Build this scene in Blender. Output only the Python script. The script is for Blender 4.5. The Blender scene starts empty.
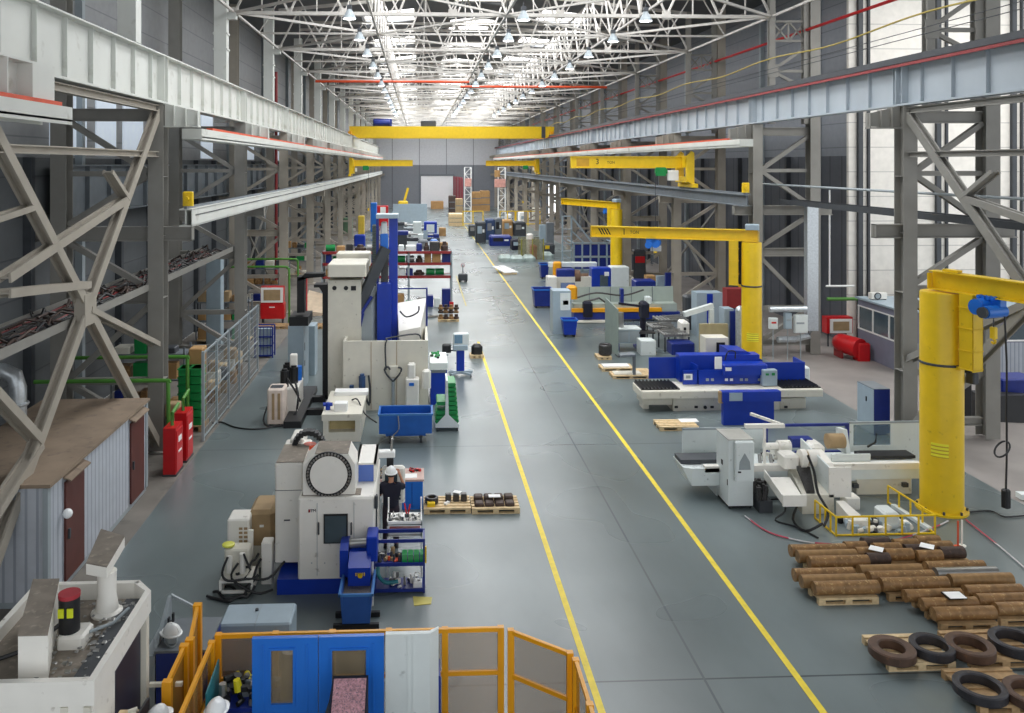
import bpy, bmesh, math, random
from mathutils import Vector, Matrix
SC = bpy.context.scene
COL = SC.collection
random.seed(7)
# ---------------------------------------------------------------- camera model
HC, FP, PSI, CX, CY = 8.8, 840.0, math.atan(38/840.0), 457.0, 164.0
SN, CS = math.sin(PSI), math.cos(PSI)
def tx(px):                                   # X/Y ratio seen at a picture column
    u = (px-CX)/FP; return math.tan(math.atan(u)+PSI)
def GY(px, py, z=0.0):                        # ground (height z) point behind a picture point
    d = FP*(HC-z)/(py-CY); r = d*(px-CX)/FP
    return (r*CS+d*SN, -r*SN+d*CS)
def RX(px, Y): return Y*tx(px)
def RZ(px, py, Y):
    X = RX(px, Y); d = X*SN+Y*CS
    return HC-(py-CY)*d/FP
def RR(p0, p1, yt, yb, Y):                    # rectangle in a wall facing the camera -> metres
    m = (p0+p1)/2
    return (RX(p0, Y), RX(p1, Y), RZ(m, yb, Y), RZ(m, yt, Y))
cam = bpy.data.cameras.new('camera'); co = bpy.data.objects.new('camera', cam); COL.objects.link(co)
co.location = (0, 0, HC); co.rotation_euler = (math.pi/2, 0, -PSI)
cam.sensor_fit = 'HORIZONTAL'; cam.sensor_width = 36; cam.lens = FP/1024*36
cam.shift_x = (512-CX)/1024; cam.shift_y = -(356.5-CY)/1024; cam.clip_start = .1; cam.clip_end = 600
SC.camera = co
SC.view_settings.view_transform = 'Standard'; SC.view_settings.look = 'None'
SC.view_settings.gamma = 1; SC.view_settings.use_curve_mapping = False
# ---------------------------------------------------------------- materials
MATS = {}
def srgb(h):
    h = h.lstrip('#'); c = [int(h[i:i+2], 16)/255 for i in (0, 2, 4)]
    return tuple(((x/12.92) if x <= .04045 else ((x+.055)/1.055)**2.4) for x in c)
def mat(name, col, rough=.55, metal=0.0, var=.12, scale=3.0, dirt=None, dirt_amt=.0, emit=0, bump=0, alpha=1.0, spec=.5):
    if name in MATS: return MATS[name]
    m = bpy.data.materials.new(name); m.use_nodes = True; nt = m.node_tree; N = nt.nodes; L = nt.links
    b = N['Principled BSDF']; b.inputs['Roughness'].default_value = rough; b.inputs['Metallic'].default_value = metal
    b.inputs['Specular IOR Level'].default_value = spec
    c = srgb(col) if isinstance(col, str) else col
    tc = N.new('ShaderNodeTexCoord'); no = N.new('ShaderNodeTexNoise'); no.inputs['Scale'].default_value = scale; no.inputs['Detail'].default_value = 4
    L.new(tc.outputs['Object'], no.inputs['Vector'])
    rp = N.new('ShaderNodeValToRGB'); rp.color_ramp.elements[0].position = .3; rp.color_ramp.elements[1].position = .7
    rp.color_ramp.elements[0].color = (*[x*(1-var) for x in c], 1); rp.color_ramp.elements[1].color = (*[min(1, x*(1+var)) for x in c], 1)
    L.new(no.outputs['Fac'], rp.inputs['Fac']); out = rp.outputs['Color']
    if dirt:
        n2 = N.new('ShaderNodeTexNoise'); n2.inputs['Scale'].default_value = scale*2.3; n2.inputs['Detail'].default_value = 6
        L.new(tc.outputs['Object'], n2.inputs['Vector'])
        r2 = N.new('ShaderNodeValToRGB'); r2.color_ramp.elements[0].position = .62-dirt_amt*.4; r2.color_ramp.elements[1].position = .78-dirt_amt*.4
        mx = N.new('ShaderNodeMixRGB'); mx.inputs['Color2'].default_value = (*srgb(dirt), 1)
        L.new(n2.outputs['Fac'], r2.inputs['Fac']); L.new(r2.outputs['Color'], mx.inputs['Fac']); L.new(out, mx.inputs['Color1']); out = mx.outputs['Color']
    L.new(out, b.inputs['Base Color'])
    if bump:
        bp = N.new('ShaderNodeBump'); bp.inputs['Strength'].default_value = bump; L.new(no.outputs['Fac'], bp.inputs['Height']); L.new(bp.outputs['Normal'], b.inputs['Normal'])
    if emit:
        b.inputs['Emission Color'].default_value = (*c, 1); b.inputs['Emission Strength'].default_value = emit
    if alpha < 1: b.inputs['Alpha'].default_value = alpha
    MATS[name] = m; return m
def stripes(name, c1, c2, period, axis='X', duty=.5, rough=.6, bump=.5):
    m = mat(name, c1, rough, var=.06); nt = m.node_tree; N = nt.nodes; L = nt.links; b = N['Principled BSDF']
    tc = N.new('ShaderNodeTexCoord'); sp = N.new('ShaderNodeSeparateXYZ'); L.new(tc.outputs['Object'], sp.inputs[0])
    a = N.new('ShaderNodeMath'); a.operation = 'MODULO'
    ad = N.new('ShaderNodeMath'); ad.operation = 'ADD'; ad.inputs[1].default_value = 1000*period
    L.new(sp.outputs[axis], ad.inputs[0]); L.new(ad.outputs[0], a.inputs[0]); a.inputs[1].default_value = period
    g = N.new('ShaderNodeMath'); g.operation = 'LESS_THAN'; L.new(a.outputs[0], g.inputs[0]); g.inputs[1].default_value = period*duty
    src = b.inputs['Base Color'].links[0].from_socket
    mx = N.new('ShaderNodeMixRGB'); L.new(g.outputs[0], mx.inputs['Fac']); L.new(src, mx.inputs['Color1']); mx.inputs['Color2'].default_value = (*srgb(c2), 1)
    L.new(mx.outputs[0], b.inputs['Base Color'])
    if bump:
        bp = N.new('ShaderNodeBump'); bp.inputs['Strength'].default_value = bump; bp.inputs['Distance'].default_value = .02
        L.new(g.outputs[0], bp.inputs['Height']); L.new(bp.outputs['Normal'], b.inputs['Normal'])
    return m
M = dict(
 white=mat('white_paint', '#eeebe3', .4, dirt='#a79f92', dirt_amt=-.05, var=.03),
 cream=mat('cream_paint', '#dcd8ca', .45, dirt='#9c9484', dirt_amt=-.05, var=.04),
 pgrey=mat('pale_green_grey', '#dbe2e1', .4, dirt='#8f9693', dirt_amt=-.08, var=.03),
 grey=mat('grey_paint', '#9aa3a8', .45, var=.05), mgrey=mat('mid_grey_paint', '#6f767c', .5, var=.08),
 dgrey=mat('dark_grey_paint', '#3d4146', .55, var=.12), black=mat('black_rubber', '#17181b', .5, var=.2),
 blue=mat('royal_blue_paint', '#0b36a6', .35, var=.07), dblue=mat('dark_blue_paint', '#142a7e', .4, var=.1),
 sblue=mat('sky_blue_paint', '#1f6fd0', .35, var=.05), lblue=mat('light_blue_grey_paint', '#9fb0bb', .4, var=.05),
 yellow=mat('yellow_paint', '#e8c21a', .4, dirt='#b3901a', dirt_amt=-.08, var=.05), amber=mat('amber_paint', '#eda413', .4, var=.05),
 red=mat('red_paint', '#c3141b', .38, var=.08), orange=mat('orange_red_paint', '#d8502a', .45, var=.08), dred=mat('dull_red_paint', '#8e2a2c', .5, var=.1),
 green=mat('green_plastic', '#128a45', .4, var=.1), pgreen=mat('green_pipe_paint', '#4f8a35', .4, var=.08),
 steel=mat('bare_steel', '#9a9a98', .35, .7, var=.15), dsteel=mat('dark_oily_steel', '#4b4a4a', .4, .6, var=.3, scale=20),
 rust=mat('brown_rolled_steel', '#8d6a42', .5, .15, var=.3, scale=6, dirt='#c4a472', dirt_amt=.1), 
 rustd=mat('dark_brown_forging', '#4a3c36', .6, .3, var=.25, scale=8, dirt='#6e5546', dirt_amt=.1),
 wood=mat('pallet_wood', '#d9c096', .75, var=.18, scale=8), woodo=mat('old_pallet_wood', '#b3936a', .8, var=.2, scale=8),
 card=mat('cardboard', '#b08a5a', .8, var=.1), tan=mat('tan_dusty_cover', '#a58c68', .75, var=.15), paper=mat('white_paper', '#f0f0ee', .7, var=.02),
 col=mat('grey_structural_paint', '#8c8a84', .55, var=.08, scale=1.5), colw=mat('warm_grey_structural_paint', '#a39c90', .55, var=.08, scale=1.5),
 girder=mat('pale_girder_paint', '#d3d5cf', .5, var=.06, scale=.7, dirt='#a8a79b', dirt_amt=0), girderb=mat('blue_grey_girder_paint', '#aab3ba', .5, var=.06, scale=.7),
 dirtytop=mat('dusty_grey_sheet', '#82796e', .8, var=.2, scale=4, dirt='#a59b8c', dirt_amt=.1), roofdust=mat('dusty_brown_sheet', '#8b7a68', .85, var=.15, scale=1.5, dirt='#75675a', dirt_amt=.1),
 glass=mat('dark_window_glass', '#46545c', .08, var=.1, spec=.8), screen=mat('dull_blue_screen', '#6d8ea6', .2, var=.1), lglass=mat('pale_blue_clear_sheet', '#7f93c0', .15, var=.05, alpha=.75),
 truss=mat('pale_truss_paint', '#bcb8b2', .5, var=.06), skin=mat('skin', '#b98468', .5, var=.05), navy=mat('navy_cloth', '#16182a', .85, var=.1), trousers=mat('dark_plum_trousers', '#2e2530', .85, var=.1),
 helmet=mat('white_helmet_shell', '#eef0f0', .25, var=.02), teal=mat('teal_paint', '#2a7d88', .4), chips=mat('metal_chips', '#6b6763', .45, .6, var=.5, scale=60, bump=1), pinkchips=mat('pinkish_speckled_chips', '#b98a92', .6, .1, var=.35, scale=25, dirt='#555a6c', dirt_amt=.25, bump=.6),
 lamp=mat('lit_lamp_glass', '#ffffff', .4, emit=6, var=0), slit=mat('lit_daylight_pane', '#ffffff', .4, emit=2.2, var=0),
 silver=mat('silver_foil_duct', '#c6ccd0', .3, .6, var=.12, scale=12),
)
# ---------------------------------------------------------------- mesh builder
class MB:
    def __init__(s): s.b = bmesh.new(); s.mi = 0
    def _add(s, r):
        if s.mi:
            fs = set()
            for v in r: fs.update(v.link_faces)
            for f in fs: f.material_index = s.mi
        return s
    def box(s, x0, x1, y0, y1, z0, z1):
        return s.hexa([(x0, y0, z0), (x1, y0, z0), (x1, y1, z0), (x0, y1, z0), (x0, y0, z1), (x1, y0, z1), (x1, y1, z1), (x0, y1, z1)])
    def hexa(s, p):
        v = [s.b.verts.new(q) for q in p]
        for f in ((3, 2, 1, 0), (4, 5, 6, 7), (0, 1, 5, 4), (1, 2, 6, 5), (2, 3, 7, 6), (3, 0, 4, 7)): s.b.faces.new([v[i] for i in f])
        return s._add(v)
    def bbox(s, x0, x1, y0, y1, z0, z1, bv=.03):        # box with chamfered vertical and top edges
        c = min(bv, (x1-x0)*.4, (y1-y0)*.4, (z1-z0)*.4)
        def ring(a, z): return [(x0+a, y0, z), (x1-a, y0, z), (x1, y0+a, z), (x1, y1-a, z), (x1-a, y1, z), (x0+a, y1, z), (x0, y1-a, z), (x0, y0+a, z)]
        def ring2(z): return [(x0+2*c*.7, y0+c, z), (x1-2*c*.7, y0+c, z), (x1-c, y0+2*c*.7, z), (x1-c, y1-2*c*.7, z), (x1-2*c*.7, y1-c, z), (x0+2*c*.7, y1-c, z), (x0+c, y1-2*c*.7, z), (x0+c, y0+2*c*.7, z)]
        return s.loft([ring(c, z0), ring(c, z1-c), ring2(z1)])
    def loft(s, rings, cap=True, closed=True):
        R = [[s.b.verts.new(q) for q in r] for r in rings]; n = len(R[0])
        for a, b in zip(R, R[1:]):
            for i in range(n if closed else n-1): s.b.faces.new((a[i], a[(i+1) % n], b[(i+1) % n], b[i]))
        if cap: s.b.faces.new(R[0][::-1]); s.b.faces.new(R[-1])
        return s._add([v for r in R for v in r])
    def prism(s, poly, a0, a1, axis='x'):               # poly in the two other axes
        def P(u, v, a): return {'x': (a, u, v), 'y': (u, a, v), 'z': (u, v, a)}[axis]
        return s.loft([[P(u, v, a0) for u, v in poly], [P(u, v, a1) for u, v in poly]])
    def bar(s, p, q, w, h=None, up=(0, 0, 1)):
        p = Vector(p); q = Vector(q); h = h or w; d = (q-p)
        if d.length < 1e-6: return s
        d.normalize(); u = Vector(up)
        if abs(d.dot(u)) > .98: u = Vector((0, 1, 0))
        a = d.cross(u).normalized(); b = a.cross(d).normalized(); a *= w/2; b *= h/2
        return s.loft([[p-a-b, p+a-b, p+a+b, p-a+b], [q-a-b, q+a-b, q+a+b, q-a+b]])
    def cyl(s, p, q, r, r2=None, n=12):
        p = Vector(p); q = Vector(q); d = (q-p).normalized(); r2 = r if r2 is None else r2
        u = Vector((0, 0, 1)) if abs(d.z) < .9 else Vector((1, 0, 0)); a = d.cross(u).normalized(); b = a.cross(d)
        cs = [(math.cos(2*math.pi*i/n), math.sin(2*math.pi*i/n)) for i in range(n)]
        return s.loft([[p+a*(c*r)+b*(k*r) for c, k in cs], [q+a*(c*r2)+b*(k*r2) for c, k in cs]])
    def tube(s, pts, r, n=6):
        pts = [Vector(p) for p in pts]; rings = []
        if 4 <= len(pts) <= 14 and r <= .065:               # round off hoses and cables
            P = [pts[0]]+pts+[pts[-1]]; Q = []
            for i in range(1, len(P)-2):
                for k in range(4):
                    t = k/4; a, b, c, d = P[i-1], P[i], P[i+1], P[i+2]
                    Q.append(.5*((2*b)+(c-a)*t+(2*a-5*b+4*c-d)*t*t+(3*b-a-3*c+d)*t**3))
            pts = Q+[pts[-1]]
        for i, p in enumerate(pts):
            d = (pts[min(i+1, len(pts)-1)]-pts[max(i-1, 0)]).normalized()
            u = Vector((0, 0, 1)) if abs(d.z) < .9 else Vector((1, 0, 0)); a = d.cross(u).normalized(); b = a.cross(d)
            rings.append([p+a*(math.cos(2*math.pi*k/n)*r)+b*(math.sin(2*math.pi*k/n)*r) for k in range(n)])
        return s.loft(rings)
    def lathe(s, c, prof, n=20, axis='z'):              # prof: (radius, height) list, closed if it returns
        c = Vector(c); rings = []
        for r, h in prof:
            ring = []
            for i in range(n):
                a = 2*math.pi*i/n; u, v = r*math.cos(a), r*math.sin(a)
                ring.append(c+Vector({'z': (u, v, h), 'y': (u, h, -v), 'x': (h, u, v)}[axis]))
            rings.append(ring)
        return s.loft(rings)
    def ring(s, c, ro, ri, h, n=28, axis='z'):
        c = Vector(c); bv = h*.12; R = []
        for r, z in ((ri, 0), (ro-bv, 0), (ro, bv), (ro, h-bv), (ro-bv, h), (ri+bv, h), (ri, h-bv)):
            R.append([s.b.verts.new(c+Vector({'z': (r*math.cos(t), r*math.sin(t), z), 'y': (r*math.cos(t), z, r*math.sin(t))}[axis])) for t in (2*math.pi*i/n for i in range(n))])
        for k in range(len(R)):
            a, b = R[k], R[(k+1) % len(R)]
            for i in range(n): s.b.faces.new((a[i], a[(i+1) % n], b[(i+1) % n], b[i]))
        return s._add([v for r in R for v in r])
    def sphere(s, c, rx, ry=None, rz=None, n=12, m=8, lo=-1.0):
        ry = ry or rx; rz = rz or rx; c = Vector(c); rings = []
        for j in range(m+1):
            t = math.asin(lo)+(math.pi/2-math.asin(lo))*j/m; cz, rr = math.sin(t), max(math.cos(t), .02)
            rings.append([c+Vector((rx*rr*math.cos(2*math.pi*i/n), ry*rr*math.sin(2*math.pi*i/n), rz*cz)) for i in range(n)])
        return s.loft(rings)
    def ibeam(s, p, q, w, h, t=.03, up=(0, 0, 1)):      # two flanges and a web
        p = Vector(p); q = Vector(q); d = (q-p).normalized(); u = Vector(up)
        if abs(d.dot(u)) > .98: u = Vector((0, 1, 0))
        a = d.cross(u).normalized(); b = a.cross(d).normalized()
        s.bar(p+b*(h/2-t/2), q+b*(h/2-t/2), w, t, up); s.bar(p-b*(h/2-t/2), q-b*(h/2-t/2), w, t, up); s.bar(p, q, t, h-2*t, up)
        return s
    def build(s, name, m, parent=None, local=False, smooth=False):
        off = Vector((0, 0, 0)); o = parent
        while o is not None and not local: off += o.location; o = o.parent
        if off.length: bmesh.ops.translate(s.b, verts=s.b.verts, vec=-off)
        bmesh.ops.recalc_face_normals(s.b, faces=s.b.faces)
        me = bpy.data.meshes.new(name); s.b.to_mesh(me); s.b.free()
        for k in (m if isinstance(m, (list, tuple)) else [m]): me.materials.append(M[k] if isinstance(k, str) else k)
        if smooth:
            for p in me.polygons: p.use_smooth = True
            me.set_sharp_from_angle(angle=.7)
        ob = bpy.data.objects.new(name, me); COL.objects.link(ob)
        if parent: ob.parent = parent
        elif not local and len(me.vertices):                # put a single mesh's origin at its base
            c = sum((v.co for v in me.vertices), Vector())/len(me.vertices); c.z = min(v.co.z for v in me.vertices)
            me.transform(Matrix.Translation(-c)); ob.location = c
        return ob
def tag(o, label=None, cat=None, group=None, kind=None):
    if label: o['label'] = label
    if cat: o['category'] = cat
    if group: o['group'] = group
    if kind: o['kind'] = kind
    return o
def thing(name, label, cat, loc=(0, 0, 0), group=None):
    o = bpy.data.objects.new(name, None); COL.objects.link(o); o.location = loc; o.empty_display_size = .2
    return tag(o, label, cat, group)
def struct(name, mb, m, origin=True):
    o = mb.build(name, m, local=True); o['kind'] = 'structure'; return o
def dup(root, loc=None, rot=None, label=None, group=None):
    r = root.copy(); COL.objects.link(r)
    if loc is not None: r.location = loc
    if rot is not None: r.rotation_euler = (0, 0, rot)
    if label: r['label'] = label
    if group: r['group'] = group
    for ch in list(root.children):
        c = ch.copy(); COL.objects.link(c); c.parent = r
        for g in list(ch.children):
            d = g.copy(); COL.objects.link(d); d.parent = c
    return r
ORD = 'nearest second third fourth fifth sixth seventh eighth ninth tenth eleventh twelfth thirteenth fourteenth fifteenth sixteenth seventeenth eighteenth nineteenth twentieth'.split()
def meshed(o):                                      # turn a text object into a plain mesh
    bpy.context.view_layer.update()
    me = bpy.data.meshes.new_from_object(o.evaluated_get(bpy.context.evaluated_depsgraph_get()))
    q = bpy.data.objects.new('lettering', me); COL.objects.link(q); q.parent = o.parent; q.location = o.location; q.rotation_euler = o.rotation_euler
    bpy.data.objects.remove(o); return q
def text(parent, s, x, y, z, size, m, rotx=math.pi/2, name='lettering', rotz=0, bold=False):
    cu = bpy.data.curves.new(name, 'FONT'); cu.body = s; cu.size = size; cu.extrude = .004; cu.align_x = 'CENTER'; cu.align_y = 'CENTER'
    o = bpy.data.objects.new(name, cu); COL.objects.link(o); cu.materials.append(M[m])
    off = Vector((0, 0, 0)); p = parent
    while p is not None: off += p.location; p = p.parent
    o.location = Vector((x, y, z))-off; o.rotation_euler = (rotx, 0, rotz); o.parent = parent
    return meshed(o)
# ================================================================ the hall
XL, XR, YE = -11.8, 21.0, 171.0
Y0 = 26.2; BAY = 12.0
# floor material: polished concrete with joints and yellow lane lines kept in its surface
fm = bpy.data.materials.new('polished_concrete'); fm.use_nodes = True; nt = fm.node_tree; N = nt.nodes; L = nt.links; bs = N['Principled BSDF']
tc = N.new('ShaderNodeTexCoord')
def noise(scale, det, vec=None, dist=0):
    n = N.new('ShaderNodeTexNoise'); n.inputs['Scale'].default_value = scale; n.inputs['Detail'].default_value = det; n.inputs['Distortion'].default_value = dist
    L.new(vec or tc.outputs['Object'], n.inputs['Vector']); return n.outputs['Fac']
def ramp(src, stops):
    r = N.new('ShaderNodeValToRGB'); r.color_ramp.interpolation = 'B_SPLINE'; L.new(src, r.inputs['Fac']); e = r.color_ramp.elements
    while len(e) < len(stops): e.new(.5)
    for k, (p, c) in enumerate(stops): e[k].position = p; e[k].color = (*c, 1)
    return r.outputs['Color']
mp = N.new('ShaderNodeMapping'); mp.inputs['Scale'].default_value = (1, .45, 1); L.new(tc.outputs['Object'], mp.inputs['Vector'])
base = ramp(noise(.16, 2), [(.1, srgb('#485254')), (.5, srgb('#677273')), (.9, srgb('#8b9698'))])
def mixc(f, a, b, mode='MIX', fac=None):
    m = N.new('ShaderNodeMixRGB'); m.blend_type = mode
    if fac is not None: m.inputs['Fac'].default_value = fac
    else: L.new(f, m.inputs['Fac'])
    L.new(a, m.inputs['Color1'])
    if isinstance(b, tuple): m.inputs['Color2'].default_value = (*b, 1)
    else: L.new(b, m.inputs['Color2'])
    return m.outputs['Color']
scuff = ramp(noise(.55, 2, mp.outputs['Vector'], 0), [(.1, (.6, .62, .62)), (.5, (.97, .97, .97)), (.9, (1.35, 1.35, 1.36))])
base = mixc(None, base, scuff, 'MULTIPLY', .8)
sp = N.new('ShaderNodeSeparateXYZ'); L.new(tc.outputs['Object'], sp.inputs[0])
def near_line(sock, pos, w, period=None):
    a = N.new('ShaderNodeMath'); a.operation = 'SUBTRACT'; L.new(sock, a.inputs[0]); a.inputs[1].default_value = pos
    if period:
        b = N.new('ShaderNodeMath'); b.operation = 'PINGPONG'; L.new(a.outputs[0], b.inputs[0]); b.inputs[1].default_value = period/2; a = b
    c = N.new('ShaderNodeMath'); c.operation = 'ABSOLUTE'; L.new(a.outputs[0], c.inputs[0])
    d = N.new('ShaderNodeMath'); d.operation = 'LESS_THAN'; L.new(c.outputs[0], d.inputs[0]); d.inputs[1].default_value = w
    return d.outputs[0]
joint = near_line(sp.outputs['Y'], 14.15, .02, 12.0); base = mixc(joint, base, srgb('#3a4246'))
joint = near_line(sp.outputs['X'], 4.87, .022); base = mixc(joint, base, srgb('#4a5256'))
fine = ramp(noise(3.5, 1, mp.outputs['Vector']), [(.1, (.88, .88, .88)), (.9, (1.12, 1.12, 1.12))]); base = mixc(None, base, fine, 'MULTIPLY', .7)
L.new(base, bs.inputs['Base Color'])
rg = ramp(noise(.3, 1), [(.1, (.2,)*3), (.9, (.38,)*3)]); L.new(rg, bs.inputs['Roughness'])
bs.inputs['Specular IOR Level'].default_value = .6
struct('floor', MB().box(-6.75, 15.6, -2, YE, -.2, 0), fm)
sidem = mat('dull_side_concrete', '#76716a', .8, var=.18, scale=.8, dirt='#5d5a55', dirt_amt=.1)
struct('floor_left', MB().box(XL, -6.75, -2, YE, -.2, -.004), sidem)
struct('floor_right', MB().box(15.6, 34, -2, YE, -.2, -.004), mat('grey_side_concrete', '#8a8480', .6, var=.12, scale=.7))
linem = mat('yellow_line_paint', '#e9cf2e', .5, var=.1, scale=5, dirt='#a89a45', dirt_amt=-.03)
struct('trim_1', MB().box(2.87, 2.99, -2, 41.5, 0, .006), linem)
struct('trim_2', MB().box(2.87, 2.97, 52, 66, 0, .006), mat('worn_yellow_line_paint', '#b5a863', .5, var=.2))
struct('trim_3', MB().box(6.42, 6.54, -2, 84, 0, .006), linem)
struct('trim_4', MB().box(6.45, 6.53, 84, 150, 0, .006), linem)
# walls
wl = stripes('grey_wall_panel', '#5c6063', '#4a4e51', 1.2, 'Z', .04); wr = stripes('pale_wall_panel', '#e6e2da', '#bdbab5', 1.2, 'Z', .035)
wb = stripes('far_wall_panel', '#d2d4d8', '#94979a', 5.5, 'X', .03)
struct('wall_left', MB().box(XL-.2, XL, -2, YE, 0, 9.0), wl)  # lower part coloured darker to give the dim recess behind the columns
struct('wall_left_upper', MB().box(XL-.2, XL, -2, YE, 9.0, 18.6), stripes('grey_upper_panel', '#96989a', '#7d8082', 1.2, 'Z', .04))
wrd = stripes('shade_dark_wall_panel', '#565960', '#3f4248', 1.2, 'Y', .1)  # recess shade beyond the right columns put into the panel colour
struct('wall_right', MB().box(XR, XR+.2, 40.2, YE, 0, 9.2), wrd)
struct('wall_right_upper', MB().box(XR, XR+.2, 40.2, YE, 9.2, 18.6), stripes('grey_upper_wall_panel', '#8b8f96', '#6f737a', 1.2, 'Z', .04))
struct('wall_right_annex', MB().box(20.9, 34, 40.0, 40.2, 0, 18.6), wr)
for i, x in enumerate((21.3, 25.2, 29.0)): struct('wall_right_stud_%d' % (i+1), MB().box(x, x+.22, 39.8, 40.0, 0, 18.5).box(x+.5, x+.6, 39.85, 40.0, 0, 18.5), 'dgrey')
for i in range(34):
    y = 43+i*3.6; struct('trim_%d' % (20+i), MB().box(XR-.25, XR, y, y+.25, 0, 9.2 if i % 2 else 18.3), 'dgrey' if i % 2 else 'grey')
for i in range(38):
    y = 18+i*3.8; struct('trim_%d' % (60+i), MB().box(XL, XL+.25, y, y+.25, 0, 9.0 if i % 3 else 18.3), 'dgrey' if i % 3 else 'grey')
for i, (ya, yb) in enumerate(((27.4, 30.3), (31.2, 33.2), (34.0, 36.4), (46, 48.5), (58, 60.5), (70, 72.5))):
    struct('window_%d' % (60+i), MB().box(XL, XL+.05, ya, yb, 9.1, 12.2), mat('daylit_wall_pane', '#bac4cf', .5, emit=.55, var=.05))
struct('wall_back', MB().box(XL, XR, YE, YE+.2, 8.6, 20), wb)
struct('wall_back_lower', MB().box(XL, XR, YE, YE+.2, 0, 8.6), stripes('far_dark_wall_panel', '#80848b', '#62666c', 5.5, 'X', .03))
# gates in the far wall
d = MB(); a, b, z0, z1 = RR(421, 453, 176, 207, YE-.1); d.box(a, b, YE-.15, YE, 0, z1); o = struct('door_1', d, mat('white_roller_gate', '#f2f3f5', .5, var=.02))
f = MB(); f.box(a-.3, a, YE-.25, YE-.01, 0, z1+.4).box(b, b+.3, YE-.25, YE-.01, 0, z1+.4).box(a, b, YE-.25, YE-.01, z1, z1+.4); struct('trim_5', f, 'mgrey')
# roof
rz = lambda x: 18.3+1.3*(1-abs(x-4.0)/12.6) if x > -8.6 and x < 16.6 else 18.3
roofm = mat('dark_roof_deck', '#5c5e60', .8, var=.1, scale=.5)
SKX = (-2.1, 4.0, 10.1); SKY = []
rb = MB(); sk = MB(); frm = MB()
# deck in strips, leaving the skylight openings
xs = [-12, -3.9, -.3, 2.3, 5.7, 8.3, 11.9, 34]
ybands = [(-2, 20)]
y = 20.0; k = 0
lights = []
while y < YE:
    ybands.append((y, y+6)); y += 6
n_sky = 0
for bi, (ya, yb) in enumerate(ybands):
    for xi in range(len(xs)-1):
        xa, xb = xs[xi], xs[xi+1]
        if xi == 6 and 20 <= ya < 38:  # annex roof openings, out of view, added to let light onto its wall
            for p, q in ((xa, 22), (26, 28), (32, xb)): rb.box(p, q, ya, yb, 18.3, 18.55)
            if ya < 24 or ya > 35: rb.box(22, 26, ya, min(yb, 24) if ya < 24 else yb, 18.3, 18.55).box(28, 32, ya, min(yb, 24) if ya < 24 else yb, 18.3, 18.55)
            continue
        opening = xi in (1, 3, 5) and (bi + xi//2) % 2 == 1 and ya > 0
        if opening:
            SKY.append((xa, xb, ya, yb)); continue
        pts = [xa, xb]
        if xa < 4 < xb: pts = [xa, 4, xb]
        for p, q in zip(pts, pts[1:]):
            za, zb = rz(p), rz(q)
            rb.hexa([(p, ya, za), (q, ya, zb), (q, yb, zb), (p, yb, za), (p, ya, za+.25), (q, ya, zb+.25), (q, yb, zb+.25), (p, yb, za+.25)])
struct('ceiling', rb, roofm)
for i, (xa, xb, ya, yb) in enumerate(((22, 26, 24, 36), (28, 32, 24, 36))): SKY.append((xa, xb, ya, yb))  # two unseen annex panes, added to brighten the annex wall
paneM = mat('skylight_pane', '#ffffff', .5, emit=2.4, var=0)
for i, (xa, xb, ya, yb) in enumerate(SKY):
    m = MB(); za, zb = rz(xa), rz(xb); zt = max(za, zb)+.3
    m.box(xa-.05, xb+.05, ya, yb, zt, zt+.05)
    o = struct('window_%d' % (i+1), m, paneM)
    fr = MB()
    for yy in (ya+.05, (ya+yb)/2, yb-.05): fr.bar((xa, yy, zt-.04), (xb, yy, zt-.04), .07)
    fr.bar((xa, ya, zt-.1), (xa, yb, zt-.1), .08, .5); fr.bar((xb, ya, zt-.1), (xb, yb, zt-.1), .08, .5)
    fr.bar(((xa+xb)/2, ya, zt-.04), ((xa+xb)/2, yb, zt-.04), .06)
    fb = fr.build('window_frame', 'truss', o, local=True)
# ---------------------------------------------------------------- light
w = bpy.data.worlds.new('sky'); SC.world = w; w.use_nodes = True; bg = w.node_tree.nodes['Background']
bg.inputs[0].default_value = (.92, .96, 1, 1); bg.inputs[1].default_value = 1.15
def area(name, loc, sx, sy, energy, rot=(0, 0, 0), col=(1, 1, 1)):
    l = bpy.data.lights.new(name, 'AREA'); l.shape = 'RECTANGLE'; l.size = sx; l.size_y = sy; l.energy = energy; l.color = col
    o = bpy.data.objects.new(name, l); COL.objects.link(o); o.location = loc; o.rotation_euler = rot; return o
# daylight falling through the three rows of roof lights (one lamp per skylight row, lying in the openings)
for x0 in SKX:
    for yc, ln in ((38, 34), (78, 44), (130, 60)):
        area('roof_area_light', (x0, yc, 18.2), 3.4, ln, (54 if yc < 100 else 85)*ln, col=(.96, .98, 1))
area('roof_area_light', (24, 30, 18.2), 3.8, 11.5, 620, col=(1, .99, .96)); area('roof_area_light', (30, 30, 18.2), 3.8, 11.5, 620, col=(1, .99, .96))  # two added lamps under the annex roof, brightening its pale wall
SC.view_settings.exposure = .18
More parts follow.
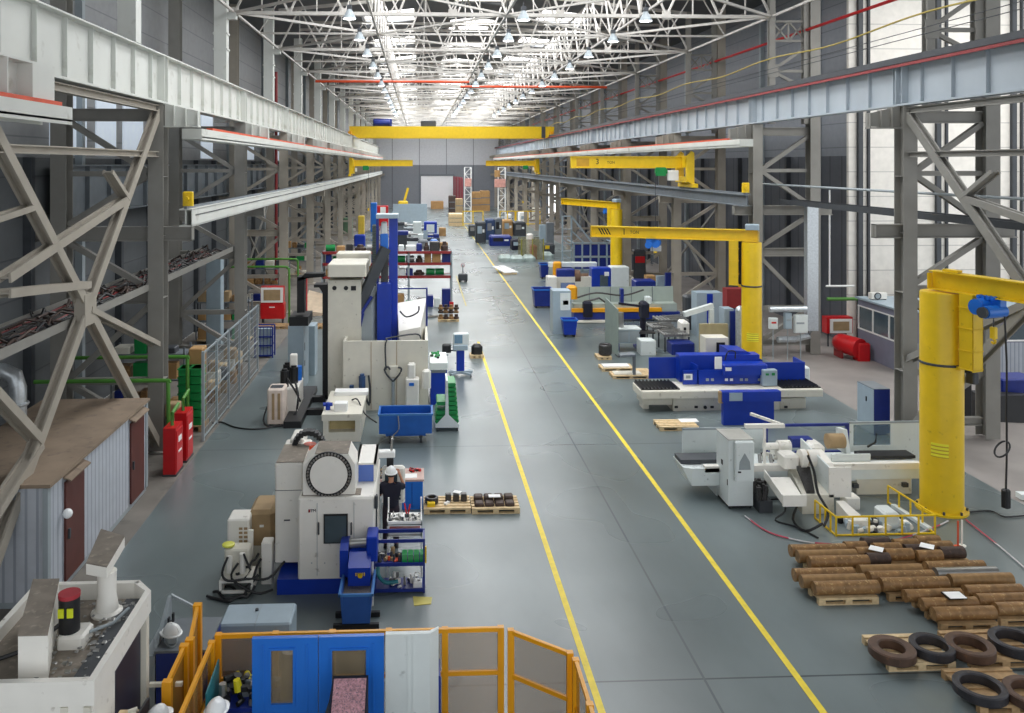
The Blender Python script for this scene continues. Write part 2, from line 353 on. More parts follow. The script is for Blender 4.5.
# ================================================================ columns
def column(side, i):
    s = -1 if side == 'left' else 1
    Y = Y0+BAY*i; Xi = -8.0 if s < 0 else 15.55; m_ = 'col' if i < 2 else 'colw'
    X = lambda a: Xi+s*a                         # a metres outward from the crane leg
    o_ = ORD[i+1] if i < 12 else 'last'
    t = thing('steel_column', f'tall grey lattice steel column, {o_} in the {side} row', 'column', (Xi, Y, 0), 'lattice steel columns along the hall')
    m = MB()
    for yy in (-.26, .24): m.box(min(X(-.22), X(.24)), max(X(-.22), X(.24)), Y+yy, Y+yy+.03, .03, 10.65)
    m.box(X(0)-.02, X(0)+.02, Y-.23, Y+.24, .03, 10.65); m.box(Xi-.4, Xi+.4, Y-.4, Y+.4, 0, .06)
    for z in (2.2, 4.7, 6.6, 8.4): m.box(Xi-.22, Xi+.22, Y-.25, Y+.25, z, z+.02)
    m.build('crane_leg', m_, t)
    xo = 2.9 if s < 0 else 2.7
    m = MB(); a, b = sorted((X(xo-.22), X(xo+.25)))
    for yy in (-.26, .24): m.box(a, b, Y+yy, Y+yy+.03, .03, 18.2)
    m.box((a+b)/2-.02, (a+b)/2+.02, Y-.23, Y+.24, .03, 18.2)
    m.build('outer_leg', m_, t)
    far = i > 8
    m = MB()
    for z in (.55, 4.72, 10.3): m.ibeam((X(.2), Y, z), (X(xo-.2), Y, z), .22, .38 if z > 4 else .25)
    m.ibeam((X(-1.05), Y, 6.66), (X(xo+.9), Y, 6.66), .3, .44)
    m.box(*sorted((X(-1.05), X(-1.02))), Y-.15, Y+.15, 6.44, 6.88)
    m.build('cross_beam', m_, t)
    m = MB()
    for z0, z1, f in ((.6, 2.1, 1), (2.2, 4.5, 0), (4.95, 6.4, 1), (6.95, 8.5, 0), (8.5, 10.1, 1)):
        a, b = (z0, z1) if f else (z1, z0)
        m.bar((X(.2), Y, a), (X(xo-.2), Y, b), .2, .17)
    m.bar((X(.2), Y, 2.15), (X(xo-.2), Y, 2.15), .18, .2); m.bar((X(.2), Y, 8.5), (X(xo-.2), Y, 8.5), .16, .16)
    m.build('lattice_brace', m_, t)
    # corbel carrying the upper guide rail
    m = MB(); c0, c1 = sorted((X(-1.25), X(-.2)))
    m.prism([(X(-.2), 9.95), (X(-1.25), 10.0), (X(-1.25), 10.4), (X(-.2), 10.66)], Y-.02, Y+.02, 'y')
    m.box(c0, c1, Y-.15, Y+.15, 9.93, 9.97)
    for q in (-1.22, -.85, -.5): m.box(X(q)-.012, X(q)+.012, Y-.14, Y+.14, 9.95, 10.42-.25*(q+1.25)*-1)
    m.build('corbel', m_ if s > 0 else 'girder', t)
    # upper column above the crane rail
    u0, u1 = (.5, 2.0) if s < 0 else (.75, 2.35)
    m = MB()
    if s > 0:
        for q in (u0, u1): m.ibeam((X(q), Y, 10.66), (X(q), Y, 18.0), .26, .3, up=(0, 1, 0))
        for z1 in (14.5, 15.4): m.bar((X(u0), Y, z1), (X(u1), Y, z1), .1)
        um = (u0+u1)/2
        for p, q in ((u0, um), (um, u1)): m.bar((X(p), Y, 14.5), (X(q), Y, 15.4), .07); m.bar((X(q), Y, 14.5), (X(p), Y, 15.4), .07)
        m.bar((X(um), Y, 14.5), (X(um), Y, 15.4), .07)
        for z1 in (14.2, 13.1, 12.3): m.bar((X(u0), Y, 13.1), (X(u1), Y, z1), .13)
        m.box(X(u0)-.2, X(u0)+.25, Y-.17, Y-.15, 12.8, 13.4)
    else:
        m.box(X(1.15), X(.6), Y-.25, Y+.25, 10.66, 18.0); m.box(X(1.2), X(.55), Y-.27, Y+.27, 14.6, 14.68); m.box(X(1.2), X(.55), Y-.27, Y+.27, 13.9, 13.98); m.box(X(.6), X(.2), Y-.2, Y+.2, 15.3, 15.6)
    m.build('upper_column', 'girder' if s < 0 else 'col', t)
    return t
for i in range(-1, 13):
    if i >= 0 or True:
        for sd in ('left', 'right'):
            if i == -1: continue
            column(sd, i)
def upper_only(side, i):                          # (columns beside the camera are outside the frame)
    pass
# ---------------------------------------------------------------- crane girders
def girder(side):
    s = -1 if side == 'left' else 1; x = -8.0 if s < 0 else 15.55; mt = 'girder' if s < 0 else 'girderb'; nm = side
    t = thing('crane_girder', ('pale plate girder with upright ribs under the high crane, left side' if s < 0 else 'blue-grey ribbed plate girder with red conductor strip, right side'), 'girder', (x, 8, 10.66), 'high crane girders')
    m = MB(); m.box(x-.02, x+.02, 6, 169, 10.72, 12.1); m.box(x-.25, x+.25, 6, 169, 12.1, 12.14); m.box(x-.22, x+.22, 6, 169, 10.66, 10.72)
    m.build('girder_body', mt, t)
    m = MB(); m.box(x-.05, x+.05, 6, 169, 12.14, 12.24); m.build('rail', 'dgrey', t)
    proto = None; k = 0; y = Y0-17.5
    while y < 160:
        if abs((y-Y0) % BAY) > .3 and abs((y-Y0) % BAY-BAY) > .3:
            if proto is None:
                m = MB(); m.box(x-.13, x+.13, y-.012, y+.012, 10.72, 12.1); proto = m.build('rib', mt, t); py0 = y
            elif k < 99:
                c = proto.copy(); COL.objects.link(c); c.parent = t; c.location = (0, y-py0, 0)
            k += 1
        y += 1.5
    m = MB()
    for i in range(-1, 12):
        yy = Y0+BAY*i; m = MB(); m.box(x-.24, x+.24, yy-.18, yy-.15, 10.7, 12.1).box(x-.24, x+.24, yy+.15, yy+.18, 10.7, 12.1); m.box(x-.1, x+.1, yy-.15, yy+.15, 11, 11.1); m.build('end_plate', mt, t)
    if s > 0:
        m = MB(); m.box(x-.34, x-.28, 6, 169, 11.88, 11.97); m.build('conductor_strip', 'dred', t)
        m = MB(); m.box(x-.3, x+1.0, 6, 169, 12.14, 12.2); m.build('walkway_plate', 'dgrey', t)
        m = MB(); m.box(x-.3, x-.2, 6, 169, 12.0, 12.14); m.build('dark_edge', 'dgrey', t)
    else:
        m = MB(); m.box(x-1.0, x-.25, 6, 169, 12.1, 12.16); m.build('walkway_plate', 'col', t)
girder('left'); girder('right')
# upper guide rails of the travelling wall cranes
def guide(x, y0, y1, label, side):
    t = thing('guide_rail', label, 'crane rail', (x, y0, 9.6), 'guide rails under the crane girders')
    m = MB(); m.box(x-.3, x+.3, y0, y1, 9.62, 9.66); m.box(x+(.27 if side < 0 else -.3), x+(.3 if side < 0 else -.27), y0, y1, 9.56, 9.9); m.box(x-(.3 if side < 0 else -.27), x-(.27 if side < 0 else -.3), y0, y1, 9.56, 9.9); m.box(x-.3, x+.3, y0-.02, y0+.02, 9.58, 9.9)
    m.box(x-.27, x+.27, y0, y1, 9.8, 9.84)
    m.build('channel', 'girder', t)
    m = MB(); m.box(x+.05 if side < 0 else x-.25, x+.25 if side < 0 else x-.05, y0+1.6, y1, 9.86, 9.98) if y0 > 20 else m.box(x-.05, x+.25, y0, y1-.35, 9.86, 9.98)
    m.build('conductor_strip', 'orange', t)
guide(-7.05, 26.45, 160, 'pale channel rail with orange strip under the left girder, long run from first left column', -1)
guide(-7.05, 8, 16.7, 'short channel rail end with orange strip in the upper left corner', -1)
guide(14.45, 36.5, 160, 'pale channel rail with red strip under the right girder', 1)
t = thing('bracket_box', 'ribbed pale bracket above the short rail end, upper left corner', 'bracket', (-7.1, 12, 9.98))
m = MB(); m.box(-7.2, -7.16, 9, 16.2, 9.98, 10.62); m.box(-7.3, -6.9, 9, 16.25, 10.6, 10.64)
for yy in (10, 11.5, 13, 14.4): m.box(-7.3, -6.88, yy-.015, yy+.015, 9.98, 10.6)
m.box(-7.3, -6.88, 15.3, 16.2, 9.98, 10.6); m.build('plate', 'girder', t)
# lower travelling-crane runways
def runway(side):
    s = -1 if side == 'left' else 1; x = -7.15 if s < 0 else 14.8; y0 = 26.1 if s < 0 else 37.3
    t = thing('runway_beam', f'lower {"pale" if s<0 else "dark grey"} runway beam on column brackets, {side} side', 'runway', (x, y0, 6.88), 'lower crane runways')
    m = MB(); m.box(x-.02, x+.02, y0, 160, 6.92, 7.4); m.box(x-.2, x+.2, y0, 160, 7.38, 7.42); m.box(x-.2, x+.2, y0, 160, 6.88, 6.92)
    if s < 0: m.box(x+.17, x+.2, y0, 160, 6.9, 7.4)
    m.build('beam_body', 'girder' if s < 0 else 'mgrey', t)
    m = MB(); m.box(x-.04, x+.04, y0, 160, 7.42, 7.5); m.build('rail', 'mgrey', t)
    if s < 0: m = MB(); m.box(x+.2, x+.215, y0+.4, 160, 7.2, 7.23); m.build('slot', 'dgrey', t)
    e = MB(); e.bbox(x-.14, x+.18, y0+.15, y0+.3, 7.5, 7.95); e.cyl((x, y0+.3, 7.72), (x, y0+.42, 7.72), .09); e.cyl((x, y0+.02, 7.72), (x, y0+.15, 7.72), .08)
    eb = e.build('buffer_stop', 'yellow', t); eb['label'] = 'yellow buffer stop'
    n = 12
runway('left'); runway('right')
# X bracing of the first bay, both sides
def xbrace(side):
    s = -1 if side == 'left' else 1; x = -8.0 if s < 0 else 15.55; mt = 'colw' if s < 0 else 'col'
    t = thing('cross_bracing', f'large crossed diagonal steel bracing in the nearest bay, {side} side', 'bracing', (x, 20, 0), 'crossed bay bracing')
    cnt = [0]
    def D(y0, z0, y1, z1, w=.2):
        cnt[0] += 1; j = .004*cnt[0]
        return MB().bar((x-.09-j, y0, z0), (x-.09-j, y1, z1), .05, w).bar((x+.09+j, y0, z0), (x+.09+j, y1, z1), .05, w).bar((x, y0, z0), (x, y1, z1), .13+2*j, .04)
    z0, z1 = (.2, 10.45)
    D(26.1, z1, 14.9, z0, .27).build('diagonal', mt, t); x += .012*s; D(15.1, 10.4, 26.1, z0, .24).build('diagonal', mt, t); x -= .012*s
    m = MB(); m.box(x-.13, x+.13, 20.2, 20.9, 4.95, 5.7); m.build('gusset_plate', mt, t)
    D(16.6, 6.6, 23.3, 7.85, .2).build('strut', mt, t); D(16.6, 6.3, 20.6, 5.9, .18).build('strut', mt, t)
    D(22.0, 8.6, 23.3, 7.85, .12).build('strut', mt, t); D(14.5, 7.6, 17.6, 7.9, .12).build('strut', mt, t)
    D(15.3, 5.2, 18.0, 3.0, .18).build('strut', mt, t); D(14.4, 1.6, 18.0, 2.9, .16).build('strut', mt, t)
    D(20.6, 5.3, 26.0, 3.3, .14).build('strut', mt, t) if s < 0 else D(20.6, 5.3, 26.0, 2.6, .2).build('strut', mt, t)
    m = MB(); m.ibeam((x, 14.3, 10.5), (x, 26, 10.5), .2, .2); m.ibeam((x, 14.3, 9.1), (x, 26, 9.1), .2, .18); m.build('top_strut', mt, t)
xbrace('left'); xbrace('right')
# bay bracing between the outer legs: thinner crosses every bay on the right, seen far down the hall
for i in range(1, 11):
    if i in (2, 5, 8):
        for s, x, nm in ((-1, -10.9, 'left'), (1, 18.3, 'right')):
            ya, yb = Y0+BAY*i, Y0+BAY*(i+1); t = MB()
            t.bar((x, ya, .3), (x, yb, 6.4), .1, .14).bar((x, ya, 6.4), (x, yb, .3), .1, .14)
            tag(t.build('wall_bracing', 'col'), f'thin crossed bracing behind the {ORD[i+1]} {nm} column', 'bracing', 'thin wall bracing')
# ---------------------------------------------------------------- roof trusses
def truss_at(i):
    Y = Y0+BAY*i; t = thing('roof_truss', f'pale steel roof truss, {ORD[i-1] if i<=12 else "last"} one counted from the camera', 'truss', (4, Y, 15.5), 'roof trusses')
    n = 10; xa, xb = -8.3, 16.3; dx = (xb-xa)/n; zt = lambda x: 17.9+1.3*(1-abs(x-4)/12.3)
    m = MB(); m.bar((xa, Y, 15.6), (xb, Y, 15.6), .16, .16); m.build('bottom_chord', 'truss', t)
    m = MB(); m.bar((xa, Y, zt(xa)), (4, Y, zt(4)), .18, .18).bar((4, Y, zt(4)), (xb, Y, zt(xb)), .18, .18); m.build('top_chord', 'truss', t)
    m = MB()
    for k in range(n):
        a = xa+dx*k; b = a+dx; mid = (a+b)/2
        m.bar((a, Y, 15.6), (mid, Y, zt(mid)), .09).bar((mid, Y, zt(mid)), (b, Y, 15.6), .09)
        m.bar((mid, Y, 15.6), (mid, Y, zt(mid)), .05)
    m.build('web', 'truss', t)
    for k in range(0, n+1, 2): MB().box(xa+dx*k-.2, xa+dx*k+.2, Y-.02, Y+.02, 15.45, 15.85).build('gusset', 'truss', t)
for i in range(1, 13): truss_at(i)
# bracing lying in the plane of the bottom chords, bay by bay
QX = (-8.3, -2.15, 4.0, 10.15, 16.3)
for i in range(0, 12):
    ya, yb = Y0+BAY*i, Y0+BAY*(i+1); ym = (ya+yb)/2; z = 15.62
    t = thing('chord_bracing', f'flat web of pale tubes under the roof, {ORD[i]} bay from the camera', 'bracing', (4, ym, z), 'bottom chord bracing bays')
    for x in QX: MB().bar((x, ya+.1, z), (x, yb-.1, z), .1).build('long_strut', 'truss', t)
    m = MB()
    m.bar((QX[0], ya, z), (QX[1], ym, z), .11).bar((QX[1], ym, z), (QX[0], yb, z), .11).bar((QX[4], ya, z), (QX[3], ym, z), .11).bar((QX[3], ym, z), (QX[4], yb, z), .11)
    m.bar((QX[1], ym, z), (QX[2], ya, z), .09).bar((QX[1], ym, z), (QX[2], yb, z), .09).bar((QX[3], ym, z), (QX[2], ya, z), .09).bar((QX[3], ym, z), (QX[2], yb, z), .09)
    m.bar((QX[0], ym, z), (QX[4], ym, z), .1)
    m.build('diagonal_tube', 'truss', t)
    for x in (QX[1], QX[3]):                                      # upright longitudinal lattice
        m = MB()
        for q in range(4):
            y_ = ya+3*q; m.bar((x, y_, z), (x, y_+1.5, 18.3), .07).bar((x, y_+1.5, 18.3), (x, y_+3, z), .07)
        m.bar((x, ya, 18.35), (x, yb, 18.35), .1)
        m.build('upright_lattice', 'truss', t)
    for q in range(1, 4):                                         # light secondary frames between trusses
        y_ = ya+3*q; m = MB()
        for k in range(8):
            a = -8.3+24.6*k/8; b = a+24.6/8; mid = (a+b)/2
            if q == 2: m.bar((a, y_, 15.7), (mid, y_, 18.2), .055).bar((mid, y_, 18.2), (b, y_, 15.7), .055)
        m.bar((-8.3, y_, 18.2), (16.3, y_, 18.2), .12, .16)
        m.build('secondary_frame', 'truss', t)
# high-bay lamps hanging in three rows
def lamp():
    t = thing('pendant_lamp', 'x', 'lamp', (0, 0, 0))
    m = MB(); m.lathe((0, 0, 0), [(.04, .42), (.1, .4), (.14, .3), (.25, .1), (.29, 0), (.27, 0), (.23, .1), (.1, .28)], 14); m.build('reflector_shade', 'grey', t, local=True, smooth=True)
    m = MB(); m.lathe((0, 0, 0), [(.02, -.02), (.26, .0), (.25, .04), (.02, .05)], 14); m.build('glass', 'lamp', t, local=True)
    m = MB(); m.box(-.1, .1, -.1, .1, .4, .58); m.bar((0, 0, .58), (0, 0, .75), .03); m.build('ballast_box', 'dgrey', t, local=True)
    return t
L0 = lamp(); first = True
for ri, (x, row) in enumerate(((-2.9, 'left'), (4.4, 'middle'), (9.6, 'right'))):
    for k in range(13):
        y = 35.2+6*k
        lab = f'round pendant hall lamp, {ORD[k]} in the {row} row under the roof'
        if first: L0.location = (x, y, 14.85); tag(L0, lab, 'lamp', 'pendant hall lamps'); first = False
        else: dup(L0, (x, y, 14.85), 0, lab, 'pendant hall lamps')
# pipes and cables
m = MB(); m.cyl((17.9, 20, 15.0), (17.9, 150, 15.0), .07, n=8); tag(m.build('red_pipe', 'red'), 'thin red pipe high along the right wall', 'pipe')
pts = [];
for k in range(0, 130): y = 20+k; pts.append((16.15, y, 13.55-.35*abs(math.sin(math.pi*(y-Y0)/BAY))*0+ .1*math.cos(2*math.pi*(y-Y0)/BAY)))
tag(MB().tube(pts, .035, 5).build('yellow_cable', mat('yellow_cable', '#b8a24a', .5)), 'yellow cable swagged along the right upper columns', 'cable')
for z in (12.9, 13.1): tag(MB().cyl((15.9, 14, z), (15.9, 120, z), .014, n=5).build('thin_wire', 'dgrey'), ('lower' if z < 13 else 'upper')+' thin straight wire above the right girder', 'wire', 'wires above the right girder')
tag(MB().cyl((-9.6, 57, 0), (-9.6, 57, 15), .1, n=8).build('red_riser_pipe', 'dred'), 'upright dull red riser pipe among the left columns', 'pipe')
# cable tray left (z 5) and right (z 7.1)
def tray(x0, x1, y0, y1, z, label, n, seed, mt='col'):
    t = thing('cable_tray', label, 'cable tray', ((x0+x1)/2, y0, z), 'cable trays')
    m = MB(); m.box(x0, x0+.03, y0, y1, z, z+.18).box(x1-.03, x1, y0, y1, z, z+.18).box(x0, x1, y0, y1, z-.03, z); m.build('tray_channel', mt, t)
    r = random.Random(seed)
    for k in range(n):
        pts = []; xx = x0+.08+(x1-x0-.16)*k/(n-1); y = y0
        while y < y1: pts.append((xx+r.uniform(-.05, .05), y, z+.05+r.uniform(0, .07))); y += 1.2
        c = MB().tube(pts, .025, 5).build('cable', ['black', 'dred', 'dgrey'][k % 3], t)
tray(-9.5, -8.2, 10, 37.5, 4.98, 'wide cable tray full of dusty cables along the left columns', 8, 3)
tray(16.6, 17.3, 12, 38, 7.0, 'dark cable tray on the right columns beyond the yellow jib', 4, 4, 'dgrey')
tag(MB().cyl((16.4, 12, 7.85), (16.4, 40, 7.85), .05, n=6).build('handrail_pipe', 'grey'), 'thin grey pipe above the right cable tray', 'pipe')
# ledge of ribbed panels behind the left columns
t = thing('ribbed_ledge', 'long ribbed grey panel ledge behind the left columns', 'ledge', (-11.3, 30, 7.1))
m = MB(); m.box(-11.35, -11.3, 27, 150, 7.1, 8.75); m.box(-11.5, -11.1, 27, 150, 8.73, 8.78); m.box(-11.5, -11.1, 27, 150, 7.07, 7.12)
y = 27
while y < 150: m.box(-11.3, -11.15, y, y+.04, 7.1, 8.75); y += 2
m.build('panel', 'mgrey', t)

for y, xa, xb, z, nm in ((67, -8.2, 4.0, 15.35, 'left'), (71, 3.5, 16, 15.35, 'right')):
    tag(MB().cyl((xa, y, z), (xb, y, z), .1, n=8).build('red_pipe', 'orange'), f'orange-red pipe crossing under the roof trusses, {nm} half', 'pipe', 'orange-red pipes under the roof')

m = MB(); r = random.Random(19)
for k in range(170):
    y = r.uniform(14.5, 37); x = r.uniform(-9.4, -8.3); z = 5.06+r.uniform(0, .1); m.mi = r.randrange(4); a = r.uniform(-.5, .5); L_ = r.uniform(.2, .9)
    m.tube([(x, y, z), (min(-8.28, max(-9.42, x+a*.4)), y+L_*.5, z+r.uniform(.02, .16)), (min(-8.28, max(-9.42, x+a)), y+L_, z)], r.uniform(.015, .04), 5)
m.mi = 0; tag(m.build('tangled_cables', ['black', 'rustd', 'dsteel', 'rustd']), 'tangle of dusty cables and scraps lying in the left cable tray', 'cables', kind='stuff')
# ================================================================ cranes
def pb(mb, p0, p1, yt, yb, Y, dep, bv=0, z0=None):      # box whose front face fills that rectangle at distance Y
    a, b, c, d = RR(p0, p1, yt, yb, Y)
    if z0 is not None: c = z0
    if bv: mb.bbox(a, b, Y, Y+dep, c, d, bv)
    else: mb.box(a, b, Y, Y+dep, c, d)
    return a, b, c, d
def jib(x, y, r, ang, length, label, tonne, hoist_at, pendant=False, stiff=True):
    t = thing('jib_crane', label, 'crane', (0, 0, 0), 'yellow pillar jib cranes')
    m = MB(); m.lathe((0, 0, 0), [(r*1.22, 0), (r*1.22, .05), (r, .06), (r, 5.5), (r*.97, 5.55)], 28); m.build('pillar', 'yellow', t, local=True, smooth=True)
    m = MB(); m.lathe((0, 0, 3.72), [(r+.02, 0), (r+.03, .03), (r+.02, .06)], 24); m.build('lower_collar', 'dgrey', t, local=True)
    m = MB()
    for k in range(8): a = k*math.pi/4; m.cyl((r*1.12*math.cos(a), r*1.12*math.sin(a), .05), (r*1.12*math.cos(a), r*1.12*math.sin(a), .12), .03, n=6)
    m.build('anchor_bolts', 'dgrey', t, local=True)
    m = MB(); w = .3; m.ibeam((-.25, 0, 5.83), (length, 0, 5.83), w, .48, .03); m.box(length-.03, length, -.15, .15, 5.6, 6.06)
    m.box(-.3, -.27, -.15, .15, 5.6, 6.0); m.build('arm', 'yellow', t, local=True)
    m = MB(); x1, x2 = r+.12, r+.5
    for yy in (-.17, .15): m.box(x1, x2, yy, yy+.02, 3.75, 5.6)
    m.box(x2-.02, x2, -.17, .17, 3.72, 5.6); m.box(x1, x1+.02, -.17, .17, 3.72, 5.6)
    for z in (3.75, 4.2, 4.75, 5.25): m.box(x1-.02, x2, -.19, .19, z, z+.025)
    m.box(-r*.3, x1, -.12, .12, 3.68, 3.76); m.build('bearing_frame', 'yellow', t, local=True)
    m = MB(); m.bbox(-.3, .25, -.22, .22, 6.07, 6.3, .03) if stiff else m.box(.1, .5, -.1, .1, 6.08, 6.14); m.build('slewing_box', 'lblue' if stiff else 'yellow', t, local=True)
    # hoist
    h = MB(); hx = hoist_at; h.cyl((hx-.1, -.42, 5.38), (hx-.1, .1, 5.38), .19, n=14).cyl((hx+.2, -.5, 5.3), (hx+.2, .12, 5.3), .15, n=14); h.box(hx-.1, hx+.3, -.1, .1, 5.42, 5.62)
    for k in range(4): h.cyl((hx-.2+.12*k, -.2, 5.6), (hx-.2+.12*k, -.06, 5.6), .05, n=8)
    hb = h.build('hoist', 'sblue', t, local=True, smooth=True)
    m = MB(); m.box(hx-.3, hx+.15, -.3, -.2, 5.02, 5.26) if not pendant else m.cyl((hx+.2, -.52, 5.3), (hx+.2, -.6, 5.3), .13, n=12); m.build('hoist_cover', 'paper' if not pendant else 'dgrey', hb, local=True)
    m = MB(); m.tube([(hx+.05, 0, 5.3), (hx+.05, 0, 4.4 if not pendant else 4.75)], .012); hk = m.build('lifting_chain', 'dgrey', t, local=True)
    m = MB(); m.tube([(hx+.05, 0, 4.75), (hx+.05, 0, 4.62), (hx+.1, 0, 4.56), (hx+.05, 0, 4.5), (hx, 0, 4.54)], .03); m.bbox(hx-.02, hx+.12, -.06, .06, 4.62, 4.9, .02); m.build('hook_block', 'yellow' if pendant else 'dgrey', hk, local=True)
    if pendant:
        m = MB(); pts = [(hx+.55, -.3, 5.25), (hx+.6, -.3, 4.2), (hx+.6, -.3, 2.4)] + [(hx+.6+.15*math.sin(a), -.3+.15*math.cos(a)-.15, 2.2+.16*math.cos(a)) for a in [k*.35 for k in range(0, 19)]] + [(hx+.6, -.3, 2.0), (hx+.58, -.3, 1.25)]
        m.tube(pts, .022); pc = m.build('pendant_cable', 'black', t, local=True)
        m = MB(); m.bbox(hx+.5, hx+.66, -.38, -.22, .82, 1.25, .03); m.build('pendant_control', 'black', pc, local=True)
        m = MB(); m.bbox(r*.55, r*.55+.24, r*.95, r*.95+.2, 3.25, 3.55, .03); m.cyl((r*.6, r*.9, 3.6), (r*.6, r*1.1, 3.6), .1, n=10); m.build('cable_box', 'dgrey', t, local=True)
    t.location = (x, y, 0); t.rotation_euler = (0, 0, ang)
    return t
a = math.atan2(-2.25, .72)
j1 = jib(13.32, 20.85, .5, a, 6.0, 'very thick yellow pillar jib crane with blue hoist at right, nearest of the three', '1', 1.35, True, False)
a2 = math.atan2(2.6, -6.3)
j2 = jib(13.8, 34.3, .40, a2, 6.7, 'slimmer yellow pillar jib crane with long arm marked 1, behind the blue grinder', '1', 4.0)
a3 = math.atan2(7.4, -2.9)
j3 = jib(14.15, 59.7, .42, a3, 7.4, 'yellow pillar jib crane farthest down the hall on the right', '1', 1.2)
# plates on the pillars and lettering on the arm (world placed, parented to their crane)
def attach(o, t, m_):                           # keep the world position of a freshly built local mesh
    o.parent = t; o.matrix_parent_inverse = (Matrix.Translation(t.location) @ Matrix.Rotation(t.rotation_euler.z, 4, 'Z')).inverted(); return o
def curved_plate(t, x, y, r, a0, a1, z0, z1, m_, name):
    m = MB(); n = 6; A = [a0+(a1-a0)*k/n for k in range(n+1)]
    m.loft([[(x+(r+e)*math.cos(q), y+(r+e)*math.sin(q), z) for q, e in [(k, .004) for k in A]+[(k, .012) for k in A[::-1]]] for z in (z0, z1)])
    o = m.build(name, m_, None, local=True); attach(o, t, m_); o['label'] = 'yellow warning plate with red lines'; return o
platem = stripes('lined_warning_plate', '#f4ec3a', '#c7a52a', .09, 'Z', .35, bump=0)
curved_plate(j1, 13.32, 20.85, .50, math.radians(-150), math.radians(-105), 1.45, 1.8, platem, 'warning_plate')
curved_plate(j2, 13.8, 34.3, .40, math.radians(-140), math.radians(-70), 1.5, 1.85, platem, 'warning_plate')
def armtext(t, s, dist, size, flip, off=.16, z=5.83):
    cu = bpy.data.curves.new('lettering', 'FONT'); cu.body = s; cu.size = size; cu.extrude = .003; cu.align_x = 'CENTER'; cu.align_y = 'CENTER'; cu.materials.append(M['black'])
    o = bpy.data.objects.new('lettering', cu); COL.objects.link(o); o.parent = t; o.location = (dist, .025, z); o.rotation_euler = (math.pi/2, 0, math.pi); return meshed(o)
armtext(j2, '1', 5.25, .38, True); armtext(j2, 'TON', 4.8, .18, True)
m = MB()
for k in range(4): m.hexa([(5.85+.12*k-.03, .018, 5.7), (5.85+.12*k+.03, .018, 5.7), (5.85+.12*k+.03, .022, 5.7), (5.85+.12*k-.03, .022, 5.7), (6.0+.12*k-.03, .018, 5.97), (6.0+.12*k+.03, .018, 5.97), (6.0+.12*k+.03, .022, 5.97), (6.0+.12*k-.03, .022, 5.97)])
m.build('hazard_stripes', 'black', j2, local=True)
# travelling wall cranes
def wallcrane(side, Y, label, detail=True):
    s = -1 if side == 'left' else 1; xr = -7.15 if s < 0 else 14.8; X = lambda a: xr-s*a     # a metres into the hall
    t = thing('wall_crane', label, 'crane', (xr, Y, 7.5), 'yellow travelling wall cranes')
    m = MB(); a, b = sorted((X(.35), X(6.5))); m.box(a, b, Y-.02, Y+.25, 8.6, 9.2); m.box(a, b, Y-.1, Y+.33, 9.17, 9.22); m.box(a, b, Y-.1, Y+.33, 8.57, 8.61); m.build('boom', 'yellow', t)
    m = MB(); a, b = sorted((X(-.05), X(.38)))
    for yy in (-.9, .9): m.prism([(X(.38), 7.9), (X(-.05), 7.65), (X(-.05), 9.4), (X(.1), 9.5), (X(.38), 9.2)], Y+yy-.1+.1, Y+yy+.1+.1, 'y')
    m.box(a, b, Y-.8, Y+1.1, 8.6, 9.25); m.box(a, b, Y-.8, Y+1.1, 7.8, 8.1); m.build('carriage_frame', 'yellow', t)
    m = MB(); m.bbox(X(.0)-.13, X(.0)+.13, Y-1.3, Y+1.5, 7.53, 7.75, .03); m.build('end_truck', 'yellow', t)
    for yy in (-1.0, 1.2): MB().cyl((X(-.1), Y+yy, 7.6), (X(.1), Y+yy, 7.6), .1, n=12).build('wheel', 'dgrey', t)
    m = MB(); m.bbox(X(.9)-.3, X(.9)+.3, Y-.25, Y-.04, 7.9, 8.45, .03) if detail else m.box(X(.6)-.1, X(.6)+.1, Y-.2, Y-.05, 8, 8.4); m.build('control_cabinet', 'paper', t)
    m = MB(); m.bbox(X(1.6)-.28, X(1.6)+.28, Y-.35, Y-.1, 8.15, 8.62, .04); m.cyl((X(1.6)-.3, Y-.2, 8.4), (X(1.6)+.35, Y-.2, 8.4), .14, n=12); m.build('hoist', 'green', t)
    hm = MB().tube([(X(1.9), Y-.25, 8.3), (X(1.9), Y-.25, 4.2)], .018); rp = hm.build('hoist_rope', 'dgrey', t)
    m = MB(); m.bbox(X(1.9)-.08, X(1.9)+.08, Y-.33, Y-.17, 3.95, 4.2, .02); m.build('hook_block', 'yellow', rp)
    return t
c1 = wallcrane('right', 45.6, 'yellow wall crane boom marked 3 on the right runway, nearest of the right pair')
text(c1, '3', 9.75, 45.57, 8.92, .42, 'black'); text(c1, 'TON', 10.5, 45.57, 8.88, .2, 'black')
m = MB(); m.box(8.6, 9.3, 45.57, 45.585, 8.68, 9.1); m.build('faded_plate', mat('ochre_plate', '#c99a2a', .5), c1)
wallcrane('right', 104, 'small distant yellow wall crane on the right runway, far end of the hall', False)
wallcrane('left', 88, 'yellow wall crane reaching in from the left runway below the bridge crane', False)
